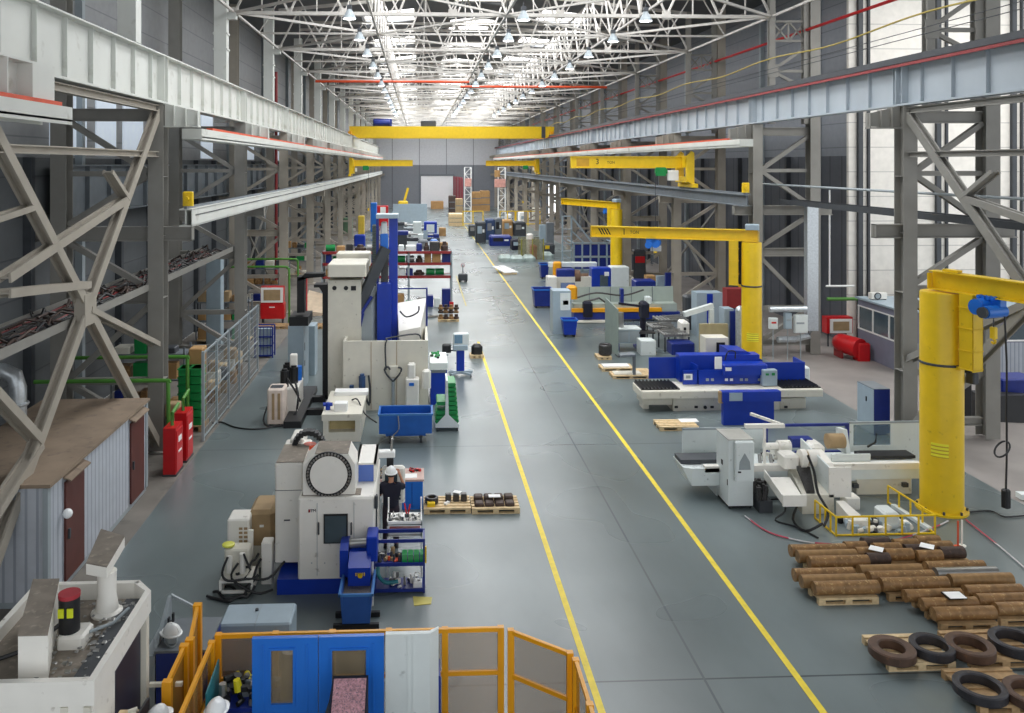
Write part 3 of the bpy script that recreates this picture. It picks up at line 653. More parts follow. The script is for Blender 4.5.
# overhead bridge crane
Y = 98.6; t = thing('bridge_crane', 'long yellow bridge crane spanning the whole hall under the roof', 'crane', (4, Y, 12.2))
m = MB(); m.prism([(-8.1, 12.6), (-7.2, 11.85), (15.0, 11.85), (15.9, 12.6), (15.9, 13.2), (-8.1, 13.2)], Y-.35, Y-.0, 'y'); m.build('front_girder', 'yellow', t)
m = MB(); m.prism([(-8.1, 12.6), (-7.2, 11.85), (15.0, 11.85), (15.9, 12.6), (15.9, 13.2), (-8.1, 13.2)], Y+2.2, Y+2.55, 'y'); m.build('rear_girder', 'yellow', t)
for x in (-8.0, 15.55): MB().box(x-.2, x+.2, Y-1.0, Y+3.4, 12.24, 12.6).build('end_truck', 'amber', t)
MB().box(14.4, 14.85, Y-.38, Y-.36, 11.85, 13.2).build('dark_band', 'dgrey', t)
m = MB(); m.bbox(-5.4, -3.2, Y+.3, Y+2.0, 13.25, 14.1, .08); m.cyl((-5.2, Y+.1, 13.6), (-3.4, Y+.1, 13.6), .35); m.build('trolley', 'dblue', t)
MB().bbox(.2, 2.0, Y+.2, Y+1.8, 13.25, 13.9, .08).build('drive_unit', 'dgrey', t)
# silver flat duct and pipe beside the second right column
t = thing('air_duct', 'flat bluish-silver upright duct beside the second right column', 'duct', (16.9, 37.1, 1.35))
m = MB(); a, b, c, d = pb(m, 807.5, 818.5, 203, 331, 37.1, .35); m.build('duct_body', 'silver', t)
m = MB(); m.tube([((a+b)/2, 37.27, c+.05), ((a+b)/2-.1, 37.27, c-.25), (a-.5, 37.27, c-.4), (a-1.3, 37.27, c-.4)], .14, 8); m.build('elbow', 'silver', t, smooth=True)
tag(MB().cyl((RX(769, 37.0), 36.95, RZ(788, 309, 37)), (RX(806, 37), 36.95, RZ(788, 309, 37)), .13, n=12).build('silver_pipe', 'silver', smooth=True), 'thick horizontal silver pipe left of the flat silver duct', 'pipe')
tag(MB().cyl((RX(983, 27), 27, 0), (RX(983, 27), 27, 13), .09, n=8).build('downpipe', 'silver'), 'shiny upright downpipe on the nearest right column', 'pipe')
for (p0, p1, yt, yb, mt, lab) in ((770, 778, 318, 329, 'pgrey', 'small control box with red and green buttons beside the second right column'), (785, 792, 313, 329, 'lblue', 'narrow grey electrical box between the two others by the silver duct'), (795, 808, 315, 333, 'pgrey', 'larger pale grey electrical box next to the silver duct')):
    t = thing('electrical_box', lab, 'electrical box', (RX((p0+p1)/2, 36.9), 36.9, RZ(790, yb, 36.9)), 'electrical boxes by the silver duct')
    m = MB(); a, b, c, d = pb(m, p0, p1, yt, yb, 36.9, .2, .02); m.build('housing', mt, t)
    m = MB(); m.box(a+.04, b-.04, 36.88, 36.9, c+.05, d-.05); m.build('door', mt, t)
    m = MB(); m.box(a+.06, a+.06+(b-a)*.6, 36.87, 36.88, (c+d)/2, (c+d)/2+.08); m.build('marking', 'red' if p0 == 770 else 'grey', t)
    m = MB(); m.tube([((a+b)/2, 37.0, c), ((a+b)/2, 37.0, 0)], .025); m.build('conduit', 'grey', t)
# ================================================================ near left: booth, machines, fence
def simple(name, label, cat, m_, p0, p1, yt, yb, Y, dep, bv=.03, z0=None, group=None):
    m = MB(); pb(m, p0, p1, yt, yb, Y, dep, bv, z0); return tag(m.build(name, m_), label, cat, group)
def snap(py, px): return GY(px, py)[1]
# booth
bx0, bx1, by0, by1, bh = -10.0, -7.35, 17.0, 23.0, 2.45
t = thing('site_cabin', 'ribbed white-grey cabin with dusty brown roof and two brown doors', 'cabin', (bx0, by0, 0))
ribm = stripes('ribbed_cabin_sheet', '#b9bec6', '#9aa0aa', .22, 'Y', .25); ribx = stripes('ribbed_cabin_sheet_x', '#b9bec6', '#9aa0aa', .22, 'X', .25)
m = MB(); m.box(bx1-.06, bx1, by0, by1, .12, bh-.05); m.build('side_wall', ribm, t)
m = MB(); m.box(bx0, bx1-.06, by0, by0+.06, .12, bh-.05); m.build('end_wall', ribx, t)
m = MB(); m.box(bx0, bx0+.06, by0+.06, by1, .12, bh-.05); m.build('rear_side_wall', ribm, t)
m = MB(); m.box(bx0, bx1, by1-.06, by1, .12, bh-.05); m.build('far_end_wall', ribx, t)
m = MB(); m.box(bx0, bx1, by0, by1, 0, .12); m.build('base_frame', 'grey', t)
m = MB(); m.box(bx0-.1, bx1+.08, by0-.08, by1+.08, bh-.05, bh+.02); m.build('roof', 'roofdust', t)
for x, y in ((bx1, by0), (bx1, by1), (bx0, by0)): MB().box(x-.07, x+.03, y-.07, y+.07, .1, bh-.06).build('corner_post', 'grey', t)
for i, (ya, yb) in enumerate(((17.75, 18.7), (21.7, 22.7))):
    dr = MB().box(bx1+.005, bx1+.05, ya, yb, .15, 2.2).build('door', mat('brown_door', '#5b2f29', .5, var=.1), t); dr['label'] = 'dark brown door'
    MB().box(bx1+.05, bx1+.09, ya+.08, ya+.14, 1.0, 1.2).build('handle', 'dgrey', dr)
    m = MB(); m.prism([(bx1+.005, 2.3), (bx1+.17, 2.24), (bx1+.17, 2.27), (bx1+.005, 2.34)], ya-.05, yb+.05, 'y'); m.build('awning', 'roofdust', t)
MB().sphere((bx1+.14, 17.6, 1.62), .1).build('round_lamp', 'helmet', t)
t = thing('silver_duct_elbow', 'silver foil ventilation duct rising above the cabin roof at left edge', 'duct', (-10.4, 20.5, 0)); px, py = 20, 390
m = MB(); X = RX(18, 21.0); m.tube([(X-1.2, 21.0, RZ(10, 372, 21)), (X-.35, 21, RZ(10, 371, 21)), (X-.08, 21.0, RZ(16, 376, 21)), (X, 21.0, RZ(18, 388, 21)), (X, 21, 2.5)], .2, 12)
m.build('duct_body', 'silver', t, smooth=True); m = MB(); m.lathe((X, 21, 2.9), [(.24, 0), (.26, .04), (.24, .08)], 14); m.build('collar', 'silver', t)
t.location = (X, 21, 2.5)
for ch in t.children: ch.location = (0, 0, 0); ch.data.transform(Matrix.Translation((-10.4-X, 20.5-21, 0-2.5)))
# foreground machine seen from above
x0, x1, y0, y1, zt = -5.3, -3.64, 9.6, 11.9, 3.0
t = thing('machine_enclosure', 'large white machine with chip-strewn grey roof in the bottom left corner', 'machine', (x0, y0, 0))
m = MB(); m.box(x0+.08, x1-.08, y0, y0+.08, 2.72, zt).box(x0, x0+.08, y0, y1, 2.72, zt).box(x0+.08, x1-.25, y1-.08, y1, 2.72, zt+.0)
m.hexa([(x1-.08, y0, 2.72), (x1, y0, 2.72), (x1, y1-.3, 2.72), (x1-.08, y1-.3, 2.72), (x1-.08, y0, zt), (x1, y0, zt), (x1, y1-.3, zt), (x1-.08, y1-.3, zt)])
m.hexa([(x1-.3, y1-.08, 2.72), (x1-.08, y1-.3, 2.72), (x1, y1-.3, 2.72), (x1-.25, y1, 2.72), (x1-.3, y1-.08, zt), (x1-.08, y1-.3, zt), (x1, y1-.3, zt), (x1-.25, y1, zt)])
m.build('roof_rim', 'white', t)
m = MB(); m.box(x0+.05, x1-.05, y0+.05, y1-.2, 2.78, 2.84); m.build('roof_plate', 'dirtytop', t)
m = MB(); m.box(x1-.35, x1-.12, y0+.3, y1-.25, 2.84, 2.87); m.build('cable_duct', 'dgrey', t)
m = MB(); m.box(x0, x1-.06, y0+.03, y0+.1, 0, 2.72); m.build('front_panel', 'white', t)
m = MB(); m.box(x1-.38, x1-.3, y0+.01, y0+.03, 0, 2.7).box(x1-.12, x1-.05, y0+.0, y0+.03, 0, 2.7); m.build('front_trim', 'cream', t)
m = MB(); m.box(x1-.1, x1-.04, y0+.1, y0+.75, 0, 2.72); m.build('side_panel', 'white', t)
m = MB(); m.box(x1-.1, x1-.06, y0+.75, y1-.55, 0, 2.72); m.build('side_door', mat('navy_sheet', '#1b2238', .4), t)
m = MB(); m.box(x1-.12, x1, y1-.5, y1-.38, 0, 2.72); m.build('corner_post', 'cream', t)
m = MB(); m.box(x0, x1-.1, y1-.2, y1-.12, 0, 2.72); m.build('rear_panel', 'white', t)
r = random.Random(5); m = MB()
for k in range(150):
    a = r.uniform(x0+.7, x1-.15); b = r.uniform(y0+.2, y1-.3); s_ = r.uniform(.006, .022)
    if b < 10.0 and a < -4.6: continue
    m.hexa([(a+dx*s_*r.uniform(.6, 2), b+dy*s_*r.uniform(.6, 2), 2.872+dz*s_*.6) for dz in (0, 1) for dx, dy in ((-1, -1), (1, -1), (1, 1), (-1, 1))])
tag(m.build('metal_chips', 'steel'), 'scattered metal chips on the white machine roof', 'chips', kind='stuff')
Yb = 9.9; a, b, c, d = RR(18, 48, 630, 669, Yb)
t = thing('roof_housing', 'long white box with dusty top lying on the near machine roof', 'housing', ((a+b)/2, Yb, 2.84))
k_ = .42; m = MB(); m.hexa([(a, Yb, 2.84), (b, Yb, 2.84), (b-k_, Yb+1.3, 2.84), (a-k_, Yb+1.3, 2.84), (a, Yb, 3.36), (b, Yb, 3.36), (b-k_, Yb+1.3, 3.36), (a-k_, Yb+1.3, 3.36)]); m.build('housing_body', 'white', t)
m = MB(); m.hexa([(a, Yb-.01, 3.36), (b, Yb-.01, 3.36), (b-k_, Yb+1.31, 3.36), (a-k_, Yb+1.31, 3.36), (a, Yb-.01, 3.38), (b, Yb-.01, 3.38), (b-k_, Yb+1.31, 3.38), (a-k_, Yb+1.31, 3.38)]); m.build('dusty_lid', 'dirtytop', t)
Yb = 10.5; a, b, c, d = RR(54, 83, 612, 641, Yb)
t = thing('pump_unit', 'black cylinder with red cap and yellow stickers on a white base, near machine roof', 'pump', ((a+b)/2, Yb, 2.84))
m = MB(); m.bbox(a+.02, b, Yb, Yb+.36, 2.84, 3.0, .03); m.build('base_box', 'white', t)
m = MB(); cx_ = a+.12; m.cyl((cx_, Yb+.16, 3.0), (cx_, Yb+.16, 3.42), .125, n=20); m.build('cylinder', 'black', t, smooth=True)
m = MB(); m.cyl((cx_, Yb+.16, 3.42), (cx_, Yb+.16, 3.47), .13, n=20); m.build('cap', mat('faded_red_cap', '#a8303a', .5), t)
for dx in (-.05, .06): m = MB(); m.box(cx_+dx-.035, cx_+dx+.035, Yb+.02, Yb+.04, 3.22, 3.33); m.build('sticker', mat('yellow_green_sticker', '#d8e020', .5), t)
m = MB(); m.tube([(cx_-.1, Yb+.1, 3.1), (cx_-.35, Yb-.1, 2.95), (cx_-.7, Yb-.3, 2.9), (-5.1, Yb-.5, 2.88)], .025); m.build('hose', 'black', t)
m = MB(); m.tube([(b, Yb+.2, 2.95), (b+.2, Yb+.45, 2.92), (b+.3, Yb+.75, 2.95)], .02); m.build('conduit', 'grey', t)
Yb = 11.35; X = RX(107, Yb)
t = thing('roof_pedestal', 'white round pedestal carrying a dusty sloping beam, near machine roof', 'pedestal', (X, Yb, 2.84))
m = MB(); m.lathe((X, Yb, 2.84), [(.2, 0), (.2, .03), (.15, .06), (.12, .25), (.12, .5), (.125, .56)], 18); m.build('post', 'white', t, smooth=True)
m = MB(); p = [(-4.36, 11.22), (-4.05, 11.1), (-4.13, 12.0), (-4.55, 12.25)]; m.loft([[(u, v, 3.42) for u, v in p], [(u, v, 3.56) for u, v in p]]); m.build('beam', 'white', t)
m = MB(); m.loft([[(u, v, 3.56) for u, v in p], [(u, v, 3.575) for u, v in p]]); m.build('dusty_top', 'dirtytop', t)
t = thing('parts_tray', 'small dark-framed tray of used parts hooked beside the white machine door', 'tray', (-3.5, 9.9, 1.9))
m = MB(); m.hexa([(-3.62, 9.62, 2.18), (-3.34, 9.7, 2.18), (-3.3, 10.3, 2.18), (-3.6, 10.3, 2.18), (-3.62, 9.62, 2.22), (-3.34, 9.7, 2.22), (-3.3, 10.3, 2.22), (-3.6, 10.3, 2.22)]); m.build('tray_base', 'wood', t)
m = MB(); m.bar((-3.34, 9.65, 2.26), (-3.28, 10.35, 2.26), .03, .14); m.build('tray_edge', 'black', t)
m = MB(); r = random.Random(2)
for k in range(7): u = r.uniform(-3.58, -3.42); v = 9.72+k*.08; m.cyl((u, v, 2.25), (u+.1, v+.04, 2.26), .03, n=7)
tag(m.build('small_parts', 'cream', t), kind='stuff')
# navy console and its hard hat
t = thing('control_console', 'dark blue control console with grey top behind the yellow gates', 'console', (-3.9, 13.4, 0))
m = MB(); a, b, c, d = pb(m, 156, 207, 645, 713, 13.35, .95, 0, 0.0); d = 1.18
m = MB(); m.box(a+.0, b, 13.35, 14.25, 0, 1.15); m.build('cabinet', 'dblue', t)
m = MB(); m.box(a-.02, b+.02, 13.32, 14.28, 1.15, 1.19); m.build('top', 'mgrey', t)
m = MB(); m.box(a-.2, a-.02, 13.35, 14.2, 0, 1.1); m.build('side_box', 'grey', t)
m = MB(); m.prism([(13.4, 1.19), (14.2, 1.19), (14.2, 1.62), (14.12, 1.62)], a-.05, a+.0, 'x'); m.bar((a-.02, 14.2, 1.62), (a+.35, 14.2, 1.42), .04); m.build('panel_frame', 'grey', t)
m = MB()
for k in range(5): m.box(a+.03, a+.06, 13.6+k*.12, 13.66+k*.12, 1.22, 1.3+.06*(k % 3))
m.build('switches', 'black', t)
def hardhat(mb, x, y, z, ang=0, r=.145):
    n = 16; c, s_ = math.cos(ang), math.sin(ang)
    rings = []
    for j in range(7):
        t_ = j/6*math.pi/2; rr = max(math.cos(t_), .03); h = math.sin(t_)*.15
        rings.append([(x+c*(r*1.12*rr*math.cos(q))-s_*(r*.95*rr*math.sin(q)), y+s_*(r*1.12*rr*math.cos(q))+c*(r*.95*rr*math.sin(q)), z+h+.006*math.cos(2*q)) for q in (2*math.pi*i/n for i in range(n))])
    mb.loft(rings)
    rim = []
    for z_, e in ((z-.012, 1.0), (z+.004, 1.0), (z+.012, .9)):
        rim.append([(x+c*u-s_*v, y+s_*u+c*v, z_) for u, v in [((r*1.12+(.075 if math.cos(q) > .3 else .018))*math.cos(q)*e, (r*.95+.02)*math.sin(q)*e) for q in (2*math.pi*i/n for i in range(n))]])
    mb.loft(rim); mb.bar((x-c*r*.9, y-s_*r*.9, z+.1), (x+c*r*.9, y+s_*r*.9, z+.1), .02, .012) if False else None
    # low ridge over the crown
    mb.tube([(x+c*r*1.1*math.cos(q), y+s_*r*1.1*math.cos(q), z+.143*math.sin(q)) for q in [math.pi*k/10 for k in range(1, 10)]], .012, 5)
    return mb
hh = thing('hard_hat', 'white hard hat resting on the dark blue console', 'helmet', (RX(172, 13.7), 13.6, 1.19))
m = MB(); hardhat(m, RX(172, 13.6), 13.6, 1.32, 2.6, .14); m.build('shell', 'helmet', hh, smooth=True)
m = MB(); X = RX(172, 13.6); m.tube([(X+.1, 13.5, 1.33), (X+.12, 13.42, 1.24), (X+.04, 13.4, 1.2), (X-.05, 13.5, 1.21)], .012); m.tube([(X-.12, 13.62, 1.31), (X-.1, 13.55, 1.2), (X-.02, 13.45, 1.2)], .012); m.build('chin_strap', 'grey', hh)
m = MB(); m.lathe((X, 13.6, 1.19), [(.1, 0), (.13, .12), (.11, .12), (.085, .0)], 12); m.build('liner', 'grey', hh)
# yellow safety fence round the blue machine
tanm = mat('tan_fence_mesh', '#8f6f40', .6, var=.05, alpha=.36)
def fence(label, pts, zs=2.0, group='yellow safety fence panels', mid=1.37, every=1.0, posts=None, matt='amber', meshm=tanm):
    t = thing('safety_fence', label, 'fence', (pts[0][0], pts[0][1], 0), group)
    for (xa, ya), (xb, yb) in zip(pts, pts[1:]):
        L_ = math.hypot(xb-xa, yb-ya); n = max(1, round(L_/every))
        for z in (zs, mid, .12): MB().bar((xa, ya, z-.03), (xb, yb, z-.03), .05, .06).build('rail', matt, t)
        MB().bar((xa, ya, (zs+.12)/2), (xb, yb, (zs+.12)/2), .008, zs-.2).build('mesh_panel', meshm, t)
        for k in range(n+1):
            f = k/n; x, y = xa+(xb-xa)*f, ya+(yb-ya)*f
            m = MB(); m.box(x-.045, x+.045, y-.045, y+.045, 0, zs+.006); m.box(x-.09, x+.09, y-.09, y+.09, 0, .02); m.build('post', matt, t)
    return t
fence('long yellow rail fence with tan mesh running behind the blue doors', [(-2.9, 12.3), (1.2, 12.3)], every=.83)
fence('yellow fence panel angled at the corner by the floor line', [(1.34, 12.22), (2.1, 11.62)])
fence('yellow fence panel running toward the camera beside the floor line', [(2.15, 11.45), (2.15, 8.6)], every=.95)
fence('yellow fence side run left of the tool table', [(-2.95, 12.1), (-2.95, 9.0)], every=2.9)
# two tall gate leaves
def gate(label, ya, yb, x, xb, h0, h1):
    t = thing('fence_gate', label, 'gate', (x, ya, 0), 'yellow gate leaves')
    for xx, y, h in ((x, ya, h0), (xb, yb, h1)): m = MB(); m.box(xx-.06, xx+.06, y-.05, y+.05, .0, h); m.build('post', 'amber', t)
    MB().bar((x, ya, h0-.05), (xb, yb, h1-.05), .05, .08).build('top_rail', 'amber', t)
    MB().bar((x, ya, .95), (xb, yb, 1.15), .05, .06).build('middle_rail', 'amber', t)
    m = MB(); m.hexa([(x-.008, ya, .1), (x+.008, ya, .1), (xb+.008, yb, .1), (xb-.008, yb, .1), (x-.008, ya, h0-.08), (x+.008, ya, h0-.08), (xb+.008, yb, h1-.08), (xb-.008, yb, h1-.08)]); m.build('mesh_panel', mat('amber_gate_mesh', '#b07f2c', .6, alpha=.8), t)
    return t
gate('taller yellow gate leaf in front of the blue console', 12.2, 13.0, -3.28, -3.38, 2.0, 2.08)
gate('lower yellow gate leaf nearer the white machine', 11.25, 12.05, -3.32, -3.32, 1.98, 2.0)
m = MB(); m.bar((-3.66, 11.6, 1.72), (-3.22, 11.6, 1.72), .05, .05); tag(m.build('latch_bar', 'cream'), 'short white bar between the white machine and the yellow gate', 'bar')
# blue sliding doors
Yd = 11.55; a, b, z0, z1 = RR(252, 384, 637, 713, Yd); mid = RX(318, Yd)
t = thing('sliding_doors', 'bright blue pair of ribbed machine doors with two windows, bottom centre', 'machine doors', (a, Yd, 0))
def doorpanel(xa, xb, w0, w1, wz0, wz1, win):
    m = MB(); m.box(xa, w0, Yd, Yd+.06, 0, z1).box(w1, xb, Yd, Yd+.06, 0, z1).box(w0, w1, Yd, Yd+.06, wz1, z1).box(w0, w1, Yd, Yd+.06, 0, wz0)
    for k in range(1, 6):
        xx = xa+(xb-xa)*k/6
        if not (w0-.05 < xx < w1+.05): m.box(xx-.012, xx+.012, Yd-.012, Yd, 0.05, z1-.1)
    m.box(xa, xb, Yd-.012, Yd, z1-.07, z1)
    d = m.build('door', 'sblue', t)
    f = MB(); f.box(w0-.03, w1+.03, Yd-.016, Yd-.0, wz0-.03, wz0).box(w0-.03, w1+.03, Yd-.016, Yd, wz1, wz1+.03).box(w0-.03, w0, Yd-.016, Yd, wz0, wz1).box(w1, w1+.03, Yd-.016, Yd, wz0, wz1); f.build('window_frame', 'sblue', d)
    g = MB(); g.box(w0, w1, Yd+.02, Yd+.03, wz0, wz1); g.build('window_pane', mat('tinted_pane', '#8d7f66', .15, alpha=.6), d)
doorpanel(a, mid, RX(271, Yd), RX(293, Yd), RZ(280, 704, Yd), RZ(280, 650, Yd), 1)
doorpanel(mid+.01, b, RX(332, Yd), RX(366, Yd), RZ(345, 704, Yd), RZ(345, 650, Yd), 1)
t = thing('white_guard_panel', 'white ribbed guard panel right of the blue machine doors', 'guard panel', (b+.05, Yd, 0))
m = MB(); a2_, b2_ = RX(385.5, Yd), RX(430, Yd); m.box(a2_, b2_, Yd-.02, Yd+.06, 0, z1+.02)
for k in (.5, .62): m.box(a2_+(b2_-a2_)*k-.008, a2_+(b2_-a2_)*k+.008, Yd-.03, Yd-.02, 0, z1)
m.build('panel', 'pgrey', t)
m = MB(); m.hexa([(b2_, Yd-.02, 0), (b2_+.12, Yd+.1, 0), (b2_+.12, Yd+.16, 0), (b2_, Yd+.06, 0), (b2_, Yd-.02, z1+.02), (b2_+.12, Yd+.1, z1+.02), (b2_+.12, Yd+.16, z1+.02), (b2_, Yd+.06, z1+.02)]); m.build('corner_strip', 'pgrey', t)
m = MB(); m.box(b2_+.12, b2_+.15, Yd+.1, Yd+.5, 0, 1.7); m.build('side_plate', 'dblue', t)
t = thing('hanging_workpiece', 'grey cylindrical workpiece seen through the left blue door window', 'workpiece', (RX(284, 11.95), 11.95, 0))
m = MB(); X = RX(284, 11.95); m.cyl((X+.1, 11.95, 0), (X+.1, 11.95, 1.95), .14, n=20); m.build('bar', 'steel', t, smooth=True)
# speckled chip conveyor
xa, xb = RX(331, 11.0), RX(367, 11.0)
t = thing('chip_conveyor', 'sloping chip conveyor with pink and grey speckled belt before the blue doors', 'conveyor', (xa, 10.4, 0))
m = MB(); m.prism([(9.7, 0), (11.3, 0), (11.3, 1.95), (11.2, 1.95), (9.7, 1.2)], xa, xb, 'x'); m.build('casing', 'navy', t)
m = MB(); m.hexa([(xa+.02, 9.7, 1.2), (xb-.02, 9.7, 1.2), (xb-.02, 11.2, 1.95), (xa+.02, 11.2, 1.95), (xa+.02, 9.7, 1.225), (xb-.02, 9.7, 1.225), (xb-.02, 11.2, 1.975), (xa+.02, 11.2, 1.975)]); m.build('belt', 'pinkchips', t)
m = MB(); m.hexa([(xa-.5, 9.7, .9), (xa, 9.7, 1.2), (xa, 11.25, 1.94), (xa-.12, 11.25, 1.3), (xa-.5, 9.7, .86), (xa, 9.7, 1.1), (xa, 11.25, 1.8), (xa-.12, 11.25, 1.26)]); m.build('side_chute', 'dgrey', t)
# tool table
t = thing('tool_table', 'dark blue tool table piled with black and yellow tool holders, bottom left', 'table', (-2.4, 12.0, 0))
m = MB(); m.box(-2.78, -1.98, 11.6, 12.15, 1.3, 1.36); m.build('top', 'dblue', t)
m = MB(); m.box(-2.78, -1.98, 11.6, 12.15, .7, .74); m.build('shelf', 'dgrey', t)
for x in (-2.76, -2.0):
    for y in (11.62, 12.12): MB().box(x-.02, x+.02, y-.02, y+.02, 0, 1.3).build('leg', 'dblue', t)
def clutter(name, label, cat, x0, x1, y0, y1, z, n, mats, seed, smin=.03, smax=.08, hmax=.12, group=None, layers=1):
    "loose small parts nobody could count: cylinders, blocks, rings"
    r = random.Random(seed); m = MB()
    for L_ in range(layers):
        for k in range(n):
            u, v = r.uniform(x0, x1), r.uniform(y0, y1); s_ = r.uniform(smin, smax); h = r.uniform(.4, 1)*hmax; m.mi = r.randrange(len(mats)); zz = z+L_*hmax*.7; q = r.random()
            if q < .4: m.cyl((u, v, zz), (u+r.uniform(-.3, .3)*s_, v, zz+h), s_*.5, s_*r.uniform(.25, .5), 8)
            elif q < .7: a = r.uniform(0, 3); c, s2 = math.cos(a)*s_*.7, math.sin(a)*s_*.7; m.cyl((u-c, v-s2, zz+s_*.4), (u+c, v+s2, zz+s_*.4), s_*.4, n=8)
            else:
                a = r.uniform(0, 3); P = []
                for dz in (0, h*.7):
                    for i in range(4): b_ = a+math.pi/2*i+.4; P.append((u+math.cos(b_)*s_*.7, v+math.sin(b_)*s_*.6, zz+dz))
                m.hexa(P)
    m.mi = 0
    return tag(m.build(name, mats), label, cat, group, 'stuff')
yel = mat('yellow_tool_tape', '#e3d61e', .4)
clutter('tool_holders', 'heap of black and yellow tool holders on the blue table, bottom left', 'tools', -2.72, -2.04, 11.65, 12.1, 1.36, 34, ['black', yel, 'steel', 'black', 'mgrey'], 11, .07, .14, .16, layers=2)
clutter('steel_cutters', 'dark steel cutters heaped on the lower shelf of the tool table', 'tools', -2.72, -2.04, 11.62, 12.1, .74, 40, ['dsteel', 'steel', 'black'], 12, .06, .12, .14, layers=2)
t = MB(); t.hexa([(-2.92+.06, 11.4, .0), (-2.84, 11.4, .0), (-2.84, 12.1, .0), (-2.86, 12.1, .0), (-2.86, 11.4, 1.7), (-2.84, 11.4, 1.7), (-2.84, 12.1, 1.75), (-2.86, 12.1, 1.75)]); tag(t.build('teal_sheet', 'teal'), 'thin teal sheet standing left of the tool table', 'sheet')
# low grey cabinet
a, b = RX(219, 14.75), RX(291, 14.75)
t = thing('low_cabinet', 'low pale blue-grey cabinet standing behind the yellow fence', 'cabinet', (a, 14.75, 0))
MB().bbox(a, b, 14.75, 15.45, 0, .8, .03).build('body', 'lblue', t)
m = MB(); m.box((a+b)/2-.004, (a+b)/2+.004, 14.74, 15.4, .3, .805); m.build('seam', 'grey', t); MB().cyl((-2.9, 15.2, .8), (-2.9, 15.2, .83), .03).build('knob', 'dgrey', t)
# ================================================================ milling machine in the left lane
Y = 17.3
a0, a1, _, _ = RR(277, 341, 576, 591, Y)
t = thing('milling_machine', 'large white machining centre with round tool drum and blue base, left of the lane', 'machine', (a0, Y, 0))
m = MB(); m.box(a0, RX(372, Y), Y, 19.9, 0, .31); m.build('base', 'blue', t)
b0, b1, _, zf = RR(298, 375, 497, 576, Y); 
m = MB(); m.bbox(b0, b1, Y-.04, 19.6, .33, zf, .04); m.build('front_body', 'white', t)
m = MB(); m.box(b0+.06, b1-.3, Y+.08, Y+.42, zf, zf+.012); m.build('dusty_ledge', 'dirtytop', t)
w0, w1, wz0, wz1 = RR(324, 348, 513, 542, Y)
m = MB(); m.box(w0, w1, Y-.07, Y-.04, wz0, wz1); wf = m.build('window_frame', 'black', t)
m = MB(); m.box(w0+.03, w1-.03, Y-.085, Y-.07, wz0+.03, wz1-.03); m.build('window_pane', 'glass', wf)
m = MB(); m.box(w0-.14, w0-.13, Y-.05, Y-.04, .4, zf-.1); m.box(w1+.12, w1+.13, Y-.05, Y-.04, .4, zf-.1); m.build('door_seam', 'grey', t)
for p in (319, 351.5): m = MB(); x, z = RX(p, Y), RZ(p, 527, Y); m.bbox(x-.015, x+.015, Y-.1, Y-.04, z-.12, z+.12, .01); m.build('door_handle', 'dgrey', t)
for p in (312, 325): m = MB(); x, z = RX(p, Y), RZ(p, 562, Y); m.cyl((x, Y-.05, z), (x, Y-.04, z), .012); m.build('screw', 'grey', t)
x, z = RX(312, Y), RZ(312, 510, Y); MB().box(x-.07, x-.03, Y-.048, Y-.04, z-.03, z+.03).build('badge', 'dred', t); text(t, 'TM', x+.03, Y-.046, z, .09, 'black', name='lettering')
# left tall column of the machine
Yc = 17.75; c0, c1, cz0, cz1 = RR(275, 303, 463, 547, Yc)
m = MB(); m.bbox(c0, c1, Yc, 19.3, .45, cz1, .03); m.build('side_column', 'white', t)
m = MB(); m.box(c0-.005, c1, Yc-.01, Yc, RZ(289, 490, Yc)-.01, RZ(289, 490, Yc)); m.box(RX(284, Yc), RX(290, Yc), Yc-.012, Yc, RZ(287, 520, Yc)-.015, RZ(287, 520, Yc)+.01); m.build('panel_seam', 'dgrey', t)
m = MB(); m.box(c0+.02, c1, Yc+.02, 18.9, cz1, cz1+.015); m.build('dusty_ledge', 'dirtytop', t)
MB().bbox(c0+.12, c0+.42, 19.0, 19.7, cz1-.1, cz1+.1, .03).build('rear_box', 'white', t)
# octagonal tool drum
Yd = 17.4; d0, d1, dz0, dz1 = RR(303, 355, 454, 493, Yd); dz0 = zf; cxd = RX(329, Yd); czd = RZ(329, 474, Yd); W = (d1-d0)/2
poly = [(d0, dz0), (d1, dz0), (d1, dz0+.62), (d1-.14, dz1), (d0+.24, dz1), (d0, dz1-.22)]
m = MB(); m.prism(poly, Yd, Yd+.8, 'y'); m.build('drum_housing', 'white', t)
m = MB(); m.box(d0+.24, d1-.14, Yd, Yd+.8, dz1, dz1+.012); m.build('dusty_lid', 'dirtytop', t)
m = MB(); m.ring((cxd, Yd-.05, czd), .47, .385, .05, 40, 'y'); m.build('tool_ring', 'black', t)
m = MB()
for k in range(40): q = 2*math.pi*k/40; m.cyl((cxd+.43*math.cos(q), Yd-.08, czd+.43*math.sin(q)), (cxd+.43*math.cos(q), Yd-.05, czd+.43*math.sin(q)), .024, n=8)
tag(m.build('tool_pockets', 'steel', t), kind='stuff')
m = MB(); m.cyl((cxd, Yd-.06, czd), (cxd, Yd-.0, czd), .385, n=48); m.build('drum_disc', 'white', t, smooth=True)
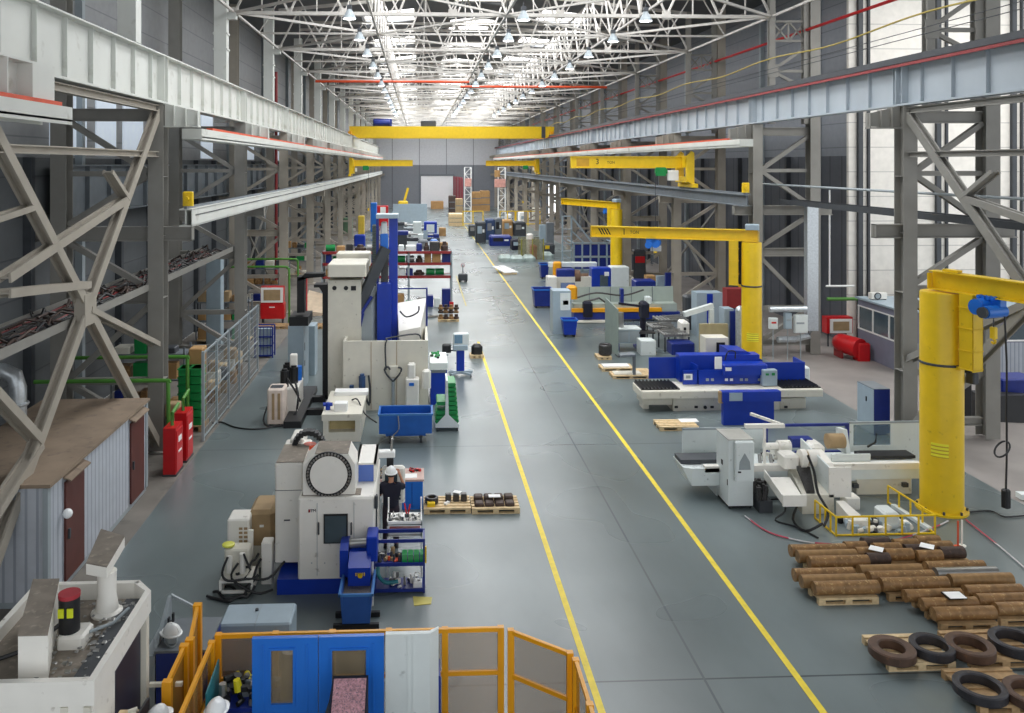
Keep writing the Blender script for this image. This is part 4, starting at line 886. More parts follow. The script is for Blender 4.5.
# right-hand upper frame with blue clear sheet
Yr = 18.1; e0, e1, ez0, ez1 = RR(356, 376, 463, 489, Yr)
m = MB(); m.box(e0, e0+.05, Yr, Yr+1.2, zf, ez1).box(e1-.05, e1, Yr, Yr+1.2, zf, ez1).box(e0, e1, Yr, Yr+1.2, ez1-.04, ez1); m.build('upper_frame', 'white', t)
m = MB(); m.box(e0+.05, e1-.05, Yr+.02, Yr+.03, zf, ez1-.04); m.build('blue_clear_sheet', mat('blue_clear_sheet', '#5b78c4', .2, var=.05), t)
m = MB(); m.tube([(b1+.02, Y+.1, 1.0), (b1+.03, Y+.1, zf)], .02); m.bbox(b1-.01, b1+.06, Y-.06, Y+.02, 1.75, 2.0, .01); m.build('grab_bar', 'dgrey', t)
# blue conveyor discharge on the machine front
g0, g1 = RX(341, 16.9), RX(349, 16.9)
m = MB(); m.prism([(16.7, .62), (17.25, .62), (17.25, 1.2), (16.9, 1.22), (16.7, 1.15)], RX(340.5, 16.9), RX(349, 16.9), 'x')
m.build('discharge_side', 'blue', t)
m = MB(); m.prism([(16.45, .55), (16.8, .5), (17.25, .9), (17.25, 1.12), (16.8, 1.08), (16.45, .92)], RX(349, 16.7), RX(371, 16.7), 'x'); m.build('discharge_hood', 'blue', t)
m = MB(); m.bbox(RX(367, 17), RX(378, 17), 16.75, 17.25, .9, 1.38, .02); m.build('discharge_motor_box', 'blue', t)
m = MB(); x = RX(360, 16.4); z = .78; m.lathe((x, 16.44, z), [(.02, -.02), (.05, -.02), (.05, 0)], 8, 'y')
for q in range(5): m.box(x-.09+.04*q, x-.07+.04*q, 16.42, 16.45, z+.02*(q % 2), z+.05)
m.build('badge', 'yellow', t)
m = MB(); m.cyl((RX(350, 17), 16.95, 1.18), (RX(367, 17), 16.95, 1.2), .09, n=10); m.build('drive_roller', 'steel', t, smooth=True)
m = MB(); m.bar((RX(373, 16.9), 16.8, 0), (RX(373, 16.9), 16.8, 1.0), .04); m.build('support_post', 'white', t)
# energy chain loop behind the drum
X = RX(309, 18.9); cz = 2.5
m = MB()
for k in range(15):
    q0 = math.pi*(k/14*1.25-.12); q = q0
    m.box(X+.31*math.cos(q)-.05, X+.31*math.cos(q)+.05, 18.8, 19.02, cz+.31*math.sin(q)-.05, cz+.31*math.sin(q)+.05)
m.build('energy_chain', 'black', t)
m = MB(); m.cyl((X, 18.9, cz-.6), (X+.03, 18.9, cz+.05), .14, n=12); m.build('spindle_motor', 'orange', t)
# chip bin in front
t = thing('chip_bin', 'blue chip bin on black forks in front of the white milling machine', 'bin', (RX(356, 16.1), 16.0, 0))
Yf = 15.95; h0, h1 = RX(340, Yf), RX(372, Yf); hz = .66; yb = 16.85
m = MB(); 
for q in ((h0, h0+.03), (h1-.03, h1)): m.hexa([(q[0]+(.04 if q[0] == h0 else -.04), Yf+.03, .1), (q[1]+(.04 if q[0] == h0 else -.04), Yf+.03, .1), (q[1]+(.04 if q[0] == h0 else -.04), yb-.03, .1), (q[0]+(.04 if q[0] == h0 else -.04), yb-.03, .1), (q[0], Yf, hz), (q[1], Yf, hz), (q[1], yb, hz), (q[0], yb, hz)])
m.box(h0+.04, h1-.04, Yf+.02, Yf+.05, .1, hz-.004).box(h0+.04, h1-.04, yb-.05, yb-.02, .1, hz-.004).box(h0+.04, h1-.04, Yf+.05, yb-.05, .1, .14); m.build('tub', mat('steel_blue_paint', '#27539b', .45, var=.1), t)
m = MB(); m.box(h0-.02, h1+.02, Yf-.03, Yf+.01, hz-.03, hz+.02).box(h0-.02, h1+.02, yb-.01, yb+.03, hz-.03, hz+.02).box(h0-.03, h0+.01, Yf-.03, yb+.03, hz-.03, hz+.021).box(h1-.01, h1+.03, Yf-.03, yb+.03, hz-.03, hz+.021); m.build('rim', mat('rim_blue', '#3f78b8', .5), t)
m = MB(); m.box(h0+.035, h1-.035, Yf+.055, yb-.055, .14, .57); tag(m.build('chips', 'chips', t), kind='stuff')
for y in (Yf+.0, Yf+.42): m = MB(); m.box(h0-.13, h1+.13, y, y+.08, 0, .09); m.build('fork_runner', 'black', t)
# blue tool trolley
Yt = 17.25; t0, t1 = RX(373.5, Yt), RX(425, Yt); TZ = 1.1
t = thing('tool_trolley', 'dark blue open two-tier trolley with tools, right of the blue chip bin', 'trolley', (t0, Yt, 0))
for z in (.05, .58, 1.06):
    m = MB(); m.box(t0, t1, Yt, Yt+.5, z, z+.03) if z < 1 else m.box(t0, t1, Yt+.46, Yt+.5, z-.02, z+.05).box(t0, t0+.04, Yt, Yt+.46, z, z+.04).box(t1-.04, t1, Yt, Yt+.46, z, z+.04)
    m.box(t0, t1, Yt-.01, Yt+.01, z-.02, z+.05); m.build('shelf', 'dblue', t)
for x in (t0, t1-.04):
    for y in (Yt, Yt+.46): MB().box(x, x+.04, y, y+.04, 0, TZ).build('post', 'dblue', t)
MB().box(t1, t1+.03, Yt-.02, Yt+.03, .62, .95).build('yellow_handle', 'yellow', t)
gb = None
for k in range(4):
    x = RX(402+k*6, Yt); 
    o = MB(); o.prism([(Yt+.03, .61), (Yt+.3, .61), (Yt+.3, .76), (Yt+.06, .76), (Yt+.03, .68)], x, x+.105, 'x')
    tag(o.build('green_bin', 'green'), f'small green bin on the trolley middle shelf, {["leftmost","second from left","third from left","rightmost"][k]}', 'bin', 'green bins on the blue trolley')
clutter('trolley_tools', 'mixed tools at the left of the trolley middle shelf', 'tools', t0+.08, RX(400, Yt), Yt+.08, Yt+.42, .61, 22, ['tan', 'steel', 'dgrey', 'orange'], 21, .05, .1, .16)
clutter('trolley_clamps', 'steel clamps and rods on the trolley bottom shelf', 'tools', t0+.3, t1-.1, Yt+.06, Yt+.4, .08, 16, ['steel', 'dgrey', 'white'], 22, .05, .11, .2)
o = MB(); o.tube([(t0+.08, Yt+.2, .5), (t0+.1, Yt+.15, .3), (t0+.25, Yt+.1, .18), (t0+.5, Yt+.1, .2)], .04, 8); tag(o.build('teal_hose', 'teal'), 'teal hose on the trolley bottom shelf', 'hose')
o = MB(); o.bbox(RX(413, Yt), RX(422, Yt), Yt+.05, Yt+.25, .08, .2, .02); o.tube([(RX(415, Yt), Yt+.15, .2), (RX(415, Yt), Yt+.15, .34), (RX(420, Yt), Yt+.15, .34), (RX(420, Yt), Yt+.15, .2)], .012); tag(o.build('white_toolbox', 'paper'), 'white toolbox at the right of the trolley bottom shelf', 'toolbox')
# white instrument cart behind it
Yw = 17.85; q0, q1 = RX(387, Yw), RX(422, Yw)
t = thing('white_tray_cart', 'white cart with raised tray of steel tools behind the blue trolley', 'cart', (q0, Yw, 0))
m = MB(); m.box(q0, q1, Yw, Yw+.6, .92, .94); m.box(q0, q1, Yw, Yw+.02, .9, 1.0); m.build('lower_tray', 'paper', t)
m = MB(); m.box(q0+.04, q1-.04, Yw+.03, Yw+.5, .94, .97); m.build('red_mat', 'dred', t)
m = MB(); m.box(q0, q1, Yw, Yw+.6, 1.14, 1.16)
for x in (q0, q1-.02): m.box(x, x+.02, Yw, Yw+.6, 1.14, 1.24)
m.box(q0, q1, Yw, Yw+.02, 1.12, 1.22); m.build('upper_tray', 'paper', t)
for x in (q0, q1-.03):
    for y in (Yw, Yw+.57): MB().box(x, x+.03, y, y+.03, 0, 1.14 if y > Yw else 1.14).build('post', 'paper', t)
for x in (q0, q1-.03): MB().box(x, x+.03, Yw+.57, Yw+.6, 1.16, 1.5).build('upright', 'paper', t)
clutter('steel_tools', 'small steel tools crowded in the white cart tray', 'tools', q0+.05, q1-.05, Yw+.06, Yw+.52, 1.16, 46, ['steel', 'dgrey', 'steel', 'white'], 31, .03, .07, .12)
o = MB(); o.cyl((RX(407, 18.3), 18.2, 1.2), (RX(404.5, 18.3), 18.3, 1.42), .018, n=6); o.cyl((RX(408, 18.3), 18.2, 1.2), (RX(410, 18.3), 18.3, 1.4), .018, n=6); tag(o.build('red_pliers', 'red'), 'red-handled pliers standing in the white cart tray', 'pliers')
tag(MB().hexa([(RX(414, 16.9), 16.75, 0), (RX(431, 16.9), 16.8, 0), (RX(432, 17.2), 17.05, 0), (RX(413, 17.2), 17.1, 0), (RX(414, 16.9), 16.75, .012), (RX(431, 16.9), 16.8, .012), (RX(432, 17.2), 17.05, .012), (RX(413, 17.2), 17.1, .012)]).build('yellow_sheet', mat('pale_yellow_sheet', '#c9bd62', .6)), 'pale yellow sheet lying on the floor beside the blue trolley', 'sheet')
# control panel on its arm
t = thing('hanging_control_panel', 'pale control panel hanging from a white arm beside the milling machine', 'control panel', (RX(393, 19.9), 19.9, .8))
Yp = 19.9; x0_, x1_, z0_, z1_ = RR(382, 405, 467, 503, Yp)
m = MB(); m.bbox(x0_, x1_, Yp, Yp+.18, z0_, z1_, .05); m.build('panel_body', 'white', t)
m = MB(); m.box(x0_+.07, x0_+.36, Yp-.01, Yp, z1_-.4, z1_-.1); m.build('screen', 'glass', t)
m = MB()
for i in range(4):
    for j in range(5): m.box(x0_+.07+.08*j, x0_+.12+.08*j, Yp-.012, Yp, z0_+.08+.08*i, z0_+.13+.08*i)
m.build('keys', 'dgrey', t)
m = MB(); x = RX(390, Yp); m.box(x-.08, x+.08, Yp+.02, Yp+.16, z1_, 1.95); m.build('hanger', 'black', t)
m = MB(); m.bbox(RX(362, Yp), RX(395, Yp), Yp, Yp+.25, RZ(380, 458, Yp), RZ(380, 452.5, Yp), .02); m.build('arm', 'paper', t)
m = MB(); m.cyl((x+.03, Yp+.1, 2.0), (x+.05, Yp+.1, RZ(391, 440, Yp)), .03, n=8); m.build('mast', 'steel', t)
# workbench
t = thing('workbench', 'blue workbench with cluttered top beyond the operator', 'workbench', (RX(402, 21.5), 21.5, 0)); Yb = 21.4
u0, u1 = RX(377, Yb), RX(424, Yb)
m = MB(); m.box(u0, u1, Yb, Yb+.8, .72, .77); m.build('bench_top', mat('pinkish_bench_top', '#c9aaa0', .6), t)
m = MB(); m.box(RX(402, Yb), u1-.03, Yb+.03, Yb+.75, 0, .72); cb = m.build('cupboard', 'sblue', t)
m = MB(); m.box(RX(412, Yb)-.005, RX(412, Yb)+.005, Yb+.02, Yb+.03, .05, .68); m.build('door_gap', 'dblue', cb)
for x in (u0+.02, u0+.4): MB().box(x, x+.05, Yb+.05, Yb+.1, 0, .72).build('leg', 'grey', t)
tag(MB().box(RX(405, Yb), RX(417, Yb), Yb+.1, Yb+.4, .77, .78).build('paper_sheet', 'paper'), 'white paper sheet lying on the blue workbench', 'paper')
clutter('red_tools', 'row of red tools at the back of the blue workbench', 'tools', RX(408, Yb), u1-.08, Yb+.5, Yb+.72, .77, 16, ['dred', 'black', 'red'], 41, .04, .09, .08)
clutter('bench_parts', 'metal parts at the left of the blue workbench', 'tools', u0+.05, RX(382, Yb), Yb+.1, Yb+.7, .77, 12, ['steel', 'tan', 'dgrey'], 42, .05, .1, .1)
# floor units left of the mill
Yh = 17.3
t = thing('hydraulic_unit', 'white hydraulic unit with black hoses and yellow lid on a white stand', 'hydraulic unit', (RX(236, Yh), Yh, 0))
v0, v1 = RX(219, Yh), RX(253, Yh)
m = MB(); m.box(v0, v1, Yh, Yh+.62, .26, .31); m.box(v0, v1, Yh, Yh+.03, .05, .11)
m.box(v0, v0+.05, Yh, Yh+.62, .05, .26).box(v1-.05, v1, Yh, Yh+.62, .05, .26); m.build('stand', 'white', t)
for x in (v0+.03, v1-.06):
    for y in (Yh+.03, Yh+.56): MB().box(x, x+.03, y, y+.03, 0, .05).build('foot', 'grey', t)
Yh2 = 17.5; v2, v3 = RX(224, Yh2), RX(249, Yh2)
m = MB(); m.bbox(v2, v3, Yh2, Yh2+.36, .31, .85, .03); m.build('tank', 'cream', t)
m = MB(); m.bbox(v2+.06, v2+.18, Yh2-.08, Yh2, .4, .75, .02).cyl((v3-.12, Yh2-.05, .4), (v3-.12, Yh2-.05, .8), .06, n=10); m.build('valve_block', 'white', t)
m = MB(); m.lathe((v2+.06, Yh2+.15, .86), [(.1, 0), (.13, .02), (.13, .05), (.08, .07)], 16); m.build('lid', mat('lemon_lid', '#dfe05a', .4), t)
for k, (xx, pts) in enumerate(((0, [(v2+.1, Yh2-.1, .75), (v2+.02, Yh2-.25, .5), (v2+.15, Yh2-.3, .36), (v3, Yh2-.2, .34), (v3+.4, Yh2, .25), (v3+.7, Yh2+.2, .5)]), (1, [(v3-.1, Yh2-.08, .8), (v3+.06, Yh2-.15, .5), (v3-.05, Yh2-.22, .35)]), (2, [(v2+.3, Yh2-.05, .6), (v2+.2, Yh2-.2, .35), (v3+.2, Yh2-.3, .1), (v3+.5, Yh2-.1, .06)]))):
    MB().tube(pts, .025, 6).build('hose', 'black', t)
Yk = 18.15; k0, k1 = RX(227, Yk), RX(243, Yk)
t = thing('chiller', 'white louvred chiller cabinet beside the dusty brown box', 'chiller', (k0, Yk, 0))
m = MB(); m.bbox(k0, RX(249, Yk), Yk, Yk+.55, .0, 1.2, .03); m.build('cabinet', 'white', t)
m = MB()
for i in range(2):
    for j in range(8): m.box(RX(239+i*5, Yk), RX(242.5+i*5, Yk), Yk-.01, Yk, .35+j*.09, .4+j*.09)
m.build('louvre', 'tan', t)
m = MB(); m.box(RX(250, Yk), RX(255, Yk), Yk-.2, Yk-.15, .5, 1.05); m.build('side_panel', 'white', t)
Yo = 18.45; o0, o1 = RX(248, Yo), RX(274, Yo)
t = thing('brown_cover_box', 'dusty brown covered box between chiller and milling machine', 'box', (o0, Yo, 0))
m = MB(); m.bbox(o0, o1, Yo, Yo+.95, .5, 1.25, .08); m.build('cover', 'tan', t)
m = MB(); m.box(o0+.05, o1-.05, Yo+.05, Yo+.9, 0, .5); m.build('pedestal', 'cream', t)
m = MB(); m.box(o0+.25, o0+.34, Yo-.012, Yo, .9, .95); m.build('label_plate', 'paper', t)
simple('small_white_box', 'small white box standing before the milling machine column', 'box', 'white', 261, 272, 543, 567, 17.75, .3, .02, 0)
for k, pts in enumerate(([(-4.0, 17.6, .05), (-3.7, 17.35, .04), (-3.4, 17.4, .3), (-3.3, 17.7, .55)], [(-4.2, 17.4, .04), (-3.9, 17.15, .04), (-3.55, 17.2, .05), (-3.3, 17.45, .35)], [(-3.95, 17.9, .6), (-3.75, 17.5, .35), (-3.5, 17.5, .5), (-3.35, 17.75, .65)], [(-4.3, 17.25, .04), (-3.8, 17.0, .04), (-3.45, 17.05, .1), (-3.35, 17.3, .2)])):
    P = []
    for i in range(len(pts)-1):
        for f in (0, .33, .66): P.append(tuple(pts[i][c]*(1-f)+pts[i+1][c]*f+(.05*math.sin(3*(i+f)+k) if c == 2 and f else 0) for c in range(3)))
    P = [(p[0], p[1], max(p[2], .03)) for p in P+[pts[-1]]]
    tag(MB().tube(P, .028, 6).build('black_hose', 'black'), ['highest', 'thick looping', 'short upper', 'lowest floor'][k]+' black hose running into the milling machine base', 'hose', 'hoses by the milling machine')
# pallets
def pallet(label, x, y, w=1.2, d=.8, mt='wood', rot=0, group='wooden pallets'):
    t = thing('pallet', label, 'pallet', (0, 0, 0), group)
    m = MB()
    for k in range(5): a = -w/2*0; yy = -d/2+.0+k*(d-.1)/4; m.box(-w/2, w/2, yy, yy+.1+.02*(k % 2), .122, .144)
    m.box(-w/2, w/2, -d/2, d/2, .1, .121); m.build('deck', mt, t, local=True)
    pb_ = MB().box(0, .14, 0, .1, .022, .1).build('block', mt, t, local=True); pbd = MB().box(-w/2, w/2, 0, .1, 0, .022).build('bottom_board', mt, t, local=True)
    for i, xx in enumerate((-w/2, -.07, w/2-.14)):
        for j, yy in enumerate((-d/2, -.05, d/2-.1)):
            o = pb_ if i == j == 0 else pb_.copy()
            if o is not pb_: COL.objects.link(o); o.parent = t
            o.location = (xx, yy, 0)
            if i == 0:
                o = pbd if j == 0 else pbd.copy()
                if o is not pbd: COL.objects.link(o); o.parent = t
                o.location = (0, yy, 0)
    t.location = (x, y, 0); t.rotation_euler = (0, 0, rot); return t
def ppal(label, p0, p1, yb, mt='wood', d=.8, **k):
    Y = GY((p0+p1)/2, yb)[1]; a, b = RX(p0, Y), RX(p1, Y); pallet(label, (a+b)/2, Y+d/2, b-a, d, mt, **k); return a, b, Y
a, b, Y = ppal('wooden pallet with loose fixtures, right of the blue workbench', 424, 471, 514)
o = MB(); o.ring((a+.2, Y+.35, .15), .17, .1, .16, 20); tag(o.build('steel_ring_part', 'dsteel'), 'dark ring-shaped steel part on the left pallet by the lane', 'part')
o = MB(); o.bbox(a+.08, a+.28, Y+.08, Y+.28, .145, .25, .02); tag(o.build('yellow_part', 'yellow'), 'small yellow part on the left pallet corner', 'part')
for k in range(3): o = MB(); o.bbox(a+.55+.2*k, a+.7+.2*k, Y+.4, Y+.55, .145, .33, .015); tag(o.build('steel_block', 'dsteel'), f'{["left","middle","right"][k]} dark steel block on the left lane pallet', 'block', 'steel blocks on the left lane pallet')
tag(MB().hexa([(a+.5, Y+.2, .15), (a+.56, Y+.16, .15), (a+.66, Y+.3, .15), (a+.6, Y+.34, .15), (a+.5, Y+.2, .2), (a+.56, Y+.16, .2), (a+.66, Y+.3, .2), (a+.6, Y+.34, .2)]).build('white_bracket', 'paper'), 'small white bracket lying on the left lane pallet', 'bracket')
tag(MB().hexa([(a+.74, Y+.5, .345), (a+.9, Y+.42, .34), (a+.98, Y+.56, .34), (a+.8, Y+.66, .34), (a+.74, Y+.5, .352), (a+.9, Y+.42, .347), (a+.98, Y+.56, .347), (a+.8, Y+.66, .347)]).build('paper_note', 'paper'), 'tilted white paper on the steel blocks of the left lane pallet', 'paper')
a, b, Y = ppal('wooden pallet with brown forged plates, nearest the yellow lane line', 472, 520, 514)
for k in range(8):
    i, j = k % 4, k//4; x = a+.08+.26*i; y = Y+.1+.3*j; o = MB(); o.bbox(x, x+.23, y, y+.26, .145, .23+.05*j, .03); tag(o.build('forged_plate', 'rustd'), f'brown forged plate on the right lane pallet, {["front","rear"][j]} row {["leftmost","second from left","third from left","rightmost"][i]}', 'plate', 'forged plates on the right lane pallet')
tag(MB().box(a+.45, a+.75, Y+.32, Y+.5, .29, .3).build('paper_note', 'paper'), 'white paper lying on the brown forged plates', 'paper')
# ================================================================ big vertical machine
Y = 30.1
t = thing('vertical_lathe', 'tall cream and blue vertical machine with large white enclosure wall', 'machine', (RX(343, Y), Y, 0))
e0, e1, _, eh = RR(343, 428, 341, 409, Y)
m = MB(); m.box(e0, e1, Y, Y+.1, .0, eh).box(e0, e0+.1, Y+.1, Y+3.4, 0, eh).box(e1-.1, e1, Y+.1, Y+3.4, 0, eh).box(e0, e1, Y+3.4, Y+3.5, 0, eh); m.build('enclosure', 'cream', t)
m = MB()
for f in (.33, .63): m.box(e0+(e1-e0)*f-.01, e0+(e1-e0)*f+.01, Y-.012, Y, .05, eh-.03)
m.build('panel_seam', 'tan', t)
Yc = 31.0; c0, c1, _, ch = RR(328, 361, 264, 400, Yc)
m = MB(); m.box(c0, c1, Yc, Yc+1.6, .05, ch-.6); m.build('cream_column', 'cream', t)
h0, h1, hz0, hz1 = RR(327.5, 366, 264, 277, Yc-.15); m = MB(); m.bbox(h0, h1, Yc-.15, Yc+1.7, hz0, hz1, .04); m.build('column_head', 'cream', t)
m = MB(); pb(m, 336, 370, 253, 266, Yc+1.9, .9, .04); m.build('rear_top_box', 'cream', t)
for p, q in ((334.5, 288), (346, 288)): m = MB(); x, z = RX(p, Yc), RZ(p, q, Yc); m.cyl((x, Yc-.03, z), (x, Yc, z), .08, n=18); m.build('gauge', 'black', t)
m = MB(); pb(m, 351, 356, 286, 290.5, Yc-.02, .02); m.build('square_gauge', 'black', t)
Yb = 31.4; m = MB(); pb(m, 389, 397.5, 216, 345, Yb+.6, .5, 0, .3); m.build('tall_blue_plate', 'blue', t)
m = MB(); pb(m, 377, 391, 284, 345, Yb+.05, .55, 0, .3); m.build('blue_ram', 'blue', t)
m = MB(); pb(m, 376, 398, 214.5, 218.5, Yb+.3, .9); m.build('top_cap', 'lblue', t)
m = MB(); pb(m, 376, 378.5, 219, 284, Yb+.3, .6); m.build('left_blue_plate', 'dblue', t)
m = MB(); pb(m, 380, 388, 234, 253, Yb+.45, .4, .04); m.build('blue_motor', 'sblue', t)
m = MB(); pb(m, 381, 388, 253, 284, Yb+.5, .3, .02); m.build('grey_spindle', 'dsteel', t)
m = MB(); pb(m, 381, 387, 222, 233, Yb+.45, .3, .04); m.build('pale_gearbox', 'pgrey', t)
m = MB(); a, b, c, d = RR(369.5, 376, 225, 286, 31.6)
for k in range(26): z = c+(d-c)*k/26; m.box(a+.1-.2*k/26*0, b, 31.6, 31.85, z, z+(d-c)/26*.8)
m.bar(((a+b)/2+.05, 31.9, c), ((a+b)/2+.05, 31.9, d), .12, .08); tag(m.build('energy_chain', mat('dark_green_grey', '#47524f', .5), t), kind='stuff')
m = MB(); A = RR(358, 372, 300, 345, 31.3); m.hexa([(A[0], 31.3, .3), (A[1], 31.3, .3), (A[1], 32.2, .3), (A[0], 32.2, .3), (A[0], 31.3, A[3]-.7), (A[1], 31.3, A[3]-.1), (A[1]+.3, 32.2, A[3]+.6), (A[0]+.2, 32.2, A[3])]); m.build('grey_guard', 'grey', t)
m = MB(); m.bar((A[0]+.0, 31.25, A[3]-.3), (A[1]+.5, 31.6, A[3]+1.9), .3, .35); m.build('ram_slide', 'dgrey', t)
m = MB(); m.tube([(A[0]-.05, 31.1, .9), (A[0]-.15, 31.1, 2.3), (A[0]+.05, 31.1, 3.1), (A[1], 31.2, 3.9)], .06, 8); m.tube([(A[0]+.08, 31.1, .9), (A[0]+.02, 31.1, 2.5), (A[0]+.2, 31.1, 3.3)], .05, 8); m.build('hose_bundle', 'dblue', t)
W = RR(396, 427, 300, 345, 31.2)
m = MB(); m.hexa([(W[0]+.25, 31.2, .4), (W[1]-.3, 31.2, .4), (W[1]-.05, 33.0, .4), (W[0], 33.0, .4), (W[0]+.1, 31.2, 2.6), (W[1]-.25, 31.2, 2.75), (W[1], 33.0, 3.55), (W[0], 33.0, 3.35)]); m.build('fabric_cover', 'white', t)
m = MB(); m.box(W[1]-.02, W[1]+.04, 32.8, 33.1, .3, 3.95); m.bar((W[0], 33.1, 3.9), (W[1], 33.1, 3.9), .05); m.build('cover_frame', 'dblue', t)
m = MB(); m.tube([(W[0]+.15, 31.15, 3.35), (W[0]+.4, 31.1, 3.15), (W[0]+.8, 31.15, 3.3), (W[1]-.3, 31.3, 3.5)], .03); m.build('black_cable', 'black', t)
# attachments on the enclosure front
x = RX(393, Y-.2); m = MB(); m.cyl((x, Y-.15, 0), (x, Y-.15, RZ(393, 378, Y)), .06, n=10); m.build('front_post', 'grey', t)
zc = RZ(393, 380, Y); m = MB(); m.tube([(x, Y-.2, zc), (x-.22, Y-.22, zc+.25), (x-.3, Y-.22, zc+.45), (x-.18, Y-.2, zc+.52), (x-.1, Y-.2, zc+.42)], .035); m.tube([(x, Y-.2, zc), (x+.22, Y-.22, zc+.25), (x+.3, Y-.22, zc+.45), (x+.18, Y-.2, zc+.5)], .035)
m.tube([(x-.25, Y-.12, zc+.4), (x-.28, Y-.1, zc+1.2), (x-.22, Y-.06, eh+.05), (x-.2, Y+.3, eh+.04), (x+.8, Y+.6, eh+.12), (x+1.0, Y+.6, eh-.05)], .03); m.build('looped_cable', 'dgrey', t)
m = MB(); pb(m, 389, 398, 366, 377, Y-.1, .1, .02); m.build('junction_box', 'cream', t)
m = MB(); pb(m, 405.5, 419, 379, 407, Y-.5, .4, .04, .0); m.build('white_pedestal', 'white', t)
m = MB(); pb(m, 407.5, 415.5, 364, 380, Y-.45, .3, .05); m.build('white_head', 'white', t)
m = MB(); pb(m, 409, 414, 383, 386, Y-.52, .02); m.build('blue_badge', 'sblue', t)
m = MB(); pb(m, 422, 431, 370, 389, Y-.35, .25, .08); m.build('rounded_cover', 'white', t)
m = MB(); X = RX(362, Y-.3); zz = RZ(362, 380, Y); m.cyl((X, Y-.25, zz-.2), (X, Y-.25, zz+.2), .12, n=12); m.cyl((X, Y-.25, zz+.2), (X, Y-.25, zz+.28), .08, n=10); m.box(X-.45, X-.3, Y-.2, Y-.05, zz-.35, zz-.15); m.build('coolant_pump', mat('pump_blue', '#2d4d78', .4), t, smooth=False)
m = MB(); m.tube([(X+.22, Y-.15, zz+.2), (X+.28, Y-.2, zz-.3), (X+.25, Y-.3, zz-.8), (X+.05, Y-.6, .95)], .04); m.build('pump_hose', 'dgrey', t)
# black portal posts left of it
t = thing('portal_post', 'black inverted-L post on a black block, left of the cream column', 'post', (RX(300, 33), 33, 0), 'black portal posts'); 
m = MB(); A = RR(297, 304.5, 277, 320, 33); m.box(A[0], A[1], 33, 33.5, 3.0, A[3]); m.build('upright', 'black', t)
m = MB(); B = RR(297, 324, 273.5, 279, 33); m.prism([(B[0]+.05, B[2]), (B[1], B[2]+.08), (B[1], B[3]), (B[0]+.3, B[3]), (B[0], B[3]-.3)], 33, 33.5, 'y'); m.build('arm', 'black', t)
m = MB(); C = RR(289, 308, 317, 326, 32.8); m.box(C[0], C[1], 32.8, 34.2, C[2], C[3]); m.build('block', 'black', t)
m = MB(); D = RR(288, 303.5, 326, 386, 32.8); m.box(D[0], D[1], 32.8, 34.3, 0, C[2]); m.build('cabinet', 'lblue', t)
m = MB(); m.box(D[1], D[1]+.01, 33.1, 33.2, 1.5, 1.8); m.box(D[1], D[1]+.01, 33.1, 33.2, .9, 1.1); m.build('latch', 'dgrey', t)
t = thing('portal_post', 'tall black post standing right beside the cream machine column', 'post', (RX(325, 31.9), 31.9, 0), 'black portal posts')
m = MB(); A = RR(322.5, 328.5, 286, 396, 31.6); m.box(A[0], A[1]-.03, 31.6, 32.2, 0, A[3]); m.build('upright', 'black', t)
m = MB(); B = RR(314, 328.3, 284.5, 290, 31.6); m.prism([(B[0], B[2]+.1), (B[0], B[3]), (B[1]-.03, B[3]), (B[1]-.03, B[2]-.4), (B[0]+.2, B[2]+.1)], 31.55, 32.2, 'y'); m.build('arm', 'black', t)
simple('narrow_cabinet', 'narrow pale blue cabinet between the two black posts', 'cabinet', 'lblue', 308, 315, 326, 362, 35.2, .9, .02, 0)
# chiller on the black base rail
t = thing('base_rail', 'black floor rails with cross bar left of the big machine', 'rail', (RX(292, 28.6), 28.3, 0))
x = RX(292.5, 28.2); m = MB(); m.box(x-.3, x+.28, 28.2, 32.7, .0, .22); m.build('long_rail', 'black', t)
for y in (29.6, 31.2): MB().box(x+.28, RX(326, y)-.05, y, y+.25, 0, .2).build('cross_rail', 'black', t)
Yq = 28.5; a, b, c, d = RR(267, 284, 389, 422, Yq)
t = thing('oil_cooler', 'pinkish-white oil cooler with two louvre strips, left of the black rail', 'cooler', (a, Yq, 0))
m = MB(); m.bbox(a, b, Yq, Yq+.75, .05, d, .05); m.build('cabinet', mat('warm_white', '#e2d2c6', .45), t)
for f in (.28, .62): m = MB(); m.box(a+(b-a)*f, a+(b-a)*(f+.16), Yq-.012, Yq, .2, d-.15); m.build('louvre', 'tan', t)
m = MB(); m.box(a+.08, b-.08, Yq+.12, Yq+.5, d-.005, d+.01); m.build('top_grille', 'dgrey', t)
m = MB(); m.tube([(a-.02, Yq+.1, .6), (a-.1, Yq-.1, .2), (a+.1, Yq-.2, .04), (b, Yq-.15, .04)], .03); m.build('hose', 'black', t)
m = MB(); 
for xx in (a+.08, b-.08):
    for yy in (Yq+.08, Yq+.67): m.cyl((xx, yy, 0), (xx, yy, .06), .04, n=8)
m.build('castors', 'dgrey', t)
a2_ = b+.03; t = thing('oil_pump_station', 'dark motors and blue filter on a white tank behind the oil cooler', 'pump station', (a2_, 29.4, 0))
m = MB(); m.bbox(a2_-.4, a2_+.28, 29.4, 31.0, 0, 1.0, .04); m.build('tank', 'white', t)
for k, (dx, dy) in enumerate(((-.2, .3), (.05, .8), (-.25, 1.25))):
    m = MB(); m.cyl((a2_+dx, 29.4+dy, 1.0), (a2_+dx, 29.4+dy, 1.55), .15, n=12); m.cyl((a2_+dx, 29.4+dy, 1.55), (a2_+dx, 29.4+dy, 1.62), .1, n=12); m.build('motor', 'black', t, smooth=False)
m = MB(); m.cyl((a2_+.15, 30.6, 1.0), (a2_+.15, 30.6, 1.5), .13, n=12); m.build('blue_filter', 'sblue', t)
m = MB(); m.bbox(a2_-.1, a2_+.15, 30.2, 30.45, 1.5, 2.0, .03); m.build('white_box', 'white', t)
